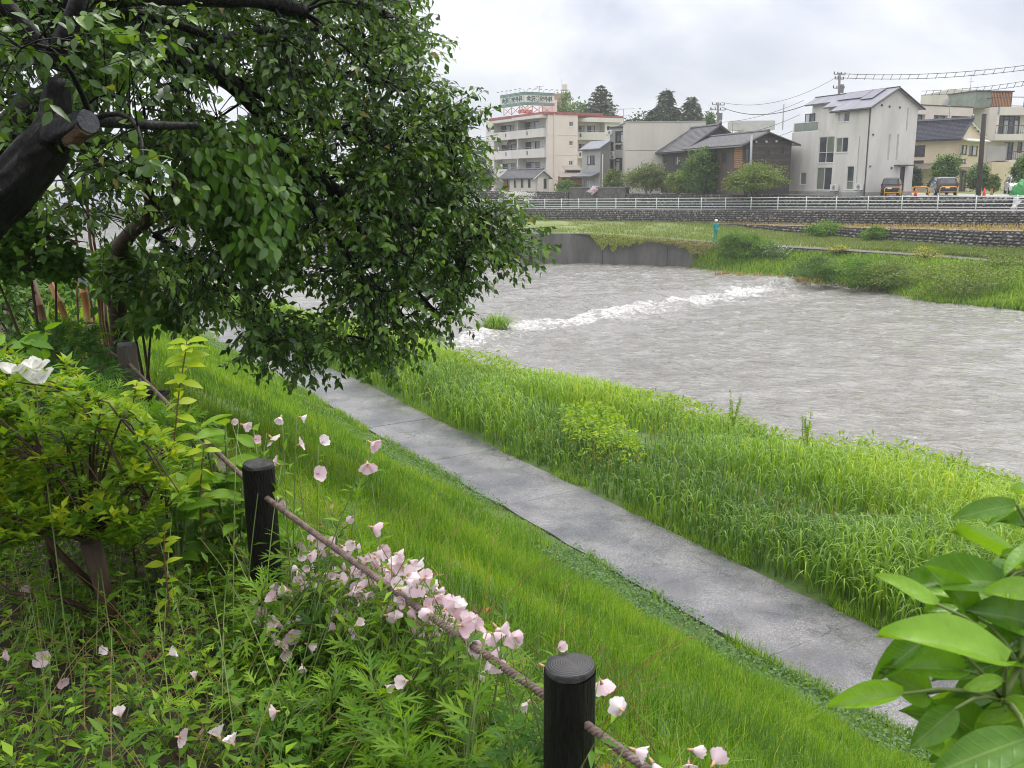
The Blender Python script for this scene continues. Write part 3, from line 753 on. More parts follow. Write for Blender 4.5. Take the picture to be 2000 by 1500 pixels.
RX = RA * _ua[0] - RB * _ua[1]; RY = RA * _ua[1] + RB * _ua[0]
me = grid_mesh('river', RX, RY, water_z(RX, RY))
river = link('river', me, M['water']); tag(river, 'grey turbid river in spate', kind='structure')
w, s = weir(RX, RY)
ina = np.clip((s + 6) / 6, 0, 1) * np.clip((33 - s) / 8, 0, 1)
foam = 0.16 * np.exp(-((w - 0.8) / 1.1) ** 2) * ina + 0.25 * np.exp(-np.clip(w - 0.8, 0, 99) / 4.2) * (w > 0.2) * ina
foam = foam * (0.62 + 0.76 * vnoise(RX, RY, 0.7, 9))
foam = foam + 0.14 + 0.14 * (vnoise(RX, RY, 0.22, 12) - 0.4)          # flecks everywhere
foam = foam + 0.16 * np.exp(-((w + 9) / 8) ** 2)                      # broken water above the crest
# foam streaks along the near bank
dd, _i = path_d(RX, RY)
foam = foam + 0.12 * np.exp(-((dd / strip_k(RX, RY) - 9.3) / 2.2) ** 2) * (RY > 20)
at_ = me.attributes.new('foam', 'FLOAT', 'POINT'); at_.data.foreach_set('value', foam.ravel().astype(np.float32))

# ================================================================== far bank
RA_, RB_ = at(976, 407, 119.0), at(1974, 411.5, 69.85)
RAILU = (RB_ - RA_)[:2]; RAIL_LEN = np.linalg.norm(RAILU); RAILU = RAILU / RAIL_LEN
RIVN = np.array([-RAILU[1], RAILU[0]]) * -1
if RIVN @ np.array([0, -1.0]) < 0: RIVN = -RIVN              # towards the river
def rail_t(x):                                               # metres along the rail for a pixel column
    d = ray(x, 410)[:2]
    # solve CAM + d*k = A + u*t
    A = np.array([[d[0], -RAILU[0]], [d[1], -RAILU[1]]]); b = RA_[:2] - CAM[:2]
    return np.linalg.solve(A, b)[1]
def railp(t, off=0.0, dz=0.0):
    p = RA_[:2] + RAILU * t + RIVN * off
    z = RA_[2] + (RB_[2] - RA_[2]) * t / RAIL_LEN
    return np.array([p[0], p[1], z + dz])
XS = [700, 860, 960, 1060, 1110, 1160, 1230, 1300, 1350, 1400, 1480, 1560, 1640, 1720, 1800, 1900, 2000, 2150, 2400]
TS = [rail_t(x) for x in XS]
def pxline(tab):
    """tab: (px, py, z) -> point at each station"""
    tx = [a[0] for a in tab]
    out = []
    for x in XS:
        y = np.interp(x, tx, [a[1] for a in tab]); z = np.interp(x, tx, [a[2] for a in tab])
        if x < tx[0]: y = tab[0][1]
        out.append(onz(x, y, z))
    return out
def ribbon(name, A, B, m, nsub=1, rough=0.0, kind='structure', label=None, seed=1):
    X, Y, Z = [], [], []
    A = smooth_poly(np.array(A), 1.0, 1); B = smooth_poly(np.array(B), 1.0, 1)
    n = 140
    rs = lambda P: np.stack([np.interp(np.linspace(0, 1, n), np.linspace(0, 1, len(P)), P[:, k]) for k in range(3)], 1)
    A, B = rs(A), rs(B)
    g = np.stack([A * (1 - k / nsub) + B * k / nsub for k in range(nsub + 1)])
    if rough: g[1:-1, :, 2] += rough * (vnoise(g[1:-1, :, 0], g[1:-1, :, 1], 0.5, seed) - 0.5)
    o = link(name, grid_mesh(name, g[..., 0], g[..., 1], g[..., 2]), m)
    return tag(o, label, kind=kind)
def uw_bottom(x):
    y = np.interp(x, [976, 1100, 1400, 1700, 2000, 2400], [429, 430, 435, 441, 445, 452])
    t = rail_t(x); p = railp(t, 0.75)
    return p[:2], p[1], y
UWT = [railp(t, 0.55, 0.0) for t in TS]
UWB = []
for x, t in zip(XS, TS):
    y = np.interp(x, [976, 1100, 1400, 1700, 2000, 2400], [429, 430, 435, 441, 445, 450])
    p = railp(t, 0.9); UWB.append(np.array([p[0], p[1], at(x, y, p[1])[2]]))
offs = np.interp(XS, [1300, 1400, 1480, 2000, 2400], [0.12, 0.3, 1.4, 4.4, 5.0])
LWT = [np.array([*(railp(t, 0.9 + o)[:2]), b[2] - 0.03]) for t, o, b in zip(TS, offs, UWB)]
hl = np.interp(XS, [1300, 1400, 1480, 1560, 1720, 2000, 2400], [0.02, 0.05, 0.35, 0.65, 1.0, 1.35, 1.5])
LWB = [np.array([p[0] + RIVN[0] * 0.3 * h, p[1] + RIVN[1] * 0.3 * h, p[2] - h]) for p, h in zip(LWT, hl)]
PTAB = [(1060, 456, 1.05), (1160, 456, 1.0), (1300, 466, 0.70), (1400, 474, 0.48), (1530, 481, 0.30), (1650, 488, 0.15), (1800, 497, 0.05), (2000, 513, -0.05), (2150, 526, -0.1), (2400, 552, -0.15)]
FPC = np.array(pxline(PTAB))
FPC[0:3] = [FPC[3] + np.array([-30, 34, 0.5]), FPC[3] + np.array([-14, 15, 0.2]), FPC[3] + np.array([-6, 5, 0.1])]
_ft = np.gradient(FPC[:, :2], axis=0); _ft /= np.linalg.norm(_ft, axis=1, keepdims=True)
_fn = np.stack([_ft[:, 1], -_ft[:, 0]], 1)                    # towards the river
sh = lambda P, o, dz=0: [np.array([p[0] + n[0] * o, p[1] + n[1] * o, p[2] + dz]) for p, n in zip(P, _fn)]
FPI, FPO = sh(FPC, -0.75), sh(FPC, 0.75)
WTAB = [(1345, 538, WZ), (1400, 541, WZ), (1530, 551, WZ), (1640, 556, WZ), (1740, 571, WZ), (1800, 590, WZ), (2000, 606, WZ), (2150, 625, WZ), (2400, 660, WZ)]
WE = np.array(pxline(WTAB))
for k, x in enumerate(XS):
    if x < 1400: WE[k] = [FPO[k][0] + _fn[k][0] * 0.2, FPO[k][1] + _fn[k][1] * 0.2, WZ - 1]
WE[:, 2] -= 0.35
ribbon('far_verge', [railp(t, 0.55, -0.02) for t in TS], [railp(t, -0.35, -0.02) for t in TS], M['con_grey'], label='concrete coping under the guard rail')
ribbon('far_ledge', UWB, LWT, M['dirt'], 3, 0.12, label='bare ledge between the two stone walls')
ribbon('far_bank_grass', LWB, FPI, M['farturf'], 8, 0.35, label='grass bank above the far path')
ribbon('far_path', FPI, FPO, M['far_path'], 1, label='narrow concrete path along the far bank')
k0 = XS.index(1350)
ribbon('far_bank_slope', [np.array(p) + np.array([0, 0, -0.55]) for p in FPO[k0:]], [*WE[k0:]], M['turf'], 5, 0.4, label='overgrown foot of the far bank')
_u0 = FPO[0:4]
ribbon('far_bank_foot', [np.array(p) for p in _u0], [np.array([p[0] - 0.5, p[1] - 1.5, WZ - 1.2]) for p in _u0], M['con_dark'], 3, label='stained concrete foot of the far bank upstream')
# road and terrace behind the rail
ROADW = 4.6
ribbon('far_road', [railp(t, -0.35, -0.01) for t in TS], [railp(t, -ROADW, -0.01) for t in TS], M['asphalt'], 2, label='riverside road behind the guard rail')
TZ = 3.65
bwp = [railp(t, -ROADW - 0.25) for t in TS]
A = [np.array([p[0], p[1], TZ]) for p in bwp]
B = [np.array([p[0] - RIVN[0] * 16, p[1] - RIVN[1] * 16, TZ]) for p in bwp]
ribbon('far_lot', A, B, M['lot'], 2, label='paved ground around the far houses')
mb = MB()
p0, p1 = np.array(B[0]), np.array(B[-1])
q = [p0, p1, p1 + np.array([250, 0, 0]), p1 + np.array([400, 520, 0]), p0 + np.array([-450, 450, 0]), p0 + np.array([-300, 100, 0])]
mb.poly([(a[0], a[1], TZ - 0.01) for a in q]); tag(mb.build('far_ground', M['farturf']), 'level ground behind the far houses', kind='structure')

# ---- walls of rounded river stones
def stone_t(seed):
    r_ = np.random.default_rng(seed); v = []; f = []
    v.append((0, 0, 1)); nu = 6
    for th in (0.32, 0.62):
        for b in range(nu):
            ph = 2 * PI * (b + (0.5 if th > 0.5 else 0)) / nu
            k = 1 + r_.uniform(-0.15, 0.15)
            v.append((k * math.sin(PI * th) * math.cos(ph), k * math.sin(PI * th) * math.sin(ph), k * math.cos(PI * th)))
    v.append((0, 0, -1))
    for b in range(nu):
        c = (b + 1) % nu
        f += [(0, 1 + b, 1 + c), (1 + b, 1 + nu + b, 1 + c), (1 + c, 1 + nu + b, 1 + nu + c), (1 + nu + b, 2 * nu + 1, 1 + nu + c)]
    return v, f
STONES = [stone_t(k) for k in range(5)]
STONE_ME = []
for k in range(5):
    for q in range(4):
        V, L, S, T, R_ = merge([(STONES[k], np.eye(3)[None], np.zeros((1, 3)), np.array([0.05 + 0.27 * q + 0.03 * k]))])
        m_ = np_mesh('stone', V, L, S, T, R_); m_.materials.append(M['cobble']); STONE_ME.append(m_)
def stone_wall(top, bot, label, size=0.17, own=300, group=None, x0=-1e9, x1=1e9, jitter=0.3, vis=None, core=True, rows_cap=99):
    top = [np.asarray(p) for p in top]; bot = [np.asarray(p) for p in bot]
    T_ = smooth_poly(np.array(top), 0.5, 0); B_ = smooth_poly(np.array(bot), 0.5, 0)
    n = max(len(T_), len(B_)); rs = lambda P: np.stack([np.interp(np.linspace(0, 1, n), np.linspace(0, 1, len(P)), P[:, k]) for k in range(3)], 1)
    T_, B_ = rs(T_), rs(B_)
    root = thing('stone_wall', tuple((B_[0] + B_[-1]) / 2), label, 'wall', group)
    back = np.array([-RIVN[0], -RIVN[1], 0]) * 0.5
    mb = MB(); k_ = list(range(0, n, 4)) + [n - 1]
    for a, b in zip(k_, k_[1:]):
        mb.hexa([B_[a] - [0, 0, 0.4], B_[b] - [0, 0, 0.4], B_[b] + back - [0, 0, 0.4], B_[a] + back - [0, 0, 0.4], T_[a] - [0, 0, .03], T_[b] - [0, 0, .03], T_[b] + back - [0, 0, .03], T_[a] + back - [0, 0, .03]])
    mb.build('mortar', M['wallstone_core'], root)
    seg = np.linalg.norm(np.diff(B_, axis=0), axis=1); L = np.concatenate([[0], np.cumsum(seg)])
    P = []; 
    hmax = (T_[:, 2] - B_[:, 2]).max(); rows = min(rows_cap, max(2, int(round(hmax / (size * 1.15)))))
    for r in range(rows):
        sp = size * 1.65
        for s in np.arange((r % 2) * sp / 2, L[-1], sp):
            s2 = s + random.uniform(-jitter, jitter) * sp
            t = np.array([np.interp(s2, L, T_[:, k]) for k in range(3)]); b = np.array([np.interp(s2, L, B_[:, k]) for k in range(3)])
            h = t[2] - b[2]; v = (r + 0.5) * size * 1.15 + random.uniform(-jitter, jitter) * size * 0.25
            if v > h - size * 0.2: continue
            P.append(b + (t - b) * v / max(h, 1e-3))
    P = np.array(P); n = len(P)
    px = np.array([proj(p) for p in P]); dist = np.linalg.norm(P - CAM, axis=1)
    order = np.where((px[:, 0] > 1040) & (px[:, 0] < 2010), dist, 1e9).argsort()
    own_i = order[:own]; rest = order[own:]
    ang = math.atan2(RAILU[1], RAILU[0])
    sx = size * rng.uniform(0.5, 1.0, n); sy = size * rng.uniform(0.45, 0.8, n); sz = size * rng.uniform(0.38, 0.64, n)
    rnd = np.clip(rng.beta(1.2, 3.9, n) + (rng.random(n) < 0.035) * 0.45, 0, 1)
    yaw = ang + rng.uniform(-0.15, 0.15, n); rol = rng.uniform(-0.25, 0.25, n)
    for i in own_i:
        o = bpy.data.objects.new('stone', STONE_ME[int(rng.integers(5)) * 4 + min(3, int(rnd[i] * 4))]); COL.objects.link(o)
        o.parent = root; o.location = P[i] - BASE[root]; o.scale = (sx[i], sy[i], sz[i]); o.rotation_euler = (0, rol[i], yaw[i])
    Mx = rot_zxy(yaw, np.zeros(n), rol, np.stack([sx, sy, sz], 1))
    parts = []
    for k in range(5):
        i = rest[k::5]; parts.append((STONES[k], Mx[i], P[i], rnd[i]))
    if len(rest): tag(scatter('stones', parts, M['cobble'], root), kind='stuff')
    return root
stone_wall(UWT[2:], UWB[2:], 'long dark wall of rounded river stones directly under the pale guard rail', 0.17, jitter=.5)
kk = XS.index(1400)
stone_wall(LWT[kk:], LWB[kk:], 'lower grey river-stone wall above the far path, below the bare ledge', 0.19, jitter=0.45)
i1 = XS.index(1480)
stone_wall([p + np.array([0, 0, 0.02]) for p in FPO[i1:]], [np.array(p) + np.array([0, 0, -0.75]) + np.array([*_fn[k + i1] * 0.12, 0]) for k, p in enumerate(FPO[i1:])],
           'low mossy stone wall at the edge of the far path, half hidden by weeds', 0.2, own=120, jitter=0.4)
# retaining walls behind the road
def bw(x, z=None, off=0.0):
    t = rail_t(x); p = railp(t, -ROADW - 0.1 + off); return np.array([p[0], p[1], p[2] if z is None else z])
xs_ = [1166, 1250, 1350, 1450, 1550, 1650, 1750, 1850, 1922]
stone_wall([bw(x, TZ + 0.05) for x in xs_], [bw(x, None, 0.12) for x in xs_], 'dark stone retaining wall behind the road, under the houses and parked cars', 0.2, own=200)

# ================================================================== far bank built things
# ---- concrete river wall with a square upstream end
root = thing('river_wall', tuple(FPO[XS.index(1160)] - np.array([0, 0, 2.5])), 'dark stained concrete river wall rising from the water', 'wall')
ka, kb = XS.index(1060), XS.index(1400)
top = [np.array(FPO[k]) for k in range(ka, kb + 2)]
panels = smooth_poly(np.array(top), 0.6, 0)
step = 9
for a in range(0, len(panels) - 1, step):
    b = min(a + step, len(panels) - 1); mb = MB()
    for k in range(a, b):
        P, Q = panels[k], panels[k + 1]
        n = np.array([-(Q - P)[1], (Q - P)[0], 0]); n /= np.linalg.norm(n); n *= 1 if n[1] > 0 else -1
        s0 = 0.015 if k == a else 0.0; s1 = 0.015 if k == b - 1 else 0.0
        P_ = P + (Q - P) * s0 * 2; Q_ = Q - (Q - P) * s1 * 2
        dn = np.array([0, 0, 3.9])
        out = -n * 0.16
        mb.hexa([P_ - dn + out * 2.2, Q_ - dn + out * 2.2, Q_ - dn + n * .5, P_ - dn + n * .5, P_ + [0, 0, .04], Q_ + [0, 0, .04], Q_ + n * .5 + [0, 0, .04], P_ + n * .5 + [0, 0, .04]])
    mb.build('wall_panel', M['con_dark'], root)
c0 = panels[0]
mb = MB(); mb.box(c0[0] - .45, c0[0] + .12, c0[1] - .3, c0[1] + .6, c0[2] - 3.9, c0[2] + .05); mb.build('corner_pier', M['con_dark'], root)
mb = MB(); back = np.array([-0.25, 0.97, 0])
mb.obox(c0, back, np.array([-0.97, -0.25, 0]), 0.51, 12, -0.6, 0.03, c0[2] - 3.9, c0[2] + 0.04)
mb.build('return_wall', M['con_dark'], root)
mb = MB(); q = onz(1062, 512, WZ + 0.7)
mb.obox(at(1064, 505, 76.5), np.array([-0.93, 0.36, 0]), np.array([-0.36, -0.93, 0]), 0.0, 8, -7, 0.0, -3.0, -0.85)
mb.build('footing_ledge', M['con_grey'], root)

# ---- walls left of the stone retaining wall
root = thing('retaining_wall', tuple(bw(1110)), 'tall dark retaining wall below the red shed, left of the stone wall', 'wall')
mb = MB()
for a, b in ((1056, 1110), (1110, 1164)):
    P, Q = bw(a), bw(b); B_ = np.array([-RIVN[0], -RIVN[1], 0]) * 0.5
    za, zb = at(a, 367, P[1])[2], at(b, 366, Q[1])[2]
    f_ = lambda p, z, k=0: np.array([p[0], p[1], z]) + B_ * k
    sl = np.array([RIVN[0], RIVN[1], 0]) * 0.25
    mb.hexa([f_(P, P[2] - .3) + sl, f_(Q, Q[2] - .3) + sl, f_(Q, Q[2] - .3, 1), f_(P, P[2] - .3, 1), f_(P, za), f_(Q, zb), f_(Q, zb, 1), f_(P, za, 1)])
mb.build('wall_face', mat('rubble_dark', (0.05, 0.045, 0.043), 0.8, (0.13, 0.12, 0.115), 2.2, detail=8), root)
P, Q = bw(1056), bw(1164)
mb = MB(); mb.slab([np.array([P[0], P[1], at(1056, 366.3, P[1])[2]]) + B_ * -.2, np.array([Q[0], Q[1], at(1164, 365.3, Q[1])[2]]) + B_ * -.2, np.array([Q[0], Q[1], at(1164, 365.3, Q[1])[2]]) + B_ * 1.4, np.array([P[0], P[1], at(1056, 366.3, P[1])[2]]) + B_ * 1.4], 0.1)
mb.build('coping', M['dark_grey_wall'], root)
xs_ = [880, 960, 1053]
stone_wall([np.array([*bw(x, None, -0.2)[:2], TZ + 0.15]) for x in xs_], [bw(x) for x in xs_], 'grey retaining wall below the small tiled annex, hung with white flowers', 0.2, own=100)

# ---- guard rail: posts every 3 m, four rails
def guard_rail():
    root = thing('guard_rail', tuple(railp(30)), 'long pale green pipe guard rail with four bars along the far road', 'railing')
    pm = MB(); pm.tube([(0, 0, -0.1), (0, 0, 1.15)], 0.045, 8); pm.ell((0, 0, 1.15), (0.05, 0.05, 0.03), 8, 4)
    pme = pm.mesh('post', True); pme.materials.append(M['rail_paint'])
    ts = np.arange(-9, 75, 3.0)
    for t in ts:
        o = bpy.data.objects.new('post', pme); COL.objects.link(o); o.parent = root
        o.location = railp(t, 0.15) - BASE[root]
    for h in (0.25, 0.52, 0.79, 1.08):
        mb = MB(); mb.tube([railp(t, 0.15, h) for t in (-12, 15, 45, 76)], 0.033, 6); mb.build('rail', M['rail_paint'], root, True)
guard_rail()

# ---- buildings ---------------------------------------------------------------
class Face:
    """vertical face: origin o (3d, base), unit direction u along it, outward normal n"""
    def __init__(s, o, u, n): s.o = np.asarray(o, float); s.u = np.asarray(u, float); s.n = np.asarray(n, float)
    def px(s, x, y, d=0.0):
        r = ray(x, y); o = s.o[:2] + s.n * d
        k = ((o - CAM[:2]) @ s.n) / (r[:2] @ s.n)
        P = CAM + r * k
        return (P[:2] - o) @ s.u, P[2]
    def rect(s, x0, y0, x1, y1, d=0.0):
        xm, ym = (x0 + x1) / 2, (y0 + y1) / 2
        a, b = s.px(x0, ym, d)[0], s.px(x1, ym, d)[0]; zt, zb = s.px(xm, y0, d)[1], s.px(xm, y1, d)[1]
        return min(a, b), max(a, b), min(zt, zb), max(zt, zb)
    def P(s, a, d, z): return np.array([s.o[0] + s.u[0] * a + s.n[0] * d, s.o[1] + s.u[1] * a + s.n[1] * d, z])
    def box(s, mb, s0, s1, d0, d1, z0, z1):
        lo, hi = (s0, s1) if s0 < s1 else (s1, s0)
        return mb.obox(s.o, s.u, s.n, lo, hi, d0, d1, z0, z1)
def corner(x, y, Y, ang, z0):
    """(left face, right face) meeting at the pixel column x at distance Y; ang = degrees the left face runs left of straight ahead"""
    p = at(x, y, Y); a = math.radians(ang)
    uL = np.array([-math.sin(a), math.cos(a)]); uR = np.array([math.cos(a), math.sin(a)])
    o = np.array([p[0], p[1], z0])
    return Face(o, uL, -uR), Face(o, uR, -uL)
def wall_holes(mb, F, s0, s1, z0, z1, holes, rev=0.14, d=0.0):
    """flat wall with real openings and their reveals"""
    ss = sorted({s0, s1, *[min(max(h[k], s0), s1) for h in holes for k in (0, 1)]}); zz = sorted({z0, z1, *[min(max(h[k], z0), z1) for h in holes for k in (2, 3)]})
    for a, b in zip(ss, ss[1:]):
        for c, e in zip(zz, zz[1:]):
            m_, q = (a + b) / 2, (c + e) / 2
            if any(h[0] < m_ < h[1] and h[2] < q < h[3] for h in holes): continue
            mb.poly([F.P(a, d, c), F.P(b, d, c), F.P(b, d, e), F.P(a, d, e)])
    for h in holes:
        a, b, c, e = h[:4]
        for (p, q) in (((a, c), (b, c)), ((b, c), (b, e)), ((b, e), (a, e)), ((a, e), (a, c))):
            mb.poly([F.P(p[0], d, p[1]), F.P(q[0], d, q[1]), F.P(q[0], d - rev, q[1]), F.P(p[0], d - rev, p[1])])
def window(root, F, h, panes=2, frame='trim_dark', glass='glass', d=0.0, fw=0.05, rows=None, sill=True, rev=0.14, name='window'):
    """frame as a part with its panes below it; rows = heights (fractions) of cross bars"""
    a, b, c, e = h[:4]; mb = MB()
    d0, d1 = d - rev + 0.02, d - rev + 0.09
    F.box(mb, a, a + fw, d0, d1, c, e); F.box(mb, b - fw, b, d0, d1, c, e)
    F.box(mb, a + fw, b - fw, d0, d1, c, c + fw); F.box(mb, a + fw, b - fw, d0, d1, e - fw, e)
    xs = [a + (b - a) * k / panes for k in range(panes + 1)]
    for x in xs[1:-1]: F.box(mb, x - fw / 2, x + fw / 2, d0, d1 + 0.01, c + fw, e - fw)
    zs = [c] + [c + (e - c) * r for r in (rows or [])] + [e]
    for z in zs[1:-1]: F.box(mb, a + fw, b - fw, d0, d1 + 0.004, z - fw / 2, z + fw / 2)
    if sill: F.box(mb, a - 0.05, b + 0.05, d - 0.02, d + 0.06, c - 0.06, c - 0.003)
    w = mb.build(name, M[frame], root)
    gl = glass if isinstance(glass, (list, tuple)) else [glass]
    q = 0
    for z0, z1 in zip(zs, zs[1:]):
        for x0, x1 in zip(xs, xs[1:]):
            g = MB(); F.box(g, x0 + fw / 2, x1 - fw / 2, d0 - 0.02, d0 + 0.02, z0 + fw / 2, z1 - fw / 2)
            g.build('pane', M[gl[q % len(gl)]], w); q += 1
    return w
def part(name, m, root, fn, **k):
    mb = MB(); fn(mb); return mb.build(name, M[m] if isinstance(m, str) else m, root, **k)
def gable_roof(FL, FR, WL, WR, sr, zr, ze_l, ze_r, ol, og, t, s0=0.0, s1=None):
    """two slabs; ridge along FL.u at distance sr along FR.u; eave overhang ol, gable overhang og"""
    s1 = WL if s1 is None else s1
    def Pt(a, r, z): return np.array([FL.o[0] + FL.u[0] * a + FR.u[0] * r, FL.o[1] + FL.u[1] * a + FR.u[1] * r, z])
    kl = (zr - ze_l) / sr; kr = (zr - ze_r) / (WR - sr)
    A = [Pt(s0 - og, sr, zr), Pt(s1 + og, sr, zr), Pt(s1 + og, -ol, ze_l - kl * ol), Pt(s0 - og, -ol, ze_l - kl * ol)]
    B = [Pt(s0 - og, sr, zr), Pt(s1 + og, sr, zr), Pt(s1 + og, WR + ol, ze_r - kr * ol), Pt(s0 - og, WR + ol, ze_r - kr * ol)]
    return MB().slab(A, t), MB().slab(B, t), A, B
def tiles_on(quad, name, m, root, nu, nv, h=0.05, lift=0.02):
    """pan-tile relief: rolls down the slope, a step at each course. quad: ridge0, ridge1, eave1, eave0"""
    q = [np.asarray(p, float) for p in quad]
    n = np.cross(q[1] - q[0], q[3] - q[0]); n /= np.linalg.norm(n); n = n if n[2] > 0 else -n
    mb = MB()
    for j in range(nv):
        for i in range(nu):
            def P(u, v, k):
                return (q[0] * (1 - u) + q[1] * u) * (1 - v) + (q[3] * (1 - u) + q[2] * u) * v + n * k
            u0, u1, um = i / nu, (i + 0.96) / nu, (i + 0.5) / nu; v0, v1 = j / nv, (j + 1.0) / nv
            a, b, c, d, e, f = P(u0, v0, lift), P(um, v0, lift + h), P(u1, v0, lift), P(u0, v1, lift + h * .5), P(um, v1, lift + h * 1.6), P(u1, v1, lift + h * .5)
            k = len(mb.v); mb.v += [tuple(x) for x in (a, b, c, d, e, f)]
            mb.f += [(k, k + 1, k + 4, k + 3), (k + 1, k + 2, k + 5, k + 4), (k + 3, k + 4, k + 5)]
    return tag(mb.build(name, M[m], root), kind='stuff')
def ac_unit(F, x, y, s=1.0, label='', d=0.35, z=None):
    a, zz = F.px(x, y, d); z = zz if z is None else z
    P = F.P(a, d, z); ang = math.atan2(F.n[1], F.n[0]) + PI / 2
    r = thing('air_conditioner', tuple(P), label, 'air conditioner', 'outdoor air conditioner units')
    mb = MB(); mb.obox(P, F.u, F.n, -0.42 * s, 0.42 * s, -0.16, 0.16, z + 0.06, z + 0.66 * s); mb.build('casing', M['trim_white'], r, bevel=0.02)
    mb = MB(); c = F.P(a + 0.1 * s * (1 if F.u[0] > 0 else -1), d + 0.165, z + 0.36 * s)
    for k in range(3):
        rr = (0.22 - 0.07 * k) * s; pts = [c + np.array([F.u[0], F.u[1], 0]) * rr * math.cos(w) + np.array([0, 0, 1]) * rr * math.sin(w) for w in np.linspace(0, 2 * PI, 15)]
        mb.tube(pts, 0.014, 4, False)
    mb.tube([c - np.array([F.n[0], F.n[1], 0]) * 0.004, c + np.array([F.n[0], F.n[1], 0]) * .01], 0.05 * s, 8)
    mb.build('fan_grille', M['trim_dark'], r)
    for k in (-0.3, 0.3):
        mb = MB(); mb.obox(P, F.u, F.n, k - 0.05, k + 0.05, -0.17, 0.17, z, z + 0.06); mb.build('foot', M['trim_dark'], r)

# ---- white three-storey house
def white_house():
    FL, FR = corner(1690, 378, 86.0, 20, TZ)
    r = thing('white_house', tuple(FL.o), 'tall white rendered three-storey house with stepped grey roof and solar panels', 'house')
    WL = FL.px(1545, 300)[0]; WR = FR.px(1786, 300)[0]
    z0 = TZ; zE = FL.px(1704, 207)[1]; zF = FL.px(1572, 258)[1]
    sr, zr = FR.px(1752, 173); 
    H = {k: FL.rect(*v) for k, v in dict(w1=(1637, 219, 1659, 238), w2=(1598.6, 267, 1628.5, 318), w3=(1632.5, 268.8, 1656, 297.5), w4=(1594, 327, 1624, 371), w5=(1653, 324.5, 1666.7, 370.4), w6=(1562.3, 337, 1574.5, 360.5)).items()}
    sA = FL.px(1630, 240)[0]; sB = FL.px(1601, 240)[0]
    mb = MB()
    wall_holes(mb, FL, 0, WL, z0, zF, [H[k] for k in ('w2', 'w3', 'w4', 'w5', 'w6')])
    wall_holes(mb, FL, 0, sA, zF, zE, [H['w1']])
    kl = (zr - zE) / sr
    wall_holes(mb, FL, sA, sB, zF, zE + kl * 0.9, [], d=-0.9)
    wall_holes(mb, FL, sB, WL - 0.5, zF, zE + kl * 1.9, [], d=-1.9)
    for s_, d0, d1 in ((sA, -0.9, 0), (sB, -1.9, -0.9)):
        mb.poly([FL.P(s_, d0, zF), FL.P(s_, d1, zF), FL.P(s_, d1, zE - kl * d1 * 0), FL.P(s_, d0, zE - kl * d0)])
    mb.poly([FL.P(sA, 0, zF), FL.P(WL, 0, zF), FL.P(WL, -2.5, zF), FL.P(sA, -2.5, zF)])
    slits = [FR.rect(1733.8, 262, 1738, 313), FR.rect(1750.5, 262, 1754.5, 313), FR.rect(1770.5, 211, 1773.5, 256), FR.rect(1752, 325, 1766.5, 376)]
    wall_holes(mb, FR, 0, WR, z0, zE, slits)
    zR = FR.px(1787, 211)[1]
    mb.poly([FR.P(0, 0, zE), FR.P(WR, 0, zE), FR.P(sr, 0, zr)])
    mb.poly([FL.P(WL, 0, z0), FL.P(WL, -WR, z0), FL.P(WL, -WR, zE), FL.P(WL, 0, zF)])
    mb.poly([FL.P(0, -WR, z0), FL.P(WL, -WR, z0), FL.P(WL, -WR, zE), FL.P(0, -WR, zE)])
    mb.poly([FL.P(WL - .5, -1.9, zF), FL.P(WL - .5, -WR, zF), FL.P(WL - .5, -WR, zE), FL.P(WL - .5, -sr, zr), FL.P(WL - .5, -1.9, zE + kl * 1.9)])
    mb.build('wall', M['white_wall'], r)
    # base plinth
    part('plinth', 'con_grey', r, lambda m: (FL.box(m, -0.03, WL + .03, -WR, 0.03, z0 - 0.2, z0 + 0.32)))
    # roof: one far slope, three near slopes that end at different depths
    def Pt(a, q, z): return FL.P(a, -q, z)
    zl = lambda q: zE + kl * q
    roof = MB()
    for s0_, s1_, q in ((-0.35, sA + 0.25, -0.4), (sA + 0.25, sB + 0.25, 0.45), (sB + 0.25, WL + 0.1, 1.4)):
        roof.slab([Pt(s0_, sr, zr + .12), Pt(s1_, sr, zr + .12), Pt(s1_, q, zl(q) + .12), Pt(s0_, q, zl(q) + .12)], 0.16)
    kr = (zr - zE) / (WR - sr)
    roof.slab([Pt(-0.35, sr, zr + .122), Pt(WL + .1, sr, zr + .122), Pt(WL + .1, WR + .4, zE - kr * .4 + .122), Pt(-0.35, WR + .4, zE - kr * .4 + .122)], 0.16)
    ro = roof.build('roof', M['roof_metal'], r)
    part('ridge_cap', 'trim_dark', ro, lambda m: m.tube([Pt(-.38, sr, zr + .14), Pt(WL + .1, sr, zr + .14)], 0.06, 6))
    part('gable_trim', 'trim_dark', ro, lambda m: (m.tube([Pt(-.4, -0.45, zl(-.45) + .04), Pt(-.4, sr, zr + .04), Pt(-.4, WR + .45, zE - kr * .45 + .04)], 0.09, 4)))
    part('gutter', 'trim_dark', ro, lambda m: m.tube([Pt(-.3, -.46, zl(-.46) + .03), Pt(sA + .2, -.46, zl(-.46) + .03)], 0.07, 6))
    for (s0_, s1_, q0, q1) in ((sB - 0.6, sA - 2.0, 1.35, sr - .15), (sA - 2.1, 1.2, 1.0, sr - .15)):
        part('solar_panel', 'solar', r, lambda m: m.slab([Pt(s0_, q1, zl(q1) + .24), Pt(s1_, q1, zl(q1) + .24), Pt(s1_, q0, zl(q0) + .24), Pt(s0_, q0, zl(q0) + .24)], 0.05))
    window(r, FL, H['w1'], 2, 'trim_white', ['glass', 'glass_curtain']); window(r, FL, H['w2'], 2, 'trim_white', ['glass', 'glass', 'glass_green', 'glass'], rows=[0.4])
    window(r, FL, H['w3'], 2, 'trim_white', ['glass', 'glass_green']); window(r, FL, H['w4'], 2, 'trim_white', ['glass', 'glass_green'])
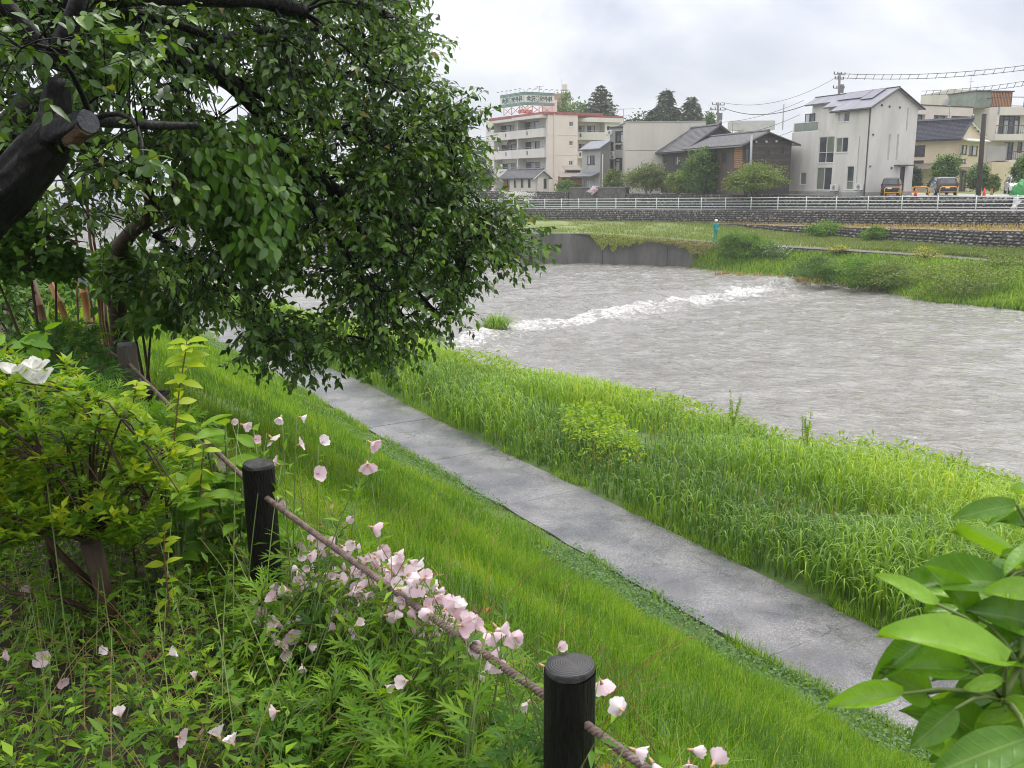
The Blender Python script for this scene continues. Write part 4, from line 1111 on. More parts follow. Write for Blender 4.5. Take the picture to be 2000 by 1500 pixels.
    window(r, FL, H['w5'], 1, 'trim_white', ['glass_green', 'glass'], rows=[0.36]); window(r, FL, H['w6'], 1, 'trim_white', 'glass_green')
    for k in range(3): window(r, FR, slits[k], 1, 'trim_white', 'glass_curtain', fw=0.03, sill=False)
    d = window(r, FR, slits[3], 2, 'trim_dark', ['trim_white', 'trim_dark'], fw=0.05, sill=False, name='entrance_door')
    a, z = FR.px(1759, 323); part('door_canopy', 'trim_dark', r, lambda m: FR.box(m, a - .75, a + .85, 0.004, 0.8, z - .05, z + .05))
    part('downpipe', 'trim_dark', r, lambda m: m.tube([FL.P(0.05, 0.09, z0), FL.P(0.05, 0.09, zE - .1)], 0.05, 6))
    a, z1 = FL.px(1678.5, 266); a2, z2 = FL.px(1672, 360); part('vent_pipe', 'trim_white', r, lambda m: m.tube([FL.P(a2, 0.08, z2), FL.P(a2, 0.08, z1)], 0.06, 6))
    # balcony screen
    s0, s1 = FL.px(1551, 250)[0], FL.px(1597, 250)[0]; zt = FL.px(1572, 240)[1]
    bal = part('balcony', 'trim_white', r, lambda m: (FL.box(m, s1, s0, -0.08, -0.02, zF, zF + .08), FL.box(m, s1, s0, -0.09, -0.01, zt, zt + .06), FL.box(m, s0, s0 + .1, -1.5, 0.0, zF + .003, zt + .05)))
    for k in range(3):
        a, b = s1 + (s0 - s1) * k / 3 + .03, s1 + (s0 - s1) * (k + 1) / 3 - .03
        part('screen_panel', 'glass_curtain', bal, lambda m: FL.box(m, a, b, -0.07, -0.04, zf2, zt)) if False else part('screen_panel', 'glass_green', bal, lambda m: FL.box(m, a, b, -0.07, -0.04, zF + .08, zt))
    h = FL.rect(1574, 222, 1592, 240, -1.9); window(r, FL, h, 2, 'trim_dark', ['glass', 'glass_curtain'], d=-1.74, sill=False)
    for (x, y) in ((1737, 208), (1722, 205.5), (1757, 210), (1705, 263), (1699, 325), (1740.5, 328)):
        a, z = FR.px(x, y); part('vent_hood', 'trim_dark', r, lambda m: FR.box(m, a - .06, a + .06, 0.003, 0.1, z - .08, z + .08))
    ac_unit(FL, 1629, 374, 1.0, 'white air conditioner beside the big sliding window of the white house')
    ac_unit(FL, 1677, 373, 1.0, 'white air conditioner under the white pipe of the white house')
white_house()

# ---- apartment block with a roof sign
def apartment():
    FL, FR = corner(1070, 370, 130.0, 29, TZ - 0.4)
    r = thing('apartment_block', tuple(FL.o), 'cream four-storey apartment block with red roof edge and long balconies', 'building')
    zt = FL.px(1070, 222)[1]; WL = FL.px(949.5, 300)[0]; WR = FR.px(1128, 300)[0]; zb = TZ - 0.4
    # floors: parapet top / bottom at pixel rows near column 1040
    fl = [(FL.px(1040, 252.5)[1], FL.px(1040, 269)[1]), (FL.px(1040, 291)[1], FL.px(1040, 308.5)[1])]
    pitch = fl[0][0] - fl[1][0]
    fl.append((fl[1][0] - pitch, fl[1][1] - pitch))
    sM = FL.px(1010.5, 290)[0]; s0 = FL.px(1066, 290)[0]; s1 = FL.px(965, 290)[0]
    rec = -1.3
    def fx(x0, y0, x1, y1): return FL.rect(x0, y0, x1, y1, rec)
    c1 = lambda cx, cy: (930 + cx / 5.556, 150 + cy / 5.556)
    wins = [fx(*c1(527, 487), *c1(685, 600)), fx(*c1(533, 703), *c1(690, 812)), fx(*c1(540, 925), *c1(695, 1030)), fx(*c1(272, 525), *c1(415, 630)), fx(*c1(275, 735), *c1(430, 840)), fx(*c1(285, 940), *c1(430, 1050))]
    mb = MB()
    wall_holes(mb, FL, s0, s1, zb, zt, wins, d=rec)
    wall_holes(mb, FL, 0, s0, zb, zt, [])
    side = [FL.rect(*c1(122, 548), *c1(155, 600)), FL.rect(*c1(135, 748), *c1(158, 790))]
    wall_holes(mb, FL, s1, WL, zb, zt, side)
    for s_ in (s0, s1): mb.poly([FL.P(s_, 0, zb), FL.P(s_, rec, zb), FL.P(s_, rec, zt), FL.P(s_, 0, zt)])
    FL.box(mb, sM - .12, sM + .12, rec, 0.0, zb, zt)
    mb.poly([FL.P(WL, 0, zb), FL.P(WL, -9, zb), FL.P(WL, -9, zt), FL.P(WL, 0, zt)])
    mb.build('wall', M['apt_wall'], r)
    rw = [FR.rect(*c1(1010, 485), *c1(1055, 540)), FR.rect(*c1(1010, 695), *c1(1053, 745)), FR.rect(*c1(1007, 910), *c1(1052, 960))]
    mb = MB(); wall_holes(mb, FR, 0, WR, zb, zt, rw); mb.poly([FR.P(WR, 0, zb), FR.P(WR, -14, zb), FR.P(WR, -14, zt), FR.P(WR, 0, zt)])
    mb.build('gable_wall', M['apt_beige'], r)
    for k, y in enumerate((264, 303)):
        z = FR.px(1100, y)[1]; part('string_course', 'apt_beige', r, lambda m: FR.box(m, 0, WR, 0.003, 0.04, z, z + .08))
    part('downpipe', 'apt_beige', r, lambda m: m.tube([FR.P(1.0, 0.12, zb), FR.P(1.0, 0.12, zt)], 0.08, 6))
    gl = [['glass_curtain', 'glass_curtain', 'glass', 'glass_curtain'], ['glass', 'glass_curtain', 'glass', 'glass_curtain'], ['glass', 'glass_curtain', 'glass', 'glass'], ['glass', 'glass_curtain', 'glass', 'glass'], ['glass', 'glass', 'glass', 'glass_curtain'], ['glass', 'glass_curtain', 'glass', 'glass']]
    for h, g in zip(wins, gl): window(r, FL, h, 3, 'trim_dark', g, d=rec, fw=0.09, sill=False)
    for h in side: window(r, FL, h, 2, 'trim_white', 'glass', fw=0.05)
    for h in rw: window(r, FR, h, 2, 'trim_white', 'glass', fw=0.06)
    for k, (t, b) in enumerate(fl):
        for q, (a, e) in enumerate(((s0 + .02, sM - .14), (sM + .14, s1 - .02))):
            ext = 0.35 if q == 0 else 0.1
            bal = part('balcony', 'apt_wall', r, lambda m: (FL.box(m, a, e, ext - 0.15, ext, b, t), FL.box(m, a, e, rec + .003, ext - 0.15, b, b + .18), FL.box(m, a, a + .12, rec + .003, ext - .15, b + .18, t), FL.box(m, e - .12, e, rec + .003, ext - .15, b + .18, t)))
            part('handrail', 'steel', bal, lambda m: (m.tube([FL.P(a, ext - .07, t + .22), FL.P(e, ext - .07, t + .22)], 0.03, 5), *[m.tube([FL.P(a + (e - a) * j / 6, ext - .07, t), FL.P(a + (e - a) * j / 6, ext - .07, t + .22)], 0.025, 4) for j in range(7)]))
            mid = (a + e) / 2 + (0.6 if q == 0 else -0.4)
            part('drain_vent', 'trim_dark', bal, lambda m: FL.box(m, mid - .13, mid + .13, ext + .002, ext + .03, t - .75, t - .25))
    part('roof_canopy', 'apt_wall', r, lambda m: (FL.box(m, s0 - .3, sM - .01, -1.3, 0.9, zt - .5, zt - .1), FL.box(m, sM + .01, s1 + .3, -1.3, 0.6, zt - .5, zt - .12)))
    ro = part('roof', 'red_roof', r, lambda m: (FL.box(m, -0.1, s1 + .4, -9, 0.65, zt - .09, zt + .26), FL.box(m, s1 + .41, WL + .1, -9, 0.1, zt - .05, zt + .12)))
    TW = Face(np.array([*at(1060, 215, 141)[:2], zt]), np.array([1.0, 0.0]), np.array([0, -1.0]))
    part('stair_tower', 'apt_wall', r, lambda m: TW.box(m, 0, TW.px(1088, 205)[0], -3.5, 0, zt + .42, TW.px(1080, 195)[1]))
    # awning hung on one balcony
    s_, z_ = FL.px(*c1(330, 700)); part('awning', 'trim_bronze', r, lambda m: m.slab([FL.P(s_ + 1, -.9, z_ + .4), FL.P(s_ - 2, -.9, z_ + .5), FL.P(s_ - 2.1, 0, z_ - .1), FL.P(s_ + .2, 0, z_ - .8)], 0.03))
    # rear wing
    dW = -5.5
    FW = Face(FR.P(WR, dW, zb), FR.u, FR.n)
    ztw = FW.px(1135, 233)[1]; We = FW.px(1212, 240)[0]
    ww = [FW.rect(*c1(1112, 530), *c1(1175, 612), -1.2), FW.rect(*c1(1205, 530), *c1(1290, 612), -1.2), FW.rect(*c1(1112, 728), *c1(1175, 815), -1.2), FW.rect(*c1(1205, 725), *c1(1285, 812), -1.2)]
    ws = FW.rect(*c1(1420, 535), *c1(1450, 605)); ve = FW.px(*c1(1395, 600))[0]
    mb = MB(); wall_holes(mb, FW, 0, ve, zb, ztw, ww, d=-1.2); wall_holes(mb, FW, ve, We, zb, ztw, [ws])
    mb.poly([FW.P(ve, 0, zb), FW.P(ve, -1.2, zb), FW.P(ve, -1.2, ztw), FW.P(ve, 0, ztw)]); mb.poly([FW.P(We, 0, zb), FW.P(We, -9, zb), FW.P(We, -9, ztw), FW.P(We, 0, ztw)])
    mb.build('wing_wall', M['apt_wall'], r)
    for h in ww: window(r, FW, h, 2, 'trim_dark', ['glass', 'glass_curtain'], d=-1.2, fw=0.08, sill=False)
    window(r, FW, ws, 1, 'trim_dark', 'glass')
    for (yt, yb) in ((600, 685), (805, 885)):
        t = FW.px(*c1(1240, yt))[1]; b = FW.px(*c1(1240, yb))[1]
        bal = part('balcony', 'apt_wall', r, lambda m: (FW.box(m, 0, ve - .01, .1, .25, b, t), FW.box(m, 0, ve - .01, -1.19, .1, b, b + .18)))
        part('drain_vent', 'trim_dark', bal, lambda m: FW.box(m, ve * .45, ve * .45 + .3, .252, .27, t - .75, t - .25))
        part('handrail', 'steel', bal, lambda m: m.tube([FW.P(0.1, .17, t + .2), FW.P(ve - .1, .17, t + .2)], 0.03, 5))
    part('wing_roof', 'red_roof', r, lambda m: FW.box(m, 0.02, We + .1, -9, 0.5, ztw + .28, ztw + .55))
    part('wing_fascia', 'apt_wall', r, lambda m: FW.box(m, 0.02, We + .1, -9, 0.49, ztw - .35, ztw + .279))
    ac_unit(FR, 1104, 269, .7, 'small air conditioner high on the beige gable of the apartment block') if False else None
    # ---- roof sign, two faces at a corner
    SL, SR = corner(1024, 192, 134.0, 31, zt)
    sg = thing('roof_sign', tuple(SL.o), 'green and white rooftop billboard with dark Japanese lettering on red trestles', 'sign')
    la = SL.px(977, 200)[0]; ra_ = SR.px(1083, 195)[0]; zT = SL.px(1024, 179)[1]; zB = SL.px(1024, 205)[1]; h = zT - zB
    part('panel', 'sign_white', sg, lambda m: (SL.box(m, 0, la, -0.25, 0, zB, zT), SR.box(m, 0.0, ra_, -0.25, 0.001, zB, zT)))
    for Fc, ln in ((SL, la), (SR, ra_)):
        for (a, b) in ((0.0, .07), (.095, .165), (.19, .235), (.765, .81), (.835, .905), (.93, 1.0)):
            part('stripe', 'sign_green', sg, lambda m: Fc.box(m, 0.0, ln, 0.004, 0.03, zB + h * a, zB + h * b))
        cu = bpy.data.curves.new('lettering', 'FONT'); cu.body = '金沢美容外科'; cu.size = 1.0; cu.extrude = 0.01; cu.offset = 0.03
        cu.align_x = 'CENTER'; cu.align_y = 'CENTER'
        tmp = bpy.data.objects.new('tmp', cu); COL.objects.link(tmp)
        bpy.context.view_layer.update()
        me = bpy.data.meshes.new_from_object(tmp.evaluated_get(bpy.context.evaluated_depsgraph_get()))
        bpy.data.objects.remove(tmp)
        w_ = max(v.co.x for v in me.vertices) - min(v.co.x for v in me.vertices); h_ = max(v.co.y for v in me.vertices) - min(v.co.y for v in me.vertices)
        cx = (max(v.co.x for v in me.vertices) + min(v.co.x for v in me.vertices)) / 2; cyy = (max(v.co.y for v in me.vertices) + min(v.co.y for v in me.vertices)) / 2
        fx_, fy_ = ln * .86 / w_, h * .46 / h_
        sgn = 1 if Fc is SR else -1
        for v in me.vertices:
            a = ln / 2 + sgn * (v.co.x - cx) * fx_
            v.co = Vector(Fc.P(a, 0.03 + v.co.z * 1.0, zB + h * .5 + (v.co.y - cyy) * fy_))
        link('lettering', me, M['sign_text'], sg)
    for k in range(6):
        for Fc, ln in ((SL, la), (SR, ra_)):
            s_ = ln * (k + (0 if Fc is SL else .5)) / 5.5
            if s_ > ln: continue
            part('lamp_arm', 'steel', sg, lambda m: (m.tube([Fc.P(s_, -.1, zT), Fc.P(s_, .1, zT + .3), Fc.P(s_, .7, zT + .35)], 0.03, 4), Fc.box(m, s_ - .12, s_ + .12, .6, .85, zT + .3, zT + .4)))
    zr_ = zt + .42
    for Fc, ln, pts in ((SL, la, 3), (SR, ra_, 3)):
        for k in range(pts + 1):
            s_ = ln * k / pts
            part('trestle_post', 'steel_pink', sg, lambda m: m.tube([Fc.P(s_, -.6, zr_), Fc.P(s_, -.6, zB)], 0.07, 5))
            if k < pts:
                e = ln * (k + 1) / pts
                part('trestle_brace', 'steel_pink', sg, lambda m: (m.tube([Fc.P(s_, -.6, zr_), Fc.P(e, -.6, zB)], 0.06, 4), m.tube([Fc.P(e, -.6, zr_), Fc.P(s_, -.6, zB)], 0.06, 4)))
    part('trestle_box', 'steel_red', sg, lambda m: SR.box(m, .6, ra_ * .5, -2.6, -1.8, zr_ + .1, zr_ + (zB - zr_) * .55))
    a = thing('tv_antenna', tuple(at(1053, 196, 139)), 'thin television antenna on the roof behind the billboard', 'antenna')
    p = at(1053, 200, 139); q = at(1053, 168, 139)
    part('mast', 'steel', a, lambda m: m.tube([p - [0, 0, 2], q], 0.04, 5)); part('boom', 'steel', a, lambda m: (m.tube([at(1047, 170, 139), at(1062, 168, 139)], 0.035, 4), *[m.tube([at(x, 168, 139), at(x, 173, 139)], 0.025, 4) for x in (1047, 1049.5, 1054)]))
apartment()

# ---- small annex with tiled gable roof
def annex():
    c1 = lambda cx, cy: (930 + cx / 5.556, 150 + cy / 5.556)
    FL, FR = corner(1045, 372, 121.0, 27, TZ)
    r = thing('annex_house', tuple(FL.o), 'low cream annex with dark tiled gable roof in front of the apartment block', 'house')
    WL = FL.px(982, 365)[0]; WR = FR.px(1072, 360)[0]; zE = FL.px(1043, 343)[1]; sr = WR * .5; zr = FR.px(1063, 331)[1]
    hs = [FL.rect(*c1(a, 1105), *c1(b, 1205)) for a, b in ((408, 436), (484, 513), (560, 590), (335, 360))]
    sb = FL.px(*c1(362, 1100))[0]
    mb = MB(); wall_holes(mb, FL, 0, sb, TZ, zE, hs[:3]); dr = FR.rect(*c1(725, 1105), *c1(765, 1215))
    wall_holes(mb, FR, 0, WR, TZ, zE, [dr]); mb.poly([FR.P(0, 0, zE), FR.P(WR, 0, zE), FR.P(sr, 0, zr)])
    mb.poly([FL.P(WL, 0, TZ), FL.P(WL, -WR, TZ), FL.P(WL, -WR, zE), FL.P(WL, 0, zE)]); mb.build('wall', M['slab_beige'], r)
    mb = MB(); wall_holes(mb, FL, sb, WL, TZ, zE, [hs[3]]); mb.build('brick_wall', M['brick_red'], r)
    for h in hs: window(r, FL, h, 1, 'trim_bronze', 'glass', fw=.04, sill=False)
    window(r, FR, dr, 1, 'trim_bronze', 'trim_dark', name='door', sill=False)
    part('porch_panel', 'offwhite_wall', r, lambda m: FR.box(m, dr[0] - .9, dr[0] - .05, .05, .25, TZ, zE - .25))
    a, b, A, B = gable_roof(FL, FR, WL, WR, sr, zr, zE, zE, .5, .5, .12)
    ro = a.build('roof', M['tile'], r); b.build('roof', M['tile'], r)
    tiles_on(A, 'tiles', 'tile', ro, 30, 8, 0.05)
    part('ridge', 'tile', ro, lambda m: m.tube([A[0] + [0, 0, .08], A[1] + [0, 0, .08]], 0.13, 6))
    part('verge', 'trim_white', ro, lambda m: m.tube([A[3] - [0, 0, .1], A[0] - [0, 0, .1], B[3] - [0, 0, .1]], 0.06, 4))
annex()

# ---- red shed with brown lean-to roofs
def shed():
    FL, FR = corner(1098, 374, 122.0, 5, TZ)
    r = thing('red_shed', tuple(FR.o), 'small red boarded shed with stepped brown roofs beside the grey house', 'shed')
    WR = FR.px(1138, 360)[0]; zE = FR.px(1110, 344)[1]
    h = FR.rect(1109, 350, 1117, 358)
    mb = MB(); wall_holes(mb, FR, 0, WR, TZ, zE, [h]); mb.poly([FR.P(0, 0, TZ), FR.P(0, -4, TZ), FR.P(0, -4, zE), FR.P(0, 0, zE)]); mb.build('wall', M['brick_red'], r)
    window(r, FR, h, 1, 'trim_bronze', 'glass', fw=.05)
    z1, z2, z3 = zE, FR.px(1115, 336, -1.5)[1], FR.px(1115, 325, -3)[1]
    part('roof', 'roof_brown', r, lambda m: m.slab([FR.P(-.4, .5, z1 - .1), FR.P(WR + .1, .5, z1 - .1), FR.P(WR + .1, -2, z2), FR.P(-.2, -2, z2)], .1))
    part('upper_wall', 'wood_brown', r, lambda m: FR.box(m, .9, WR, -4, -2.05, zE, z3 - .35))
    part('upper_roof', 'roof_brown', r, lambda m: m.slab([FR.P(.6, -1.6, z3 - .45), FR.P(WR + .1, -1.6, z3 - .45), FR.P(WR + .1, -4.2, z3 + .15), FR.P(.6, -4.2, z3 + .15)], .1))
shed()

# ---- narrow grey house with a mono-pitch roof
def grey_house():
    c1 = lambda cx, cy: (930 + cx / 5.556, 150 + cy / 5.556)
    FL, FR = corner(1172, 374, 116.0, 24, TZ)
    r = thing('grey_house', tuple(FL.o), 'narrow two-storey grey house with slanted dark roof and one upper window', 'house')
    WL = FL.px(1137, 330)[0]; WR = FR.px(1190.5, 330)[0]
    zE = FL.px(1171, 288)[1]; zr = FR.px(1189, 275)[1]
    h = FL.rect(*c1(1205, 855), *c1(1290, 950))
    mb = MB(); wall_holes(mb, FL, 0, WL, TZ, zE, [h]); mb.poly([FL.P(WL, 0, TZ), FL.P(WL, -WR, TZ), FL.P(WL, -WR, zr), FL.P(WL, 0, zE)]); mb.build('wall', M['grey_wall'], r)
    mb = MB(); wall_holes(mb, FR, 0, WR, TZ, zE, []); mb.poly([FR.P(0, 0, zE), FR.P(WR, 0, zE), FR.P(WR, 0, zr)]); mb.poly([FR.P(WR, 0, TZ), FR.P(WR, -WL, TZ), FR.P(WR, -WL, zr), FR.P(WR, 0, zr)]); mb.build('side_wall', M['dark_grey_wall'], r)
    k = (zr - zE) / WR
    part('roof', 'roof_metal', r, lambda m: m.slab([FL.P(-.3, -WR, zr + .12), FL.P(WL + .2, -WR, zr + .12), FL.P(WL + .2, .4, zE - k * .4 + .12), FL.P(-.3, .4, zE - k * .4 + .12)], .15))
    part('fascia', 'trim_dark', r, lambda m: m.tube([FL.P(-.32, .42, zE - k * .4 + .02), FL.P(WL + .2, .42, zE - k * .4 + .02)], .07, 4))
    window(r, FL, h, 3, 'trim_dark', ['glass', 'glass', 'glass_curtain'], fw=.06)
    z = FL.px(1160, 344)[1]; part('awning', 'roof_metal', r, lambda m: m.slab([FL.P(.1, 0.01, z + .5), FL.P(WL + .3, 0.01, z + .5), FL.P(WL + .6, 1.3, z), FL.P(.1, 1.3, z)], .08))
    a = FL.rect(1148, 353, 1158, 366); window(r, FL, a, 2, 'trim_white', 'glass_curtain', d=0.16)
    part('downpipe', 'offwhite_wall', r, lambda m: m.tube([FR.P(.25, .1, TZ), FR.P(.25, .1, TZ + 4.6)], .09, 6))
grey_house()

# ---- dark steel-framed back building with stacked windows
def framed_building():
    c1 = lambda cx, cy: (930 + cx / 5.556, 150 + cy / 5.556)
    FL, FR = corner(1219, 374, 117.0, 52, TZ)
    r = thing('framed_building', tuple(FL.o), 'narrow building side with dark framed windows stacked beside the blank beige block', 'building')
    WL = FL.px(1190.5, 320)[0]; zt = FL.px(1210, 250)[1]
    hs = [FL.rect(*c1(1505, 590), *c1(1605, 720)), FL.rect(*c1(1505, 735), *c1(1605, 790)), FL.rect(*c1(1500, 880), *c1(1600, 1035)), FL.rect(*c1(1452, 705), *c1(1490, 805)), FL.rect(*c1(1452, 905), *c1(1490, 1000))]
    mb = MB(); wall_holes(mb, FL, 0, WL, TZ, zt, hs, rev=.3); mb.poly([FL.P(WL, 0, TZ), FL.P(WL, -6, TZ), FL.P(WL, -6, zt), FL.P(WL, 0, zt)]); mb.build('wall', M['grey_wall'], r)
    for k, h in enumerate(hs): window(r, FL, h, 2 if k < 3 else 1, 'trim_dark', ['glass_curtain', 'glass'] if k < 2 else ['glass', 'glass_curtain'], fw=.12, rev=.3, rows=[.75] if k in (0, 2) else None, sill=False)
    part('roof_edge', 'trim_dark', r, lambda m: FL.box(m, -.02, WL + .1, -6, .15, zt, zt + .2))
    for (x, y) in ((1190, 264), (1194, 305), (1196, 312)):
        ac_unit(FL, x, y, .85, 'wall-hung air conditioner on the framed building, ' + {264: 'topmost of three', 305: 'middle of three', 312: 'lowest of three'}[y], d=.4)
framed_building()

# ---- blank beige block
def beige_block():
    FL, FR = corner(1220, 375, 114.0, 42, TZ)
    FR = Face(FR.o, np.array([math.cos(.0), math.sin(.0)]), np.array([0, -1.0]))
    r = thing('beige_block', tuple(FR.o), 'blank windowless beige concrete block behind the wooden house', 'building')
    WR = FR.px(1377, 300)[0]; zt = FR.px(1300, 239)[1]
    for k in range(2):
        a, b = WR * k * .8, WR * (.8 + k * .2) - .03
        mid = FR.px(1260, 294)[1]
        for (z0, z1) in ((TZ, mid - .02), (mid + .02, zt)):
            part('wall_panel', 'slab_beige', r, lambda m: FR.box(m, a, b, -.3, 0, z0, z1))
    part('core', 'slab_beige', r, lambda m: FR.box(m, .05, WR - .06, -11, -.31, TZ, zt - .05))
    part('roof_edge', 'grey_wall', r, lambda m: FR.box(m, -.05, WR + .02, -11.1, .06, zt + .003, zt + .15))
beige_block()

# ---- old wooden house: two gabled volumes
def wooden_house():
    c2 = lambda cx, cy: (1240 + cx / 5.556, 160 + cy / 5.556)
    FL, FR = corner(1453, 376, 93.0, 13, TZ)
    r = thing('wooden_house', tuple(FL.o), 'old dark timber house with two tiled gables behind the shrubs', 'house')
    WL = FL.px(*c2(590, 800))[0]; WR = FR.px(*c2(1695, 800))[0]; zE = FL.px(*c2(1185, 652))[1]; sr, zr = FR.px(*c2(1430, 540))
    hl = [FL.rect(*c2(640, 765), *c2(760, 835)), FL.rect(*c2(940, 760), *c2(1005, 870))]
    mb = MB(); wall_holes(mb, FL, 0, WL, TZ, zE, hl); mb.build('long_wall', M['wood_brown'], r)
    for h, g in zip(hl, (['glass_curtain', 'glass_curtain', 'glass'], ['trim_dark', 'glass'])): window(r, FL, h, len(g), 'trim_bronze', g, fw=.06)
    hr = [FR.rect(*c2(1195, 720), *c2(1245, 860)), FR.rect(*c2(1420, 745), *c2(1452, 790)), FR.rect(*c2(1585, 705), *c2(1612, 775))]
    mb = MB(); wall_holes(mb, FR, 0, WR, TZ, zE, hr); zE2 = zE
    mb.poly([FR.P(0, 0, zE), FR.P(WR, 0, zE2), FR.P(sr, 0, zr)]); mb.poly([FR.P(WR, 0, TZ), FR.P(WR, -WL, TZ), FR.P(WR, -WL, zE), FR.P(WR, 0, zE)]); mb.build('gable_wall', M['wood_dark'], r)
    for h in hr: window(r, FR, h, 1, 'trim_dark', 'glass', fw=.05)
    # lapped boards of the gable
    hgt = zr - TZ; nb = int(hgt / .22)
    for k in range(nb):
        z = TZ + k * .22
        if z < zE: a, b = 0.02, WR - .02
        else: a = sr * (z - zE + .2) / (zr - zE) + .05; b = WR - (WR - sr) * (z - zE + .2) / (zr - zE) - .05
        if b - a < .4: break
        segs = [(a, b)]
        for h in hr:
            if h[2] - .1 < z + .11 < h[3] + .1:
                segs = [s_ for q in segs for s_ in ((q[0], min(q[1], h[0] - .06)), (max(q[0], h[1] + .06), q[1])) if s_[1] - s_[0] > .05]
        mb = MB()
        for a_, b_ in segs: mb.hexa([FR.P(a_, 0.003, z), FR.P(b_, 0.003, z), FR.P(b_, .035, z), FR.P(a_, .035, z), FR.P(a_, .003, z + .215), FR.P(b_, .003, z + .215), FR.P(b_, .012, z + .215), FR.P(a_, .012, z + .215)])
        mb.build('board', M['wood_dark'] if k % 3 else M['wood_brown'], r)
    s0, s1 = FL.px(*c2(1175, 800))[0], FL.px(*c2(1088, 800))[0]; za, zb_ = FL.px(*c2(1130, 930))[1], FL.px(*c2(1130, 690))[1]
    for k in range(12):
        z = za + (zb_ - za) * k / 12; part('slat', 'wood_orange', r, lambda m: FL.box(m, s0, s1, .02, .09, z, z + (zb_ - za) / 12 * .72))
    for (x, y) in ((1310, 650), (1420, 650), (1530, 645)):
        a, z = FR.px(*c2(x, y)); part('wall_lamp', 'trim_white', r, lambda m: m.ell(FR.P(a, .12, z), (.13, .13, .13), 8, 5), smooth=True)
    a, b, A, B = gable_roof(FL, FR, WL, WR, sr, zr, zE, zE, .7, .5, .14)
    ro = a.build('roof', M['tile'], r); b.build('roof', M['tile'], r)
    tiles_on(A, 'tiles', 'tile', ro, 46, 14, 0.05); 
    part('ridge', 'tile', ro, lambda m: m.tube([A[0] + [0, 0, .1], A[1] + [0, 0, .1]], .14, 6))
    part('gable_trim', 'trim_dark', ro, lambda m: m.tube([A[3] - [0, 0, .1], A[0] - [0, 0, .08], B[3] - [0, 0, .1]], .09, 4))
    part('gutter', 'steel', ro, lambda m: m.tube([A[3] - [0, 0, .1], A[2] - [0, 0, .1]], .06, 5))
    # rear volume
    GL = Face(FL.P(WL, 0, TZ), FL.u, FL.n); GR = Face(FL.P(WL, 0, TZ), FR.u, FR.n)
    W2 = GL.px(*c2(232, 800))[0]; V2 = 7.0; zE3 = GL.px(*c2(585, 700))[1]; sr2, zr2 = GR.px(*c2(905, 475))
    V2 = sr2 * 2.0
    hh = [GL.rect(*c2(250, 810), *c2(330, 900)), GL.rect(*c2(420, 810), *c2(515, 900))]
    mb = MB(); wall_holes(mb, GL, 0, W2, TZ, zE3, hh); mb.poly([GR.P(0, 0, TZ), GR.P(V2, 0, TZ), GR.P(V2, 0, zE3), GR.P(sr2, 0, zr2), GR.P(0, 0, zE3)]); mb.poly([GL.P(W2, 0, TZ), GL.P(W2, -V2, TZ), GL.P(W2, -V2, zE3), GL.P(W2, -sr2, zr2), GL.P(W2, 0, zE3)]); mb.build('rear_wall', M['wood_dark'], r)
    for h in hh: window(r, GL, h, 4, 'trim_bronze', ['glass', 'glass', 'glass_curtain', 'glass'], fw=.05, sill=False)
    a, b, A, B = gable_roof(GL, GR, W2, V2, sr2, zr2, zE3, zE3, .8, .55, .14)
    ro = a.build('rear_roof', M['tile'], r); b.build('rear_roof', M['tile'], r)
    tiles_on(A, 'tiles', 'tile', ro, 40, 18, 0.06)
    part('ridge', 'tile', ro, lambda m: (m.tube([A[0] + [0, 0, .12], A[1] + [0, 0, .12]], .16, 6), m.ell(A[0] + [0, 0, .2], (.2, .3, .35), 6, 4)))
    part('verge', 'tile', ro, lambda m: m.tube([A[3] + [0, 0, .05], A[0] + [0, 0, .05], B[3] + [0, 0, .05]], .11, 5))
wooden_house()

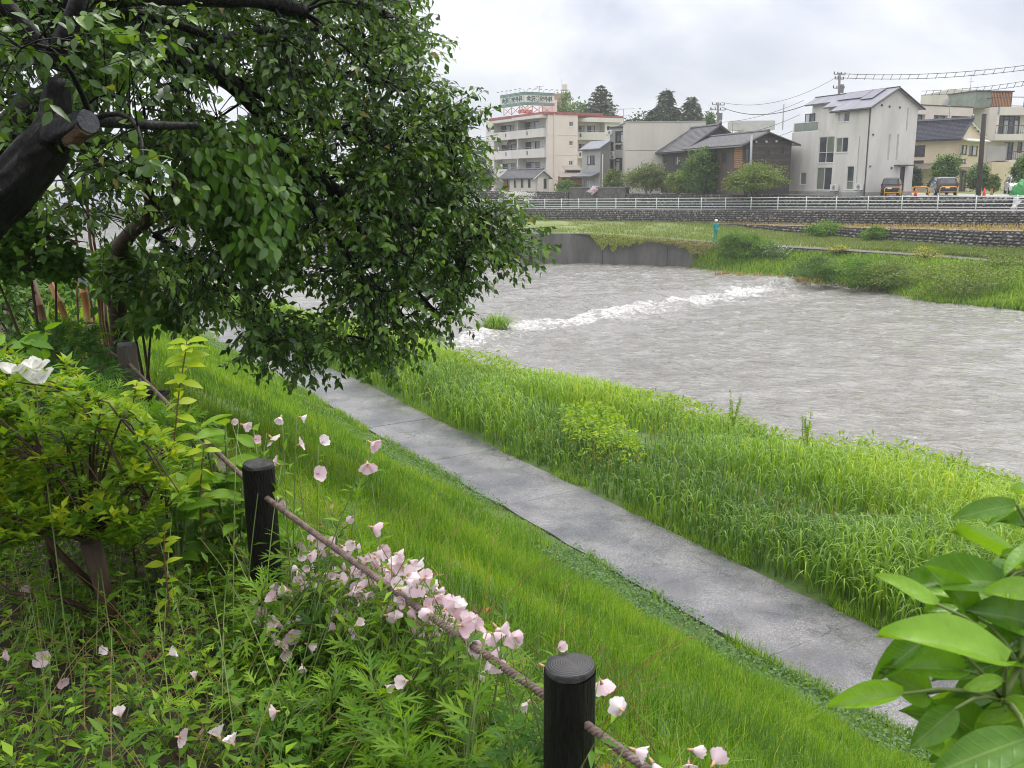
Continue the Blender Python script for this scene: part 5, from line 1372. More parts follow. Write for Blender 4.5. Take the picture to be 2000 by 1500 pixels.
# ---- cream house with glazed tile roof
def cream_house():
    c4 = lambda cx, cy: (1740 + cx / 5.77, 160 + cy / 5.77)
    FL, FR = corner(*c4(755, 1200), 101.0, 42, TZ)
    r = thing('cream_house', tuple(FL.o), 'cream two-storey house with shiny black pantile roof behind the parked cars', 'house')
    WL = FL.px(*c4(200, 800))[0]; WR = FR.px(*c4(1003, 800))[0]; sr, zr = FR.px(*c4(892, 432)); sr = min(sr, WR * .6); _ze = FL.px(*c4(700, 648), .9)[1]; zE = _ze + (zr - _ze) / (sr + .9) * .9
    hl = [FL.rect(*c4(258, 715), *c4(385, 840)), FL.rect(*c4(250, 885), *c4(370, 922))]
    hr = [FR.rect(*c4(785, 710), *c4(858, 815)), FR.rect(*c4(880, 718), *c4(978, 830)), FR.rect(*c4(780, 870), *c4(845, 915)), FR.rect(*c4(772, 1000), *c4(850, 1225))]
    hr[3] = (*hr[3][:2], TZ + .02, hr[3][3])
    mb = MB(); wall_holes(mb, FL, 0, WL, TZ, zE, hl); wall_holes(mb, FR, 0, WR, TZ, zE, hr)
    mb.poly([FR.P(0, 0, zE), FR.P(WR, 0, zE), FR.P(sr, 0, zr)]); mb.poly([FR.P(WR, 0, TZ), FR.P(WR, -WL, TZ), FR.P(WR, -WL, zE), FR.P(WR, 0, zE)]); mb.build('wall', M['cream_wall'], r)
    for h in hl: window(r, FL, h, 1, 'trim_bronze', 'glass', fw=.09)
    for h in hr[:3]: window(r, FR, h, 2, 'trim_bronze', ['glass', 'glass_curtain'], fw=.07)
    window(r, FR, hr[3], 2, 'trim_bronze', 'trim_bronze', name='door', sill=False)
    a, b, A, B = gable_roof(FL, FR, WL, WR, sr, zr, zE, zE, .9, .25, .16)
    ro = a.build('roof', M['tile_gloss'], r); b.build('roof', M['tile_gloss'], r)
    tiles_on(A, 'tiles', 'tile_gloss', ro, 34, 14, 0.09)
    part('ridge', 'tile_gloss', ro, lambda m: (m.tube([A[0] + [0, 0, .15], A[1] + [0, 0, .15]], .2, 6), m.ell(A[0] + [0, 0, .2], (.2, .3, .4), 6, 4)))
    part('bargeboard', 'trim_white', ro, lambda m: (m.tube([A[0] - [0, 0, .22], B[3] - [0, 0, .22]], .12, 4)))
    for k in range(4):
        p = A[0] * (1 - (k + .6) / 4.4) + B[3] * (k + .6) / 4.4; part('purlin_end', 'trim_white', ro, lambda m: m.obox(p, FL.u, FL.n, -.05, .7, -.12, .12, p[2] - .42, p[2] - .2))
    z = FR.px(*c4(850, 652))[1]; part('pent_roof', 'trim_white', r, lambda m: m.slab([FR.P(-.3, .9, z - .1), FR.P(WR + .3, .9, z - .1), FR.P(WR + .3, 0.01, z + .2), FR.P(-.3, 0.01, z + .2)], .12))
    z = FR.px(*c4(810, 990))[1]; part('door_canopy', 'roof_brown', r, lambda m: m.slab([FR.P(-.5, 1.0, z - .1), FR.P(2.6, 1.0, z - .1), FR.P(2.6, .01, z + .3), FR.P(-.5, .01, z + .3)], .1))
    z = FL.px(*c4(400, 950))[1]; part('lean_to', 'roof_brown', r, lambda m: m.slab([FL.P(1.5, 2.2, z - .3), FL.P(WL, 2.2, z - .3), FL.P(WL, .01, z + .3), FL.P(1.5, .01, z + .3)], .1))
cream_house()

# ---- large pale building behind
def big_building():
    c4 = lambda cx, cy: (1740 + cx / 5.77, 160 + cy / 5.77)
    FL, FR = corner(*c4(1160, 1000), 112.0, 12, TZ)
    r = thing('pale_building', tuple(FL.o), 'large off-white building with balconies and a glazed roof room with orange slats', 'building')
    WL = FL.px(*c4(912, 400))[0]; WR = FR.px(*c4(1800, 400))[0]; zt = FL.px(*c4(1160, 287))[1]
    rec = -1.4; s0 = FR.px(*c4(1185, 500))[0]
    hs = [FR.rect(*c4(1215, 380), *c4(1450, 600), rec), FR.rect(*c4(1275, 680), *c4(1375, 885), rec), FR.rect(*c4(1425, 675), *c4(1480, 800), rec)]
    mb = MB(); wall_holes(mb, FL, 0, WL, TZ, zt, []); wall_holes(mb, FR, 0, s0, TZ, zt, []); wall_holes(mb, FR, s0, WR, TZ, zt, hs, d=rec)
    mb.poly([FR.P(s0, 0, TZ), FR.P(s0, rec, TZ), FR.P(s0, rec, zt), FR.P(s0, 0, zt)]); zc = FR.px(*c4(1300, 372))[1]
    FR.box(mb, s0 + .003, WR, rec + .003, 0.0, zc, zt)
    mb.poly([FL.P(0, 0, zt), FL.P(WL, 0, zt), FL.P(WL, -WR, zt), FL.P(0, -WR, zt)]); mb.build('wall', M['offwhite_wall'], r)
    window(r, FR, hs[0], 4, 'trim_dark', ['glass', 'glass_curtain', 'glass', 'glass_curtain', 'glass', 'glass', 'glass', 'glass'], d=rec, fw=.12, rows=[.78], sill=False)
    window(r, FR, hs[1], 2, 'trim_dark', ['glass_curtain', 'glass'], d=rec, fw=.1, sill=False); window(r, FR, hs[2], 1, 'trim_dark', 'glass', d=rec, fw=.1, sill=False)
    for yt, yb, x0 in ((590, 662, 1120), (880, 960, 1270)):
        t, b = FR.px(*c4(1300, yt))[1], FR.px(*c4(1300, yb))[1]; a = FR.px(*c4(x0, yt))[0]
        bal = part('balcony', 'offwhite_wall', r, lambda m: FR.box(m, a, WR, rec + .005, .9, b, t))
        part('balustrade', 'trim_dark', bal, lambda m: (m.tube([FR.P(a, .85, t + .95), FR.P(WR, .85, t + .95)], .04, 4), m.tube([FR.P(a, .85, t + .12), FR.P(WR, .85, t + .12)], .03, 4), *[m.tube([FR.P(s_, .85, t), FR.P(s_, .85, t + .95)], .02, 4) for s_ in np.arange(a, WR, .28)]))
    a, b, c, d = FR.rect(*c4(1060, 720), *c4(1270, 890)); part('mesh_screen', 'grey_wall', r, lambda m: FR.box(m, a, b, .3, .4, c, d))
    part('garage_mass', 'cream_wall', r, lambda m: FR.box(m, FR.px(*c4(1060, 960))[0], FR.px(*c4(1270, 960))[0], 0.003, 1.2, TZ, FR.px(*c4(1200, 905))[1]))
    # roof room
    Q = Face(FR.P(0, -2.5, zt), FR.u, FR.n)
    ztr = Q.px(*c4(1200, 98))[1]; a0, a1, a2 = Q.px(*c4(955, 200))[0], Q.px(*c4(1128, 200))[0], Q.px(*c4(1368, 200))[0]
    part('roof_room', 'glass_green', r, lambda m: Q.box(m, a0, a1, -5, 0, zt, ztr - .15)); part('roof_room_lid', 'trim_dark', r, lambda m: Q.box(m, a0 - .2, a2 + .1, -5, .15, ztr - .149, ztr))
    n = 14
    part('slat_backing', 'wood_brown', r, lambda m: Q.box(m, a1 + .05, a2 - .05, -5, -.12, zt, ztr - .16))
    for k in range(n):
        s_ = a1 + (a2 - a1) * k / n; part('slat', 'wood_orange', r, lambda m: Q.box(m, s_ + .05, s_ + (a2 - a1) / n * .78, -.1, 0.02, zt, ztr - .16))
    G = Face(FL.P(WL, 0, zt), FR.u, FR.n)
    part('roof_rail', 'trim_dark', r, lambda m: (m.tube([FL.P(WL, -.1, zt + 1.1), FL.P(0, -.1, zt + 1.1), FR.P(WR, -.1, zt + 1.1)], .045, 4), m.tube([FL.P(WL, -.1, zt + .1), FL.P(0, -.1, zt + .1), FR.P(WR, -.1, zt + .1)], .04, 4), *[m.tube([FL.P(WL * k / 3, -.1, zt), FL.P(WL * k / 3, -.1, zt + 1.1)], .04, 4) for k in range(4)], *[m.tube([FR.P(s_, -.1, zt), FR.P(s_, -.1, zt + 1.1)], .04, 4) for s_ in np.arange(1.5, WR, 1.7)]))
    # rear upper block and pinkish left wing
    U = Face(FL.P(WL, -2, TZ), np.array([math.cos(.58), math.sin(.58)]), np.array([math.sin(.58), -math.cos(.58)]))
    V = Face(np.array([*at(*c4(650, 300), 128)[:2], zt]), np.array([1.0, 0.05]), np.array([0.05, -1.0]))
    zu = V.px(*c4(800, 88))[1]; part('rear_block', 'slab_beige', r, lambda m: V.box(m, 0, V.px(*c4(1100, 200))[0], -8, 0, TZ, zu))
    Wp = corner(*c4(912, 500), 114.0, 30, TZ)[1]
    a = Wp.px(*c4(180, 400))[0]; zp = Wp.px(*c4(600, 277))[1]
    # wing face runs away to the left
    hw = [Wp.rect(*c4(285, 365), *c4(385, 490)), Wp.rect(*c4(482, 375), *c4(640, 445)), Wp.rect(*c4(680, 385), *c4(900, 450)), Wp.rect(*c4(245, 365), *c4(278, 480))]
    mb = MB(); wall_holes(mb, Wp, a, -.05, TZ, zp, hw, rev=.5); mb.poly([Wp.P(a, 0, zp), Wp.P(0, 0, zp), Wp.P(0, -8, zp), Wp.P(a, -8, zp)]); mb.build('wing_wall', M['pink_wall'], r)
    for h in hw: window(r, Wp, h, 2, 'trim_dark', ['glass', 'glass_green'], fw=.08, rev=.5, sill=False)
    part('wing_parapet', 'trim_dark', r, lambda m: Wp.box(m, a, -.05, -.3, .05, zp + .003, zp + .12))
    d_ = thing('satellite_dish', tuple(at(*c4(618, 255), 118)), 'small satellite dish on the roof edge of the pale building', 'dish')
    p = at(*c4(618, 232), 118); part('dish', 'grey_wall', d_, lambda m: m.ell(p, (.55, .18, .6), 10, 6), smooth=True); part('mount', 'steel', d_, lambda m: m.tube([p - [0, 0, 2.2], p], .05, 5))
big_building()

# ---- distant tower with roof tank, distant slab
def far_tower():
    c1 = lambda cx, cy: (930 + cx / 5.556, 150 + cy / 5.556)
    FL, FR = corner(*c1(985, 290), 235.0, 66, TZ)
    r = thing('brick_tower', tuple(FL.o), 'distant brown brick tower block with a cream roof tank', 'building')
    zt = FL.px(*c1(940, 178))[1]; WL = FL.px(*c1(850, 240))[0]; WR = FR.px(*c1(1028, 240))[0]
    mb = MB(); wall_holes(mb, FL, 0, WL, TZ, zt, []); mb.poly([FL.P(0, 0, zt), FL.P(WL, 0, zt), FL.P(WL, -3, zt), FR.P(WR, 0, zt)]); mb.build('wall', M['brick_brown'], r)
    mb = MB(); wall_holes(mb, FR, 0, WR, TZ, zt, []); mb.build('side_wall', M['slab_beige'], r)
    z0, z1 = FL.px(*c1(950, 140), -3)[1], FL.px(*c1(950, 82), -3)[1]; s0, s1 = FL.px(*c1(978, 110), -3)[0], FL.px(*c1(922, 110), -3)[0]
    part('tank', 'slab_beige', r, lambda m: m.tube([FL.P((s0 + s1) / 2, -3.5, z0), FL.P((s0 + s1) / 2, -3.5, z1)], abs(s1 - s0) / 2, 12))
    for k in (-1, 1):
        for q in (-1, 1):
            part('tank_leg', 'grey_wall', r, lambda m: m.tube([FL.P((s0 + s1) / 2 + k * .5, -3.5 + q * .5, zt), FL.P((s0 + s1) / 2 + k * .5, -3.5 + q * .5, z0)], .09, 5))
    part('tank_base', 'grey_wall', r, lambda m: FL.box(m, (s0 + s1) / 2 - .9, (s0 + s1) / 2 + .9, -4.4, -2.6, z0 - .12, z0 - .003))
    part('mast', 'steel', r, lambda m: m.tube([FL.P(s1, -3.5, z1), FL.P(s1, -3.5, z1 + 1.4)], .05, 4))
    c2 = lambda cx, cy: (1240 + cx / 5.556, 160 + cy / 5.556)
    p = at(*c2(1190, 600), 420); q = at(*c2(1365, 600), 420)
    r = thing('distant_block', (p[0], p[1], TZ), 'faint flat-topped block on the horizon behind the wooden house roof', 'building')
    zt = at(*c2(1280, 518), 420)[2]
    part('wall', 'grey_wall', r, lambda m: m.box(p[0], q[0], p[1], p[1] + 20, TZ, zt)); part('roof_plant', 'grey_wall', r, lambda m: m.box(p[0] + 14, q[0] - 12, p[1] + 3, p[1] + 12, zt, zt + 4)); part('mast', 'steel', r, lambda m: m.tube([(p[0] + 18, p[1] + 5, zt), (p[0] + 18, p[1] + 5, zt + 11)], .3, 4))
far_tower()

# ---- stairs from the lot to the road
def stairs():
    P0 = bw(1930); P1 = bw(1985)
    u = (P1 - P0)[:2]; L = np.linalg.norm(u); u /= L
    F = Face(P0, u, RIVN)
    r = thing('stairs', tuple(P0), 'short flight of grey steps between sloping concrete kerbs beside the dark pole', 'stairs')
    z0 = P0[2] - .05; n = 5; h = (TZ + .02 - z0) / n
    for k in range(n): part('step', 'con_dark', r, lambda m: F.box(m, 0.36, L - .36, -.1 - .32 * (k + 1), -.1 - .32 * k, z0, z0 + h * (k + 1)) if False else F.box(m, .36, L - .36, .9 - .32 * (k + 1), .9 - .32 * k + .02, z0, z0 + h * (k + 1)))
    for a in (0, L - .35):
        part('kerb', 'con_grey', r, lambda m: m.hexa([F.P(a, 1.1, z0), F.P(a + .35, 1.1, z0), F.P(a + .35, -.9, z0), F.P(a, -.9, z0), F.P(a, 1.1, z0 + .15), F.P(a + .35, 1.1, z0 + .15), F.P(a + .35, -.9, TZ + .18), F.P(a, -.9, TZ + .18)]))
    xs_ = [1988, 2080, 2200]
    stone_wall([bw(x, TZ + .05) for x in xs_], [bw(x, None, .12) for x in xs_], 'end of the dark stone wall at the right of the steps', .2, own=40)
stairs()

# ================================================================== far vegetation
def clump_leaves(c, rad, n, leaf, nclump=40, shell=0.35, tight=0.19, flat=1.0, seed=0, low=-0.6, cut=None):
    """leaf positions and frames for an uneven crown: clumps spread through the volume, gaps between them"""
    r = np.random.default_rng(seed); c = np.asarray(c, float); rad = np.asarray(rad, float)
    v = r.normal(size=(nclump, 3)); v /= np.linalg.norm(v, axis=1, keepdims=True)
    v[:, 2] = np.where(v[:, 2] < low, -v[:, 2] * 0.5, v[:, 2])
    k = shell + (1 - shell) * r.random(nclump) ** 0.6
    k *= 0.86 + 0.28 * r.random(nclump)
    cc = v * k[:, None]
    sz = r.uniform(0.7, 1.35, nclump)
    i = r.integers(nclump, size=n)
    off = r.normal(size=(n, 3)) * (tight * sz[i])[:, None]; off[:, 2] *= 0.7 * flat
    p = (cc[i] + off)
    P = c + p * rad
    out = p / (np.linalg.norm(p, axis=1, keepdims=True) + 1e-6)
    d = out * 0.8 + r.normal(size=(n, 3)) * 0.7 + np.array([0, 0, -0.25])
    up = out * 0.6 + np.array([0, 0, 0.9]) + r.normal(size=(n, 3)) * 0.45
    Mx = frames(d, up) * (leaf * r.uniform(0.65, 1.25, n))[:, None, None]
    tint = np.clip(0.25 + 0.3 * (sz[i] - 0.7) / 0.65 + r.normal(size=n) * 0.16 + 0.22 * (r.random(nclump)[i] - 0.3), 0, 1)
    return P, Mx, tint
def bush(name, label, c, rad, m, n=2600, leaf=0.16, group='shrubs on the far bank', cat='shrub', trunk=0.05, lobes=None, tmpl=None, seed=None, zbase=None, nclump=40, low=-.6):
    seed = int(abs(c[0] * 31 + c[1] * 17)) if seed is None else seed
    zb = c[2] - rad[2] if zbase is None else zbase
    r = thing(name, (c[0], c[1], zb), label, cat, group)
    mb = MB()
    rr = random.Random(seed)
    for k in range(4):
        a = k * 1.6 + rr.random(); e = np.array([c[0] + math.cos(a) * rad[0] * .55, c[1] + math.sin(a) * rad[1] * .55, c[2] + rad[2] * rr.uniform(-.1, .5)])
        b = np.array([c[0] + math.cos(a) * .05, c[1] + math.sin(a) * .05, zb - .1])
        mb.tube([b, (b + e) / 2 + [0, 0, rad[2] * .15], e], [trunk, trunk * .7, trunk * .3], 5)
    mb.build('trunk', M['bark_brown'], r)
    parts = []
    for (o, s, w) in (lobes or [((0, 0, 0), 1.0, 1.0)]):
        P, Mx, t = clump_leaves(np.asarray(c) + np.asarray(o) * np.asarray(rad), np.asarray(rad) * s, int(n * w), leaf, nclump, seed=seed, low=low)
        parts.append((tmpl or LEAFW, Mx, P, t)); seed += 1
    tag(scatter('crown', parts, M[m], r), kind='stuff')
    return r
def pxbush(name, label, x0, y0, x1, y1, Y, m, depth=None, **k):
    k['n'] = int(k.get('n', 2600) * 1.7); k['leaf'] = k.get('leaf', .16) * 1.15; k.setdefault('nclump', 60)
    a, b = at((x0 + x1) / 2, y0, Y), at((x0 + x1) / 2, y1, Y)
    w = (at(x1, (y0 + y1) / 2, Y) - at(x0, (y0 + y1) / 2, Y))[0] / 2; h = (a[2] - b[2]) / 2
    return bush(name, label, np.array([a[0], Y, (a[2] + b[2]) / 2]), (w * .95, depth or w * .9, h * .98), m, **k)
LB = [((-.35, 0, -.1), .75, .4), ((.35, .1, -.15), .7, .35), ((0, 0, .25), .75, .35)]
pxbush('shrub', 'light green rounded shrub in front of the framed building', 1181, 330, 1219, 382, 113, 'far_leaf_lime', n=1800, leaf=.2)
pxbush('shrub', 'wide greyish shrub with reddish tips before the beige block', 1222, 318, 1312, 384, 108, 'far_leaf_red', n=4200, leaf=.2, lobes=LB)
pxbush('shrub', 'bright green feathery shrub left of the tallest one before the wooden house', 1300, 332, 1352, 384, 103, 'far_leaf_lime', n=2200, leaf=.2)
pxbush('tall_shrub', 'tallest dark green shrub in front of the wooden house', 1328, 288, 1424, 384, 100, 'far_leaf', n=6000, leaf=.2, lobes=[((-.2, 0, -.3), .75, .4), ((.3, .1, -.35), .68, .3), ((.05, 0, .3), .66, .35)])
pxbush('clipped_shrub', 'broad clipped yellow-green shrub under the timber gable', 1418, 312, 1535, 388, 90, 'far_leaf_lime', n=6500, leaf=.17, lobes=[((-.45, 0, -.25), .6, .28), ((.3, 0, .0), .75, .42), ((-.05, .1, .12), .7, .34)])
pxbush('shrub', 'small green shrub between the brown annex and the red shed', 1083, 352, 1135, 384, 119, 'far_leaf', n=1500, leaf=.2)
pxbush('flowering_shrub', 'pink flowering shrub on the end of the tall dark retaining wall', 1150, 364, 1172, 382, 112, 'petal', n=500, leaf=.14)
pxbush('white_flowers', 'mass of small white flowers on the wall below the annex', 984, 372, 1046, 392, 116.5, 'petal_white', depth=.6, n=900, leaf=.1, trunk=.02, cat='flowers')
pxbush('garden_tree', 'round green garden tree in front of the cream house', 1829, 298, 1875, 362, 95, 'far_leaf', n=3600, leaf=.19, cat='tree')
pxbush('shrub', 'dark green shrub behind the tall dark pole', 1893, 322, 1934, 378, 93, 'far_leaf', n=2400, leaf=.2)
pxbush('shrub', 'yellowish low shrub between the pole and the white car', 1934, 342, 1952, 375, 92, 'far_leaf_lime', n=1200, leaf=.2)
pxbush('shrub', 'dark shrub at the right edge above the green netting', 1984, 302, 2030, 372, 83, 'far_leaf', n=3200, leaf=.18)
pxbush('shrub', 'dark shrub beside the entrance of the white house', 1779, 328, 1800, 372, 92, 'far_leaf_dark', n=1500, leaf=.2)
for k, (x0, y0, x1, y1, Y, lab) in enumerate(((900, 318, 962, 385, 135, 'grey-green tree beside the left end of the apartment block'), (845, 322, 925, 400, 128, 'grey-green tree half hidden behind the cherry leaves'), (935, 300, 978, 345, 150, 'small rounded tree behind the annex roof, left of the balconies'))):
    pxbush('garden_tree', lab, x0, y0, x1, y1, Y, 'far_leaf_dark' if k != 2 else 'far_leaf', n=3000, leaf=.3, cat='tree', group='trees around the far houses')
# rounded trees behind the apartment block
for (x0, y0, x1, y1, Y, m, lab) in ((1070, 196, 1160, 262, 190, 'far_leaf', 'broad round tree behind the apartment roof below the brick tower'), (1120, 212, 1222, 268, 200, 'far_leaf', 'low tree mass at the foot of the layered conifer'), (1205, 233, 1275, 280, 180, 'far_leaf_dark', 'low dark tree line behind the beige block'), (1375, 222, 1400, 275, 165, 'far_leaf', 'small green tree beside the near utility pole')):
    pxbush('background_tree', lab, x0, y0, x1, y1 + 60, Y, m, n=4200, leaf=.5, cat='tree', group='trees behind the far houses', trunk=.25, zbase=TZ)
def conifer(label, x, ytop, ybase, Y, wpx, m='far_leaf_dark', tiers=26, droop=0.35, dens=1.0, seed=1, power=0.9, flat=False):
    top = at(x, ytop, Y); zb = TZ; r_ = np.random.default_rng(seed)
    H = top[2] - zb; W = wpx / F_PX * Y / 2
    zvis = at(x, ybase, Y)[2]
    r = thing('conifer', (top[0], Y, zb), label, 'tree', 'conifers behind the far houses')
    part('trunk', 'bark_brown', r, lambda mm: mm.tube([(top[0], Y, zb), (top[0] + .1, Y, zb + H * .6), (top[0], Y, top[2])], [.45, .3, .05], 7))
    P, D = [], []; mb = MB()
    for t in range(tiers):
        f = (t + 0.6) / tiers; z = top[2] - (top[2] - zvis) * f * 1.05
        L = W * f ** power * r_.uniform(.8, 1.12)
        nb = int(5 + 5 * f)
        for b in range(nb):
            a = 2 * PI * b / nb + t * 0.7 + r_.uniform(-.3, .3); Lb = L * r_.uniform(.65, 1.15)
            dirv = np.array([math.cos(a), math.sin(a), 0])
            e = np.array([top[0], Y, z]) + dirv * Lb + np.array([0, 0, -droop * Lb * .5 + Lb * .22])
            s_ = np.array([top[0], Y, z])
            mb.tube([s_, (s_ + e) / 2 + [0, 0, .12 * Lb], e], [.07, .05, .015], 4, False)
            k = max(6, int(26 * dens * Lb / W + 5))
            u = r_.random(k) ** .7
            base = s_ + (e - s_) * u[:, None] + np.array([0, 0, 1]) * (.45 * Lb * u * (1 - u))[:, None]
            lat = np.cross(dirv, [0, 0, 1]); sp = r_.uniform(-1, 1, k) * .22 * Lb * (1.1 - u)
            P.append(base + lat * sp[:, None] + r_.normal(size=(k, 3)) * np.array([.05, .05, .015 if flat else .06]) * W * .5)
            D.append(dirv + lat * np.sign(sp)[:, None] * .6 + r_.normal(size=(k, 3)) * .25 + np.array([0, 0, -.15]))
    mb.build('branches', M['bark_brown'], r)
    P, D = np.concatenate(P), np.concatenate(D); n = len(P)
    Mx = frames(D, np.array([0, 0, 1.0]) + r_.normal(size=(n, 3)) * .4) * (W * .22 * r_.uniform(.6, 1.2, n))[:, None, None]
    tag(scatter('crown', [(leaf_t(.3, .02, .25), Mx, P, r_.random(n))], M[m], r), kind='stuff')
conifer('layered cedar with flat open tiers standing alone above the roofs', 1173, 166, 240, 185, 74, tiers=11, dens=1.5, seed=3, power=.7, droop=.0, flat=True)
conifer('tall dense dark conifer, left of the pair behind the beige block', 1302, 175, 262, 172, 96, tiers=17, dens=1.2, seed=5, power=.8)
conifer('shorter dark conifer, right of the pair behind the beige block', 1352, 190, 262, 176, 84, tiers=14, dens=1.2, seed=8, power=.8)

# ---- vegetation of the far bank
def on_line(P, x):
    return np.array([np.interp(x, XS, [p[k] for p in P]) for k in range(3)])
fx_ = on_line
p = on_line(FPO, 1448); 
bush('feathery_bush', 'big feathery green bush overhanging the water beside the worker', p + np.array([.1, -0.6, -0.2]), (1.95, 1.6, 1.45), 'far_leaf_bright', n=8500, leaf=.22, tmpl=LEAFN, lobes=[((-.25, 0, .1), .8, .45), ((.3, 0, -.05), .75, .35), ((0, -.2, -.45), .7, .25)], cat='bush', group=None)
p = on_line(FPO, 1512)
r = bush('rose_bush', 'sprawling bush covered in small white flowers at the water edge', p + np.array([-.2, -1.0, -.75]), (1.35, 1.1, 1.05), 'far_leaf', n=2600, leaf=.14, cat='bush', group=None)
P, Mx, t = clump_leaves(p + np.array([-.2, -1.0, -.72]), (1.4, 1.15, 1.1), 420, .10, 26, seed=4)
tag(scatter('flowers', [(LEAFW, Mx, P, t)], M['petal_white'], r), kind='stuff')
for (x, dy, rad, m, lab, leaf) in ((1668, 0, (1.5, 1.0, .9), 'far_leaf_bright', 'round bush growing on the lower stone wall, left of two', .17), (1775, 0, (.85, .7, .6), 'far_leaf_bright', 'small round bush on the lower stone wall, right of two', .14)):
    q = on_line(LWB, x); bush('wall_bush', lab, q + np.array([RIVN[0] * .5, RIVN[1] * .5, .55]), rad, m, n=2400, leaf=leaf, cat='bush', group='bushes on the lower stone wall')
yl = [(1643, 0.1, 'yellow flowering clump on the low wall, left of two', .5), (1822, 0.1, 'yellow flowering clump on the low wall, right of two', .8)]
for x, dz, lab, s_ in yl:
    q = on_line(FPO, x); bush('yellow_flowers', lab, q + np.array([_fn[10][0] * .4, _fn[10][1] * .4, dz]), (s_ * 1.5, s_ * .9, s_ * .6), 'yellowflower', n=700, leaf=.11, cat='flowers', group='yellow flowers on the low wall')
for (x, y, w_, h_, lab, m) in ((1600, 525, 1.8, .8, 'dark grassy bush at the far water edge below the yellow flowers', 'far_leaf'), (1680, 530, 2.2, .9, 'dense green bush at the far water edge, middle of the bank', 'far_leaf_bright'), (1760, 533, 2.4, .95, 'yellow-green bush bulging over the far water edge', 'far_leaf_lime'), (1835, 510, 2.2, .9, 'yellow-green weeds below the right yellow flowers', 'far_leaf_lime'), (1880, 545, 2.8, .9, 'broad yellow-green weeds nearest the water at the right', 'far_leaf_lime'), (1975, 530, 2.6, 1.1, 'bright green weeds at the right edge of the far bank', 'far_leaf_lime'), (1905, 500, 1.3, .9, 'dark leafy weed standing against the low wall', 'far_leaf')):
    q = onz(x, y, -.5); bush('bank_weeds', lab, q, (w_, w_ * .7, h_), m, n=3600, leaf=.17, cat='bush', group='weeds along the far water edge', trunk=.012, low=-2, tmpl=LEAF)
# vines hanging over the concrete wall
def vine(label, pts, m, n, seed):
    """pts: pixel columns with the pixel row where the growth ends"""
    r_ = np.random.default_rng(seed); xs = [a[0] for a in pts]
    x = r_.uniform(xs[0], xs[-1], n); L = []; D = []
    root = None
    for xx in x:
        tp = on_line(FPO, xx); yb = np.interp(xx, xs, [a[1] for a in pts]); zb = at(xx, yb, tp[1])[2]
        hang = max(.05, tp[2] - zb) * r_.random() ** 0.8 * (.55 + .75 * vnoise(np.array(xx), np.array(0.), .09, seed)) * (1.25 if r_.random() < .12 else 1)
        k = _fn[int(np.clip(np.searchsorted(XS, xx), 0, len(XS) - 1))]
        o = .30 + .12 * r_.random() + hang * .06
        L.append([tp[0] + k[0] * o, tp[1] + k[1] * o, tp[2] + .1 - hang]); D.append([k[0] * .5 + r_.normal() * .3, k[1] * .5, -.8 + r_.normal() * .3])
        if r_.random() < .25: L[-1] = [tp[0] - k[0] * r_.random() * .4, tp[1] - k[1] * r_.random() * .4, tp[2] + .08]
    L, D = np.array(L), np.array(D)
    root = thing('hanging_vine', tuple(L[0]), label, 'vine', 'vines over the river wall')
    up = np.array([_fn[5][0], _fn[5][1], .4]) + r_.normal(size=(n, 3)) * .35
    tag(scatter('foliage', [(LEAFW, frames(D, up) * (.17 * r_.uniform(.6, 1.2, n))[:, None, None], L, r_.random(n))], M[m], root), kind='stuff')
    mb = MB()
    for k in range(10):
        a = L[k]; mb.tube([a + [0, .1, .5], a, a - [0, -.05, .3]], .012, 4)
    mb.build('stems', M['stem'], root)
vine('yellow-green creeper spilling over the top of the concrete river wall', [(1158, 458), (1175, 478), (1205, 489), (1240, 480), (1265, 472), (1275, 468)], 'vine', 2200, 1)
vine('yellow and reddish dry creeper trailing along the wall towards the worker', [(1268, 470), (1300, 472), (1340, 484), (1380, 500), (1410, 505), (1445, 510)], 'vine_dry', 2600, 2)

def grass_on(name, pts, h, m, label, w=.03, seed=1, group=None, lean=.35, parent=None, seg=3, hv=.5, kind='stuff'):
    r_ = np.random.default_rng(seed); n = len(pts); parts = []
    hh = h * r_.uniform(1 - hv, 1 + hv * .5, n)
    tint = np.clip(r_.normal(.45, .25, n), 0, 1)
    for k, (b) in enumerate((.15, .35, .6, .85)):
        i = np.arange(n)[k::4]
        parts.append((blade_t(w / h, b, seg), rot_zxy(r_.uniform(0, 2 * PI, len(i)), r_.normal(0, lean * .5, len(i)), np.zeros(len(i)), hh[i]), pts[i], tint[i]))
    o = scatter(name, parts, M[m], parent)
    if parent is None: tag(o, label, kind=kind)
    return o
def surf_pts(A, B, x0, x1, n, seed, rough=None):
    r_ = np.random.default_rng(seed); x = r_.uniform(x0, x1, n); u = r_.random(n)
    P = np.empty((n, 3))
    for k in range(3):
        a = np.interp(x, XS, [p[k] for p in A]); b = np.interp(x, XS, [p[k] for p in B]); P[:, k] = a * (1 - u) + b * u
    return P
grass_on('far_grass', surf_pts(LWB, FPI, 1020, 2150, 30000, 3) + [0, 0, -.03], .38, 'far_grass', 'rough grass on the far bank', .035, 3)
grass_on('far_edge_grass', surf_pts([np.array(p) + [0, 0, -.5] for p in FPO], list(WE), 1370, 2150, 26000, 4) + [0, 0, .1], .62, 'grass_tall', 'tall grass at the foot of the far bank', .04, 4)
grass_on('dry_grass', np.concatenate([surf_pts(UWB, LWT, 1400, 2150, 1800, 5), surf_pts([p for p in WE], [np.array([p[0] - .4, p[1] - .5, WZ]) for p in WE], 1350, 1720, 1500, 6) + [0, 0, .3]]), .4, 'grass_dry', 'pale dry grass on the ledge and at the far waterline', .03, 5, lean=1.2)

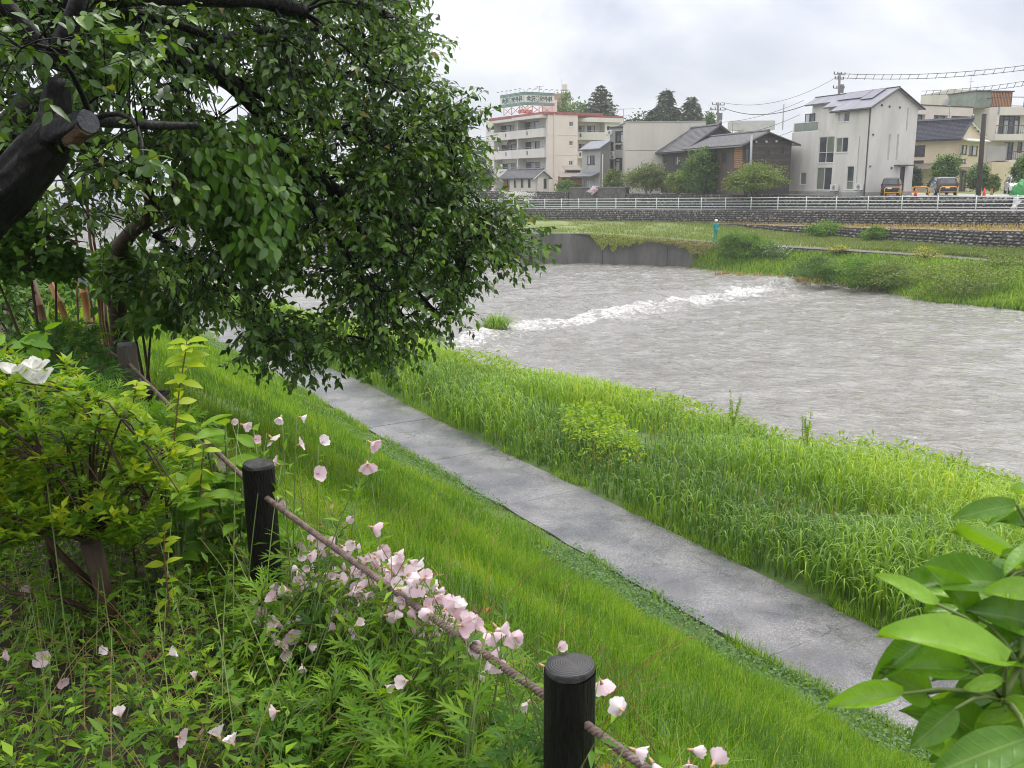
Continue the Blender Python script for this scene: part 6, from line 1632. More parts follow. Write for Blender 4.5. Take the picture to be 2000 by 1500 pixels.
# ================================================================== people, vehicles and street furniture on the far bank
def skin_body(name, joints, bones, mat_, parent, sub=2):
    me = bpy.data.meshes.new(name); keys = list(joints)
    me.from_pydata([joints[k][0] for k in keys], [(keys.index(a), keys.index(b)) for a, b in bones], [])
    o = link(name, me, mat_, None)
    o.parent = parent
    m_ = o.modifiers.new('skin', 'SKIN')
    for i, k in enumerate(keys):
        r = joints[k][1]; me.skin_vertices[0].data[i].radius = (r, r) if not hasattr(r, '__len__') else r
        me.skin_vertices[0].data[i].use_root = (i == 0)
    s = o.modifiers.new('sub', 'SUBSURF'); s.levels = sub; s.render_levels = sub
    return o
def worker():
    p = on_line(FPC, 1397); p[2] += .02
    r = thing('person', tuple(p), 'worker in a teal rain suit and white helmet standing on the far path', 'person', rotz=math.radians(25))
    J = dict(pelvis=((0, 0, .92), (.16, .12)), waist=((0, .0, 1.08), (.155, .115)), chest=((0, -.01, 1.30), (.175, .125)), neck=((0, 0, 1.47), .06), head0=((0, -.02, 1.56), .075), head1=((0, -.02, 1.64), .085),
             hipl=((.09, 0, .86), .105), kneel=((.10, -.02, .47), .075), ankl=((.10, .02, .10), .06), toel=((.11, -.14, .045), .045),
             hipr=((-.09, 0, .86), .105), kneer=((-.10, -.02, .47), .075), ankr=((-.10, .02, .10), .06), toer=((-.11, -.14, .045), .045),
             shl=((.19, 0, 1.40), .075), ell=((.25, .02, 1.13), .058), wrl=((.16, -.16, 1.0), .045), hal=((.08, -.22, 1.0), .038),
             shr=((-.19, 0, 1.40), .075), elr=((-.25, .02, 1.13), .058), wrr=((-.16, -.16, 1.02), .045), har=((-.08, -.22, 1.02), .038))
    Bn = [('pelvis', 'waist'), ('waist', 'chest'), ('chest', 'neck'), ('neck', 'head0'), ('head0', 'head1'), ('pelvis', 'hipl'), ('hipl', 'kneel'), ('kneel', 'ankl'), ('ankl', 'toel'), ('pelvis', 'hipr'), ('hipr', 'kneer'), ('kneer', 'ankr'), ('ankr', 'toer'), ('chest', 'shl'), ('shl', 'ell'), ('ell', 'wrl'), ('wrl', 'hal'), ('chest', 'shr'), ('shr', 'elr'), ('elr', 'wrr'), ('wrr', 'har')]
    skin_body('body', J, Bn, M['rain_teal'], r)
    def lp(name, m, fn, **k):
        mb = MB(); fn(mb); o = link(name, mb.mesh(name, True), M[m]); o.parent = r; return o
    lp('face', 'skin', lambda m: (m.ell((0, -.055, 1.585), (.07, .075, .095), 12, 8), m.ell((0, -.135, 1.58), (.014, .02, .02), 6, 4)))
    lp('helmet', 'helmet', lambda m: (m.ell((0, -.02, 1.66), (.125, .145, .105), 14, 8), m.ell((0, -.13, 1.635), (.09, .08, .012), 10, 4)))
    for sx in (-1, 1):
        lp('boot', 'boot', lambda m: m.ell((.105 * sx, -.06, .045), (.055, .135, .05), 10, 6))
        lp('hand', 'skin', lambda m: (m.ell((.075 * sx, -.235, 1.01), (.035, .04, .045), 8, 5), *[m.tube([(.06 * sx, -.24 - .012 * k, 1.03 - .02 * k), (.02 * sx, -.265 - .01 * k, 1.02 - .02 * k), (.0, -.25, 1.0 - .02 * k)], .009, 4) for k in range(4)], m.tube([(.075 * sx, -.25, 1.04), (.05 * sx, -.28, 1.05)], .010, 4)))
worker()

def car(label, x, y, Y, head, m, L=3.6, W=1.62, H=1.6, box=True, front=False):
    """head: heading in degrees (0 = +X, 90 = away from the camera)"""
    p = at(x, y, Y); r = thing('parked_car', (p[0], p[1], TZ + .01), label, 'car', 'parked cars')
    a = math.radians(head); r.rotation_euler = (0, 0, a)
    h = L / 2
    # stations: x, z bottom, z belt, z roof, half width low, half width roof
    prof = [(-h, .45, .78, .80, .82, .70), (-h + .06, .30, .92, 1.0, .95, .78), (-h + .22, .24, 1.0, H * .93, .99, .80), (-h + .6, .22, 1.0, H, 1.0, .80), (-.1, .22, .98, H, 1.0, .80), (h - 1.45, .22, .97, H * .97, 1.0, .78), (h - .95, .22, .96, 1.02, 1.0, .80), (h - .3, .25, .88, .90, .96, .80), (h - .04, .32, .70, .72, .88, .72), (h, .42, .60, .62, .80, .66)]
    mb = MB(); ring = 10
    for (xx, zb, zw, zr, wl, wr) in prof:
        wl *= W / 2; wr *= W / 2
        mb.v += [(xx, -wl * .9, zb), (xx, -wl, zb + .15), (xx, -wl, zw), (xx, -wr, zr - .04), (xx, -wr * .8, zr), (xx, wr * .8, zr), (xx, wr, zr - .04), (xx, wl, zw), (xx, wl, zb + .15), (xx, wl * .9, zb)]
    for i in range(len(prof) - 1):
        for j in range(ring):
            q = i * ring; k = (j + 1) % ring; mb.f.append((q + j, q + ring + j, q + ring + k, q + k))
    mb.f.append(tuple(range(ring))); e = (len(prof) - 1) * ring; mb.f.append(tuple(e + ring - 1 - j for j in range(ring)))
    def lp(name, mt, fn, smooth=False, par=None):
        mm = MB(); fn(mm); o = link(name, mm.mesh(name, smooth), M[mt]); o.parent = par or r; return o
    bo = link('body', mb.mesh('body', True), M[m]); bo.parent = r
    bv = bo.modifiers.new('es', 'EDGE_SPLIT'); bv.split_angle = math.radians(38)
    w = W / 2
    def sidewin(s):
        y0 = w * 1.0 * s; y1 = w * .80 * s; o = .012 * s
        f_ = lambda xx, t: (xx, (y0 * (1 - t) + y1 * t) + o, 1.0 + (H - .05 - 1.0) * t)
        return [[f_(-h + .38, .08), f_(-.62, .08), f_(-.62, .88), f_(-h + .55, .85)], [f_(-.55, .08), f_(h - 1.0, .06), f_(h - 1.42, .86), f_(-.55, .88)]]
    for s in (-1, 1):
        for q in sidewin(s): lp('side_window', 'glass', lambda mm: mm.poly(q))
        lp('mirror', m, lambda mm: mm.ell((h - 1.05, s * (w + .09), 1.05), (.07, .1, .07), 8, 5), True)
        lp('headlight', 'lamp_clear', lambda mm: mm.ell((h - .12, s * w * .66, .72), (.16, .2, .1), 10, 6), True)
        lp('tail_light', 'lamp_red', lambda mm: mm.box(-h - .005, -h + .2, s * w * .93 - .06, s * w * .93 + .05, .82, 1.08))
        for xx in (-h + .62, h - .72):
            wh = lp('wheel', 'rubber', lambda mm: mm.tube([(xx, s * (w - .2), .31), (xx, s * (w + .015), .31)], .31, 18), True)
            lp('rim', 'rim', lambda mm: (mm.tube([(xx, s * (w + .0), .31), (xx, s * (w + .03), .31)], .19, 12)), par=wh)
    lp('rear_window', 'glass', lambda mm: mm.poly([(-h + .02, -w * .72, 1.03), (-h + .02, w * .72, 1.03), (-h + .17, w * .66, H * .90), (-h + .17, -w * .66, H * .90)]))
    lp('windscreen', 'glass', lambda mm: mm.poly([(h - .93, -w * .78, 1.04), (h - .93, w * .78, 1.04), (h - 1.42, w * .70, H * .955), (h - 1.42, -w * .70, H * .955)]))
    lp('number_plate', 'plate', lambda mm: (mm.box(-h - .03, -h + .01, -.17, .17, .62, .79)))
    lp('number_plate', 'plate', lambda mm: (mm.box(h - .01, h + .03, -.17, .17, .40, .56)))
    lp('bumper', 'rubber', lambda mm: (mm.box(-h - .02, -h + .2, -w * .86, w * .86, .28, .42)))
    lp('grille', 'rubber', lambda mm: (mm.box(h - .06, h + .02, -w * .5, w * .5, .48, .64)))
    return r
car('small black hatchback parked against the gable of the white house', 1741, 377, 84.5, 62, 'car_black', 3.4, 1.5, 1.6)
car('black estate car seen from behind between the two right barriers', 1838, 376, 86.5, 78, 'car_black', 4.5, 1.85, 1.62)
car('white car facing the road at the right edge, beside green netting', 1987, 370, 88.0, 248, 'car_white', 4.6, 1.85, 1.7)

def barrier(x0, x1, yb, label):
    Y = 79.5
    a, b = at(x0, yb, Y), at(x1, yb, Y); z0 = TZ - .05; a[2] = b[2] = z0
    r = thing('barrier', tuple((a + b) / 2), label, 'barrier', 'yellow parking barriers')
    rr = .22; h = .88
    u = (b - a) / np.linalg.norm(b - a)
    pts = [a, a + [0, 0, h - rr]] + [a + u * rr * (1 - math.cos(t)) + np.array([0, 0, h - rr + rr * math.sin(t)]) for t in np.linspace(.2, PI / 2, 5)]
    pts += [b - u * rr * (1 - math.cos(t)) + np.array([0, 0, h - rr + rr * math.sin(t)]) for t in np.linspace(PI / 2, .2, 5)] + [b + [0, 0, h - rr], b]
    part('hoop', 'yellow', r, lambda m: m.tube(pts, .036, 8), smooth=True)
    part('crossbar', 'yellow', r, lambda m: m.tube([a + [0, 0, .45], b + [0, 0, .45]], .026, 6), smooth=True)
barrier(1727, 1759, 380, 'yellow hoop barrier in front of the hatchback, leftmost of three')
barrier(1780, 1813, 380, 'yellow hoop barrier, middle of three')
barrier(1835, 1869, 379, 'yellow hoop barrier behind the estate car, rightmost of three')
def cone(x, y, Y, label):
    p = at(x, y, Y); p[2] = TZ + .01
    r = thing('traffic_cone', tuple(p), label, 'cone', 'red traffic cones')
    part('base', 'cone_red', r, lambda m: m.box(p[0] - .18, p[0] + .18, p[1] - .18, p[1] + .18, p[2], p[2] + .04))
    part('cone', 'cone_red', r, lambda m: m.tube([p + [0, 0, .04], p + [0, 0, .7]], [.14, .03], 12), smooth=True)
cone(1788, 379, 81, 'red traffic cone behind the middle yellow barrier'); cone(1922, 379, 80, 'red traffic cone at the foot of the dark pole')
p = at(1937, 374, 86); p[2] = TZ + .01
r = thing('marker_post', tuple(p), 'short faded orange marker post right of the dark pole', 'post')
part('post', 'bamboo', r, lambda m: m.tube([p, p + [0, 0, .45], p + [0, 0, .55]], [.11, .09, .06], 8)); part('base', 'rubber', r, lambda m: m.tube([p, p + [0, 0, .05]], .16, 8))
# green netting over plants
def netting():
    c = at(1997, 384, 79); c[2] = TZ
    r = thing('green_netting', tuple(c), 'mound covered in bright green netting at the right edge', 'netting')
    mb = MB(); nu, nv = 22, 9
    for a in range(nv + 1):
        for b in range(nu):
            th = PI / 2 * a / nv; ph = 2 * PI * b / nu; k = 1 + .12 * math.sin(5 * ph + 2 * a) + random.uniform(-.05, .05)
            mb.v.append((c[0] + 1.25 * k * math.cos(th) * math.cos(ph) + .3, c[1] + 1.0 * k * math.cos(th) * math.sin(ph), c[2] - .02 + 1.35 * k * math.sin(th)))
    for a in range(nv):
        for b in range(nu):
            q, w_ = a * nu + b, a * nu + (b + 1) % nu; mb.f.append((q, w_, w_ + nu, q + nu))
    mb.build('net', M['tarp'], r, True)
    part('hem', 'tarp', r, lambda m: m.tube([(c[0] + .3 + 1.28 * math.cos(t), c[1] + 1.03 * math.sin(t), c[2] + .02) for t in np.linspace(0, 2 * PI, 18)], .03, 5))
netting()
# poles and wires
def pole_simple(x, yb, Y, ytop, xtop, rad, m, label, name='pole'):
    a = at(x, yb, Y); b = at(xtop, ytop, Y); a[2] = TZ - .1
    r = thing(name, tuple(a), label, 'pole'); part('shaft', m, r, lambda mm: mm.tube([a, (a + b) / 2, b], [rad, rad * .93, rad * .85], 10), smooth=True)
    part('cap', 'steel', r, lambda mm: mm.tube([b, b + [0, 0, .06]], rad * .9, 10)); return r
pole_simple(1911, 379, 82, 223, 1922.5, .22, 'pole_wood', 'thick dark timber pole standing right of the cream house')
pole_simple(1465, 374, 92, 262, 1468, .13, 'steel', 'thin grey metal pole at the corner of the timber gable')
def utility(x, yb, yt, Y, label, arms, xtop=None):
    b = at(xtop or x, yt, Y); a = np.array([at(x, yb, Y)[0], Y, TZ])
    r = thing('utility_pole', tuple(a), label, 'utility pole', 'utility poles behind the houses')
    part('shaft', 'pole_con', r, lambda m: m.tube([a, b], [.2, .13], 8), smooth=True)
    for k, (dz, hw) in enumerate(arms):
        z = b[2] - dz
        ar = part('crossarm', 'steel', r, lambda m: m.obox((b[0], Y, z), (.85, .5), (-.5, .85), -hw, hw, -.05, .05, z - .05, z + .05))
        for s_ in np.linspace(-hw, hw, 4): part('insulator', 'trim_dark', ar, lambda m: m.tube([(b[0] + .85 * s_, Y + .5 * s_, z + .05), (b[0] + .85 * s_, Y + .5 * s_, z + .28)], [.07, .05], 6))
    part('transformer', 'pole_con', r, lambda m: m.tube([(b[0] + .3, Y - .1, b[2] - 2.2), (b[0] + .3, Y - .1, b[2] - 1.3)], .26, 8))
    return b
pA = utility(1400, 300, 200, 120, 'utility pole with a tangle of crossarms above the wooden house', [(.3, 1.0), (.9, 1.2), (1.5, .7)], 1403)
pB = utility(1637, 300, 142, 110, 'utility pole rising behind the ridge of the white house', [(.2, .9), (.7, .7), (1.7, .9)], 1640)
def cable(label, a, b, sag, rad=.022, spacers=0):
    a, b = np.asarray(a, float), np.asarray(b, float)
    r = thing('power_cable', tuple(a), label, 'cable', 'overhead cables')
    P = [a + (b - a) * t - np.array([0, 0, sag * 4 * t * (1 - t)]) for t in np.linspace(0, 1, 14)]
    part('line', 'cable', r, lambda m: m.tube(P, rad, 4))
    if spacers:
        Q = [p - np.array([0, 0, .45]) for p in P]; part('line', 'cable', r, lambda m: m.tube(Q, rad, 4))
        for t in np.linspace(.04, .96, spacers):
            p = a + (b - a) * t - np.array([0, 0, sag * 4 * t * (1 - t)])
            part('spacer', 'cable', r, lambda m: m.tube([p + [.12, 0, .06], p - [.12, 0, .55]], .03, 4))
cable('upper cable with spacers running from the pole behind the white house to the right', pB - [0, 0, .1], at(2150, 104, 96), .8, .03, 26)
cable('lower cable with spacers above the pale building', at(1800, 178, 112), at(2040, 152, 104), .25, .025, 16)
cable('long cable sloping up from the left pole to the pole behind the white house', pA + [.4, 0, 0], pB - [0, 0, .3], 1.4)
cable('sagging bundle of cables between the left pole and the white house', pA + [.5, 0, -.6], at(1572, 206, 100), .9, .04)
cable('thin lower cable from the left pole to the white house', pA + [.2, 0, -2.4], at(1570, 196, 104), .5)
cable('cable rising from the wooden house roof to the white house', at(1450, 262, 105), at(1562, 224, 100), .2)
cable('faint cable from behind the wooden house to the white house', at(1500, 270, 105), at(1550, 255, 100), .1)
cable('cable leaving the left pole towards the conifers', pA - [0, 0, .3], at(1300, 250, 150), .5)
def aerial(x, yb, yt, Y, label, w=1.4):
    a, b = at(x, yb, Y), at(x, yt, Y)
    r = thing('tv_antenna', tuple(a), label, 'antenna', 'roof antennas')
    part('mast', 'steel', r, lambda m: m.tube([a - [0, 0, 1.5], b], .035, 5))
    part('boom', 'steel', r, lambda m: (m.tube([b + [-w * .5, 0, -.1], b + [w, 0, 0]], .03, 4), *[m.tube([b + [x_, -.25, -.03], b + [x_, .25, -.03]], .02, 4) for x_ in np.linspace(-w * .4, w * .9, 7)], m.tube([b + [-w * .4, 0, -.9], b + [w * .6, 0, -.8]], .025, 4)))
aerial(1218, 245, 212, 117, 'double television antenna on the framed building'); aerial(1431, 262, 240, 112, 'spindly antenna behind the wooden house ridge', .9); aerial(1897, 172, 146, 125, 'antenna on top of the pale building', .8); aerial(1855, 236, 205, 104, 'thin antenna on the cream house roof', .5)

# ================================================================== near bank: grass
def near_points(n, d0, d1, y0, y1, seed, fall=1.0, ref=6.0):
    """random points of the near bank, thinner with distance from the camera"""
    r_ = np.random.default_rng(seed); out = []; tot = 0
    keep = np.where((PC[:, 1] > y0) & (PC[:, 1] < y1))[0]; w = []
    while tot < n:
        i = r_.integers(keep[0], keep[-1], 60000); f = r_.random(60000)
        d = r_.uniform(d0, d1, 60000)
        c = PC[i] * (1 - f[:, None]) + PC[i + 1] * f[:, None] + PN[i] * d[:, None]
        dist = np.hypot(c[:, 0], c[:, 1]); ok = (r_.random(60000) < np.minimum(1, (ref / np.maximum(dist, .1)) ** fall)) & (c[:, 1] > -1) & (np.abs(c[:, 0]) < 0.72 * c[:, 1] + 3)
        out.append(np.stack([c[ok, 0], c[ok, 1], d[ok]], 1)); tot += ok.sum()
    o = np.concatenate(out)[:n]
    z = Hn(o[:, 0], o[:, 1])
    return np.stack([o[:, 0], o[:, 1], z], 1), o[:, 2]
def blades(parts_spec, P, h, w, seed, bends=(.15, .4, .7, 1.0), lean=.3, seg=2, arch=False, tint=None):
    r_ = np.random.default_rng(seed); n = len(P); parts = []
    tint = np.clip(r_.normal(.42, .22, n), 0, 1) if tint is None else tint
    for k, b in enumerate(bends):
        i = np.arange(n)[k::len(bends)]
        t = arch_t(1.0, 5, .25 + .45 * b, .95 - .12 * b, .3 + .5 * b) if arch else blade_t(1.0, b, seg)
        sc = np.stack([w[i], h[i], h[i]], 1)
        parts.append((t, rot_zxy(r_.uniform(0, 2 * PI, len(i)), r_.normal(0, lean, len(i)), np.zeros(len(i)), sc), P[i], tint[i]))
    return parts
P, d = near_points(195000, -7.35, -0.86, 3, 45, 21, 1.15, 5.0)
r_ = np.random.default_rng(22); dist = np.linalg.norm(P - CAM, axis=1)
patch = vnoise(P[:, 0], P[:, 1], .8, 31)
edge = np.clip((-0.86 - d) / 1.5, 0, 1)
tuftn = vnoise(P[:, 0], P[:, 1], 3.2, 33)
h = (.04 + .07 * edge + .045 * patch) * (.35 + 1.35 * tuftn) * r_.uniform(.6, 1.25, len(P))
keep = (vnoise(P[:, 0], P[:, 1], 1.1, 40) + .5 * edge > .32) | (r_.random(len(P)) < .45)
P, h, dist, patch = P[keep], h[keep], dist[keep], patch[keep]
dead = r_.random(len(P)) < .05
tint = np.clip(dead * 1.0 + .12 + .45 * patch + .35 * (vnoise(P[:, 0], P[:, 1], 2.4, 35) - .45) + r_.normal(0, .17, len(P)), 0, 1)
tag(scatter('slope_grass', blades(None, P, h, .0022 * np.maximum(1, dist / 5.5), 23, lean=.38, tint=tint), M['grass_slope']), 'bright green lawn grass on the slope', kind='stuff')
# clover and low weeds along the path edge and in patches
P, d = near_points(34000, -2.6, -0.78, 5, 40, 24, 1.0, 6.0)
ok = (vnoise(P[:, 0], P[:, 1], .55, 44) > .5 + .22 * np.clip((-1.2 - d) / 1.2, 0, 1)); P = P[ok]; n = len(P); r_ = np.random.default_rng(25)
P[:, 2] = np.maximum(P[:, 2], .03) + r_.uniform(.03, .13, n)
Mx = frames(np.stack([r_.normal(size=n), r_.normal(size=n), r_.normal(size=n) * .3], 1), np.array([0, 0, 1.0]) + r_.normal(size=(n, 3)) * .35) * (.042 * r_.uniform(.6, 1.3, n))[:, None, None]
tag(scatter('clover', [(LEAFW, Mx, P, r_.random(n))], M['clover']), 'dark clover and low weeds along the near edge of the path', kind='stuff')
# tall grass between the path and the river
P, d = near_points(62000, 0.92, 11.5, -1, 62, 26, .9, 12.0)
k = (d - .9) / strip_k(P[:, 0], P[:, 1]); r_ = np.random.default_rng(27)
ok = (k < 6.9) & (P[:, 2] > -1.75); P, d, k = P[ok], d[ok], k[ok]; n = len(P)
ok = vnoise(P[:, 0], P[:, 1], .55, 52) + r_.normal(0, .12, n) > .27; P, d, k = P[ok], d[ok], k[ok]; n = len(P)
big = vnoise(P[:, 0], P[:, 1], .35, 51); dist = np.linalg.norm(P - CAM, axis=1)
h = (.30 + .85 * big) * np.interp(k, [0, .4, 1.2, 4, 6.9], [.5, .85, 1.05, .95, .8]) * r_.uniform(.55, 1.2, n)
tint = np.clip(np.interp(k, [0, 1.6, 3.5, 7], [.16, .32, .56, .62]) + .5 * (big - .5) + r_.normal(0, .17, n), 0, 1)
tag(scatter('riverside_grass', blades(None, P, h, .0125 * np.maximum(1, dist / 20), 28, (.1, .35, .6, .9, 1.2), .16, arch=True, tint=tint), M['grass_tall']), 'tall arching grass between the path and the river', kind='stuff')
P, d = near_points(3600, 1.2, 9.0, 0, 50, 29, .6, 12.0); r_ = np.random.default_rng(30); ok = vnoise(P[:, 0], P[:, 1], .5, 61) > .55; P = P[ok]
tag(scatter('dry_stalks', blades(None, P, .62 * r_.uniform(.6, 1.25, len(P)), np.full(len(P), .006), 31, (.05, .2), .12), M['grass_dry']), 'thin tan seed stalks among the riverside grass', kind='stuff')
# leafy weeds, thickest towards the water on the right
P, d = near_points(80000, 1.6, 11.5, 0, 48, 32, .8, 14.0); r_ = np.random.default_rng(33)
k = (d - .9) / strip_k(P[:, 0], P[:, 1]); m_ = vnoise(P[:, 0], P[:, 1], .42, 71)
along = (P[:, 0] - 4) * _e[0] + (P[:, 1] - 8) * _e[1]
ok = (m_ > np.interp(k, [0, 2.5, 4, 6.5], [.85, .64, .38, .27]) + np.interp(along, [0, 8, 16, 30], [-.06, 0, .16, .3])) & (k < 6.4) & (P[:, 2] > -1.5)
P, m_, k = P[ok], m_[ok], k[ok]; n = len(P)
P[:, 2] += r_.random(n) ** .6 * (.25 + 1.0 * np.clip(m_ - .35, 0, 1))
dv = np.stack([r_.normal(size=n), r_.normal(size=n), r_.normal(.15, .5, n)], 1)
Mx = frames(dv, np.array([0, 0, 1.0]) + r_.normal(size=(n, 3)) * .4) * (.13 * r_.uniform(.6, 1.4, n))[:, None, None]
tag(scatter('leafy_weeds', [(leaf_t(.2, .03, .25), Mx, P, np.clip(r_.normal(.5, .25, n), 0, 1))], M['weed']), 'lime green leafy weeds near the water', kind='stuff')

# blades spilling over both path edges
P1_, d1_ = near_points(14000, -1.0, -0.82, 5, 40, 34, .8, 10.0); P2_, d2_ = near_points(13000, 0.80, 1.05, 3, 40, 35, .8, 10.0)
r_ = np.random.default_rng(36); P = np.concatenate([P1_, P2_]); P[:, 2] = np.maximum(P[:, 2], .0); ok = vnoise(P[:, 0], P[:, 1], 1.3, 37) > .42; P = P[ok]; n = len(P)
tag(scatter('edge_grass', blades(None, P, r_.uniform(.06, .22, n), np.full(n, .005), 38, (.3, .7, 1.1), .6), M['grass_tall']), 'grass blades leaning over the edges of the path', kind='stuff')
# clumps standing in the river and small plants of the strip
def tuft(label, px, py, z, h, n, spread, m='grass_tall', dry=True, group='grass clumps in the river', name='grass_clump'):
    c = onz(px, py, z); r = thing(name, tuple(c), label, 'grass clump', group); r_ = np.random.default_rng(int(px))
    a = r_.uniform(0, 2 * PI, n); rr = spread * np.sqrt(r_.random(n)); P = np.stack([c[0] + rr * np.cos(a), c[1] + rr * np.sin(a), np.full(n, z - .1)], 1)
    hh = h * r_.uniform(.6, 1.15, n)
    i = r_.integers(0, 3, n); parts = []
    for k in range(3):
        j = np.where(i == k)[0]
        parts.append((arch_t(1, 4, .3 + .3 * k, .95 - .1 * k, .4), rot_zxy(a[j] - PI / 2 + r_.normal(0, .5, len(j)), -.45 * rr[j] / spread, np.zeros(len(j)), np.stack([np.full(len(j), .016), hh[j], hh[j]], 1)), P[j], np.clip(r_.normal(.4, .2, len(j)), 0, 1)))
    tag(scatter('blades', parts, M[m], r), kind='stuff')
    if dry:
        j = np.arange(n // 4); tag(scatter('dead_blades', [(arch_t(1, 4, .75, .45, .6), rot_zxy(a[j] - PI / 2, np.full(len(j), -.5), np.zeros(len(j)), np.stack([np.full(len(j), .014), hh[j] * .8, hh[j] * .8], 1)), P[j], r_.random(len(j)))], M['grass_dry'], r), kind='stuff')
    mb = MB(); mb.ell((c[0], c[1], z - .15), (spread * 1.05, spread * 1.05, .25), 12, 5, .1); mb.build('root_mound', M['soil'], r, True)
tuft('small round grass clump alone in the river at the weir', 970, 642, WZ + .1, .85, 420, .42, dry=False)
tuft('large grass clump with brown skirt in the river beside the cherry leaves', 795, 697, WZ, 1.45, 900, .95)
tuft('small low grass tuft in the water before the far bank', 1357, 548, WZ, .5, 160, .4, dry=False)
tuft('sparse pale grass clump leaning into the water at the near edge', 930, 752, WZ + .1, .7, 150, .55, 'grass_dry', dry=True)
def seedhead(label, px, py, z, h):
    c = onz(px, py, z); r = thing('dock_plant', tuple(c), label, 'plant', 'dock plants at the water edge'); r_ = np.random.default_rng(int(px * 3))
    mb = MB()
    for k in range(5):
        e = c + np.array([r_.normal(0, .15), r_.normal(0, .15), h * r_.uniform(.75, 1.1)]); mb.tube([c, (c + e) / 2 + [r_.normal(0, .03), 0, 0], e], [.008, .007, .003], 4)
        if k == 0: E = []
        E.append(e)
    mb.build('stems', M['stem'], r)
    P = np.concatenate([c + (e - c) * r_.uniform(.55, 1.0, 60)[:, None] + r_.normal(size=(60, 3)) * .022 for e in E]); n = len(P)
    tag(scatter('seeds', [(LEAFW, frames(r_.normal(size=(n, 3)), r_.normal(size=(n, 3))) * (.04 * r_.uniform(.6, 1.2, n))[:, None, None], P, r_.random(n))], M['weed'], r), kind='stuff')
    n = 16; a = r_.uniform(0, 2 * PI, n); tag(scatter('leaves', [(LEAFN, rot_zxy(a, r_.uniform(.3, 1.0, n), np.zeros(n), .3 * r_.uniform(.6, 1.1, n)), c + np.stack([np.zeros(n), np.zeros(n), r_.uniform(.05, h * .5, n)], 1), r_.random(n))], M['weed'], r), kind='stuff')
for i, (x, y, h, lab) in enumerate(((1310, 845, .95, 'upright dock plant at the water edge, leftmost'), (1428, 850, 1.1, 'tallest dock plant with a spire of seeds at the water edge'), (1575, 885, .95, 'dock plant rising above lime weeds at the water edge'), (1205, 820, .75, 'small willow-like plant at the water edge'), (1860, 960, .9, 'spindly dock plant at the right end of the near water edge'))):
    seedhead(lab, x, y, -.9, h)

# ================================================================== garden fence: posts and rope
POSTS = [((1113, 1300), 102, .118, 'post_wood'), ((505, 905), 62, .118, 'post_wood'), ((247, 672), 37, .118, 'post_weathered'), ((180, 636), 28, .118, 'post_weathered')]
PP = []
def post_at(top, rad, m, label):
    zb = TERR - .1; base = np.array([top[0], top[1], zb])
    r = thing('wooden_post', tuple(base), label, 'post', 'posts of the rope fence')
    n = 48; mb = MB(); ph = random.random() * 6
    for k, z in enumerate(np.linspace(zb, top[2] - .012, 9)):
        for j in range(n):
            a = 2 * PI * j / n; q = rad * (1 + .03 * math.sin(3 * a + ph + z) + .012 * math.sin(7 * a + 2 * ph) + random.uniform(-.008, .008) - .10 * max(0, math.cos(a - ph)) ** 60 - .08 * max(0, math.cos(a - ph - 2.1)) ** 60)
            mb.v.append((base[0] + q * math.cos(a), base[1] + q * math.sin(a), z))
    for k in range(8):
        for j in range(n): mb.f.append((k * n + j, k * n + (j + 1) % n, (k + 1) * n + (j + 1) % n, (k + 1) * n + j))
    mb.build('shaft', M[m], r, True)
    # domed, worn end grain: own origin so that the rings centre on the post
    mt = MB(); R_ = [(1.0, -.012), (.985, -.002), (.95, .004), (.6, .008), (.25, .009)]
    for q, dz in R_:
        for j in range(n):
            a = 2 * PI * j / n; q2 = q * (1 + .03 * math.sin(3 * a + ph + top[2]) + .012 * math.sin(7 * a + 2 * ph) - .03) ; mt.v.append((rad * q2 * math.cos(a), rad * q2 * math.sin(a), dz - .05 * rad * (max(0, math.cos(a - ph)) ** 40) * (q > .5) + .04 * rad * math.sin(a + ph) * q))
    for k in range(len(R_) - 1):
        for j in range(n): mt.f.append((k * n + j, k * n + (j + 1) % n, (k + 1) * n + (j + 1) % n, (k + 1) * n + j))
    mt.f.append(tuple(range((len(R_) - 1) * n, len(R_) * n)))
    o = link('end_grain', mt.mesh('end_grain', True), M['post_top']); o.parent = r; o.location = np.array([top[0] - base[0], top[1] - base[1], top[2] - base[2]])
    return r
labs = ['nearest black wooden post with ringed top, bottom centre', 'black wooden post behind the pink flowers, second along the rope', 'weathered grey post behind the azalea, third along the rope', 'small weathered post farthest along the rope']
for ((x, y), wpx, dia, m), lab in zip(POSTS, labs):
    zc = dia * F_PX / wpx; d = _F + _R * (x - 1000) / F_PX + _U * (750 - y) / F_PX
    top = CAM + d * zc; PP.append(top); post_at(top, dia / 2, m, lab)
# posts beyond and behind to carry the rope out of the frame
ext = [PP[0] + (PP[0] - PP[1]) * 1.25, PP[3] + (PP[3] - PP[2]) * 1.0]; ext[1][2] = PP[3][2] - .1
post_at(ext[0], .059, 'post_wood', 'wooden post beyond the lower edge of the view')
rope_pts = [ext[0], *PP, ext[1]]
rope = thing('rope', tuple(PP[0] - [0, 0, .15]), 'twisted brown rope strung between the wooden posts', 'rope')
RP = []
for a, b in zip(rope_pts, rope_pts[1:]):
    a, b = a - [0, 0, .118], b - [0, 0, .118]
    for t in np.arange(0, 1, .0045 / np.linalg.norm(b - a)): RP.append(a + (b - a) * t - np.array([0, 0, .012 * 4 * t * (1 - t) * np.linalg.norm(b - a) / 2.6]))
RP = np.array(RP); seg = np.linalg.norm(np.diff(RP, axis=0), axis=1); S = np.concatenate([[0], np.cumsum(seg)])
tn = np.gradient(RP, axis=0); tn /= np.linalg.norm(tn, axis=1, keepdims=True)
A_ = np.cross(tn, [0, 0, 1.0]); A_ /= np.linalg.norm(A_, axis=1, keepdims=True); B_ = np.cross(A_, tn)
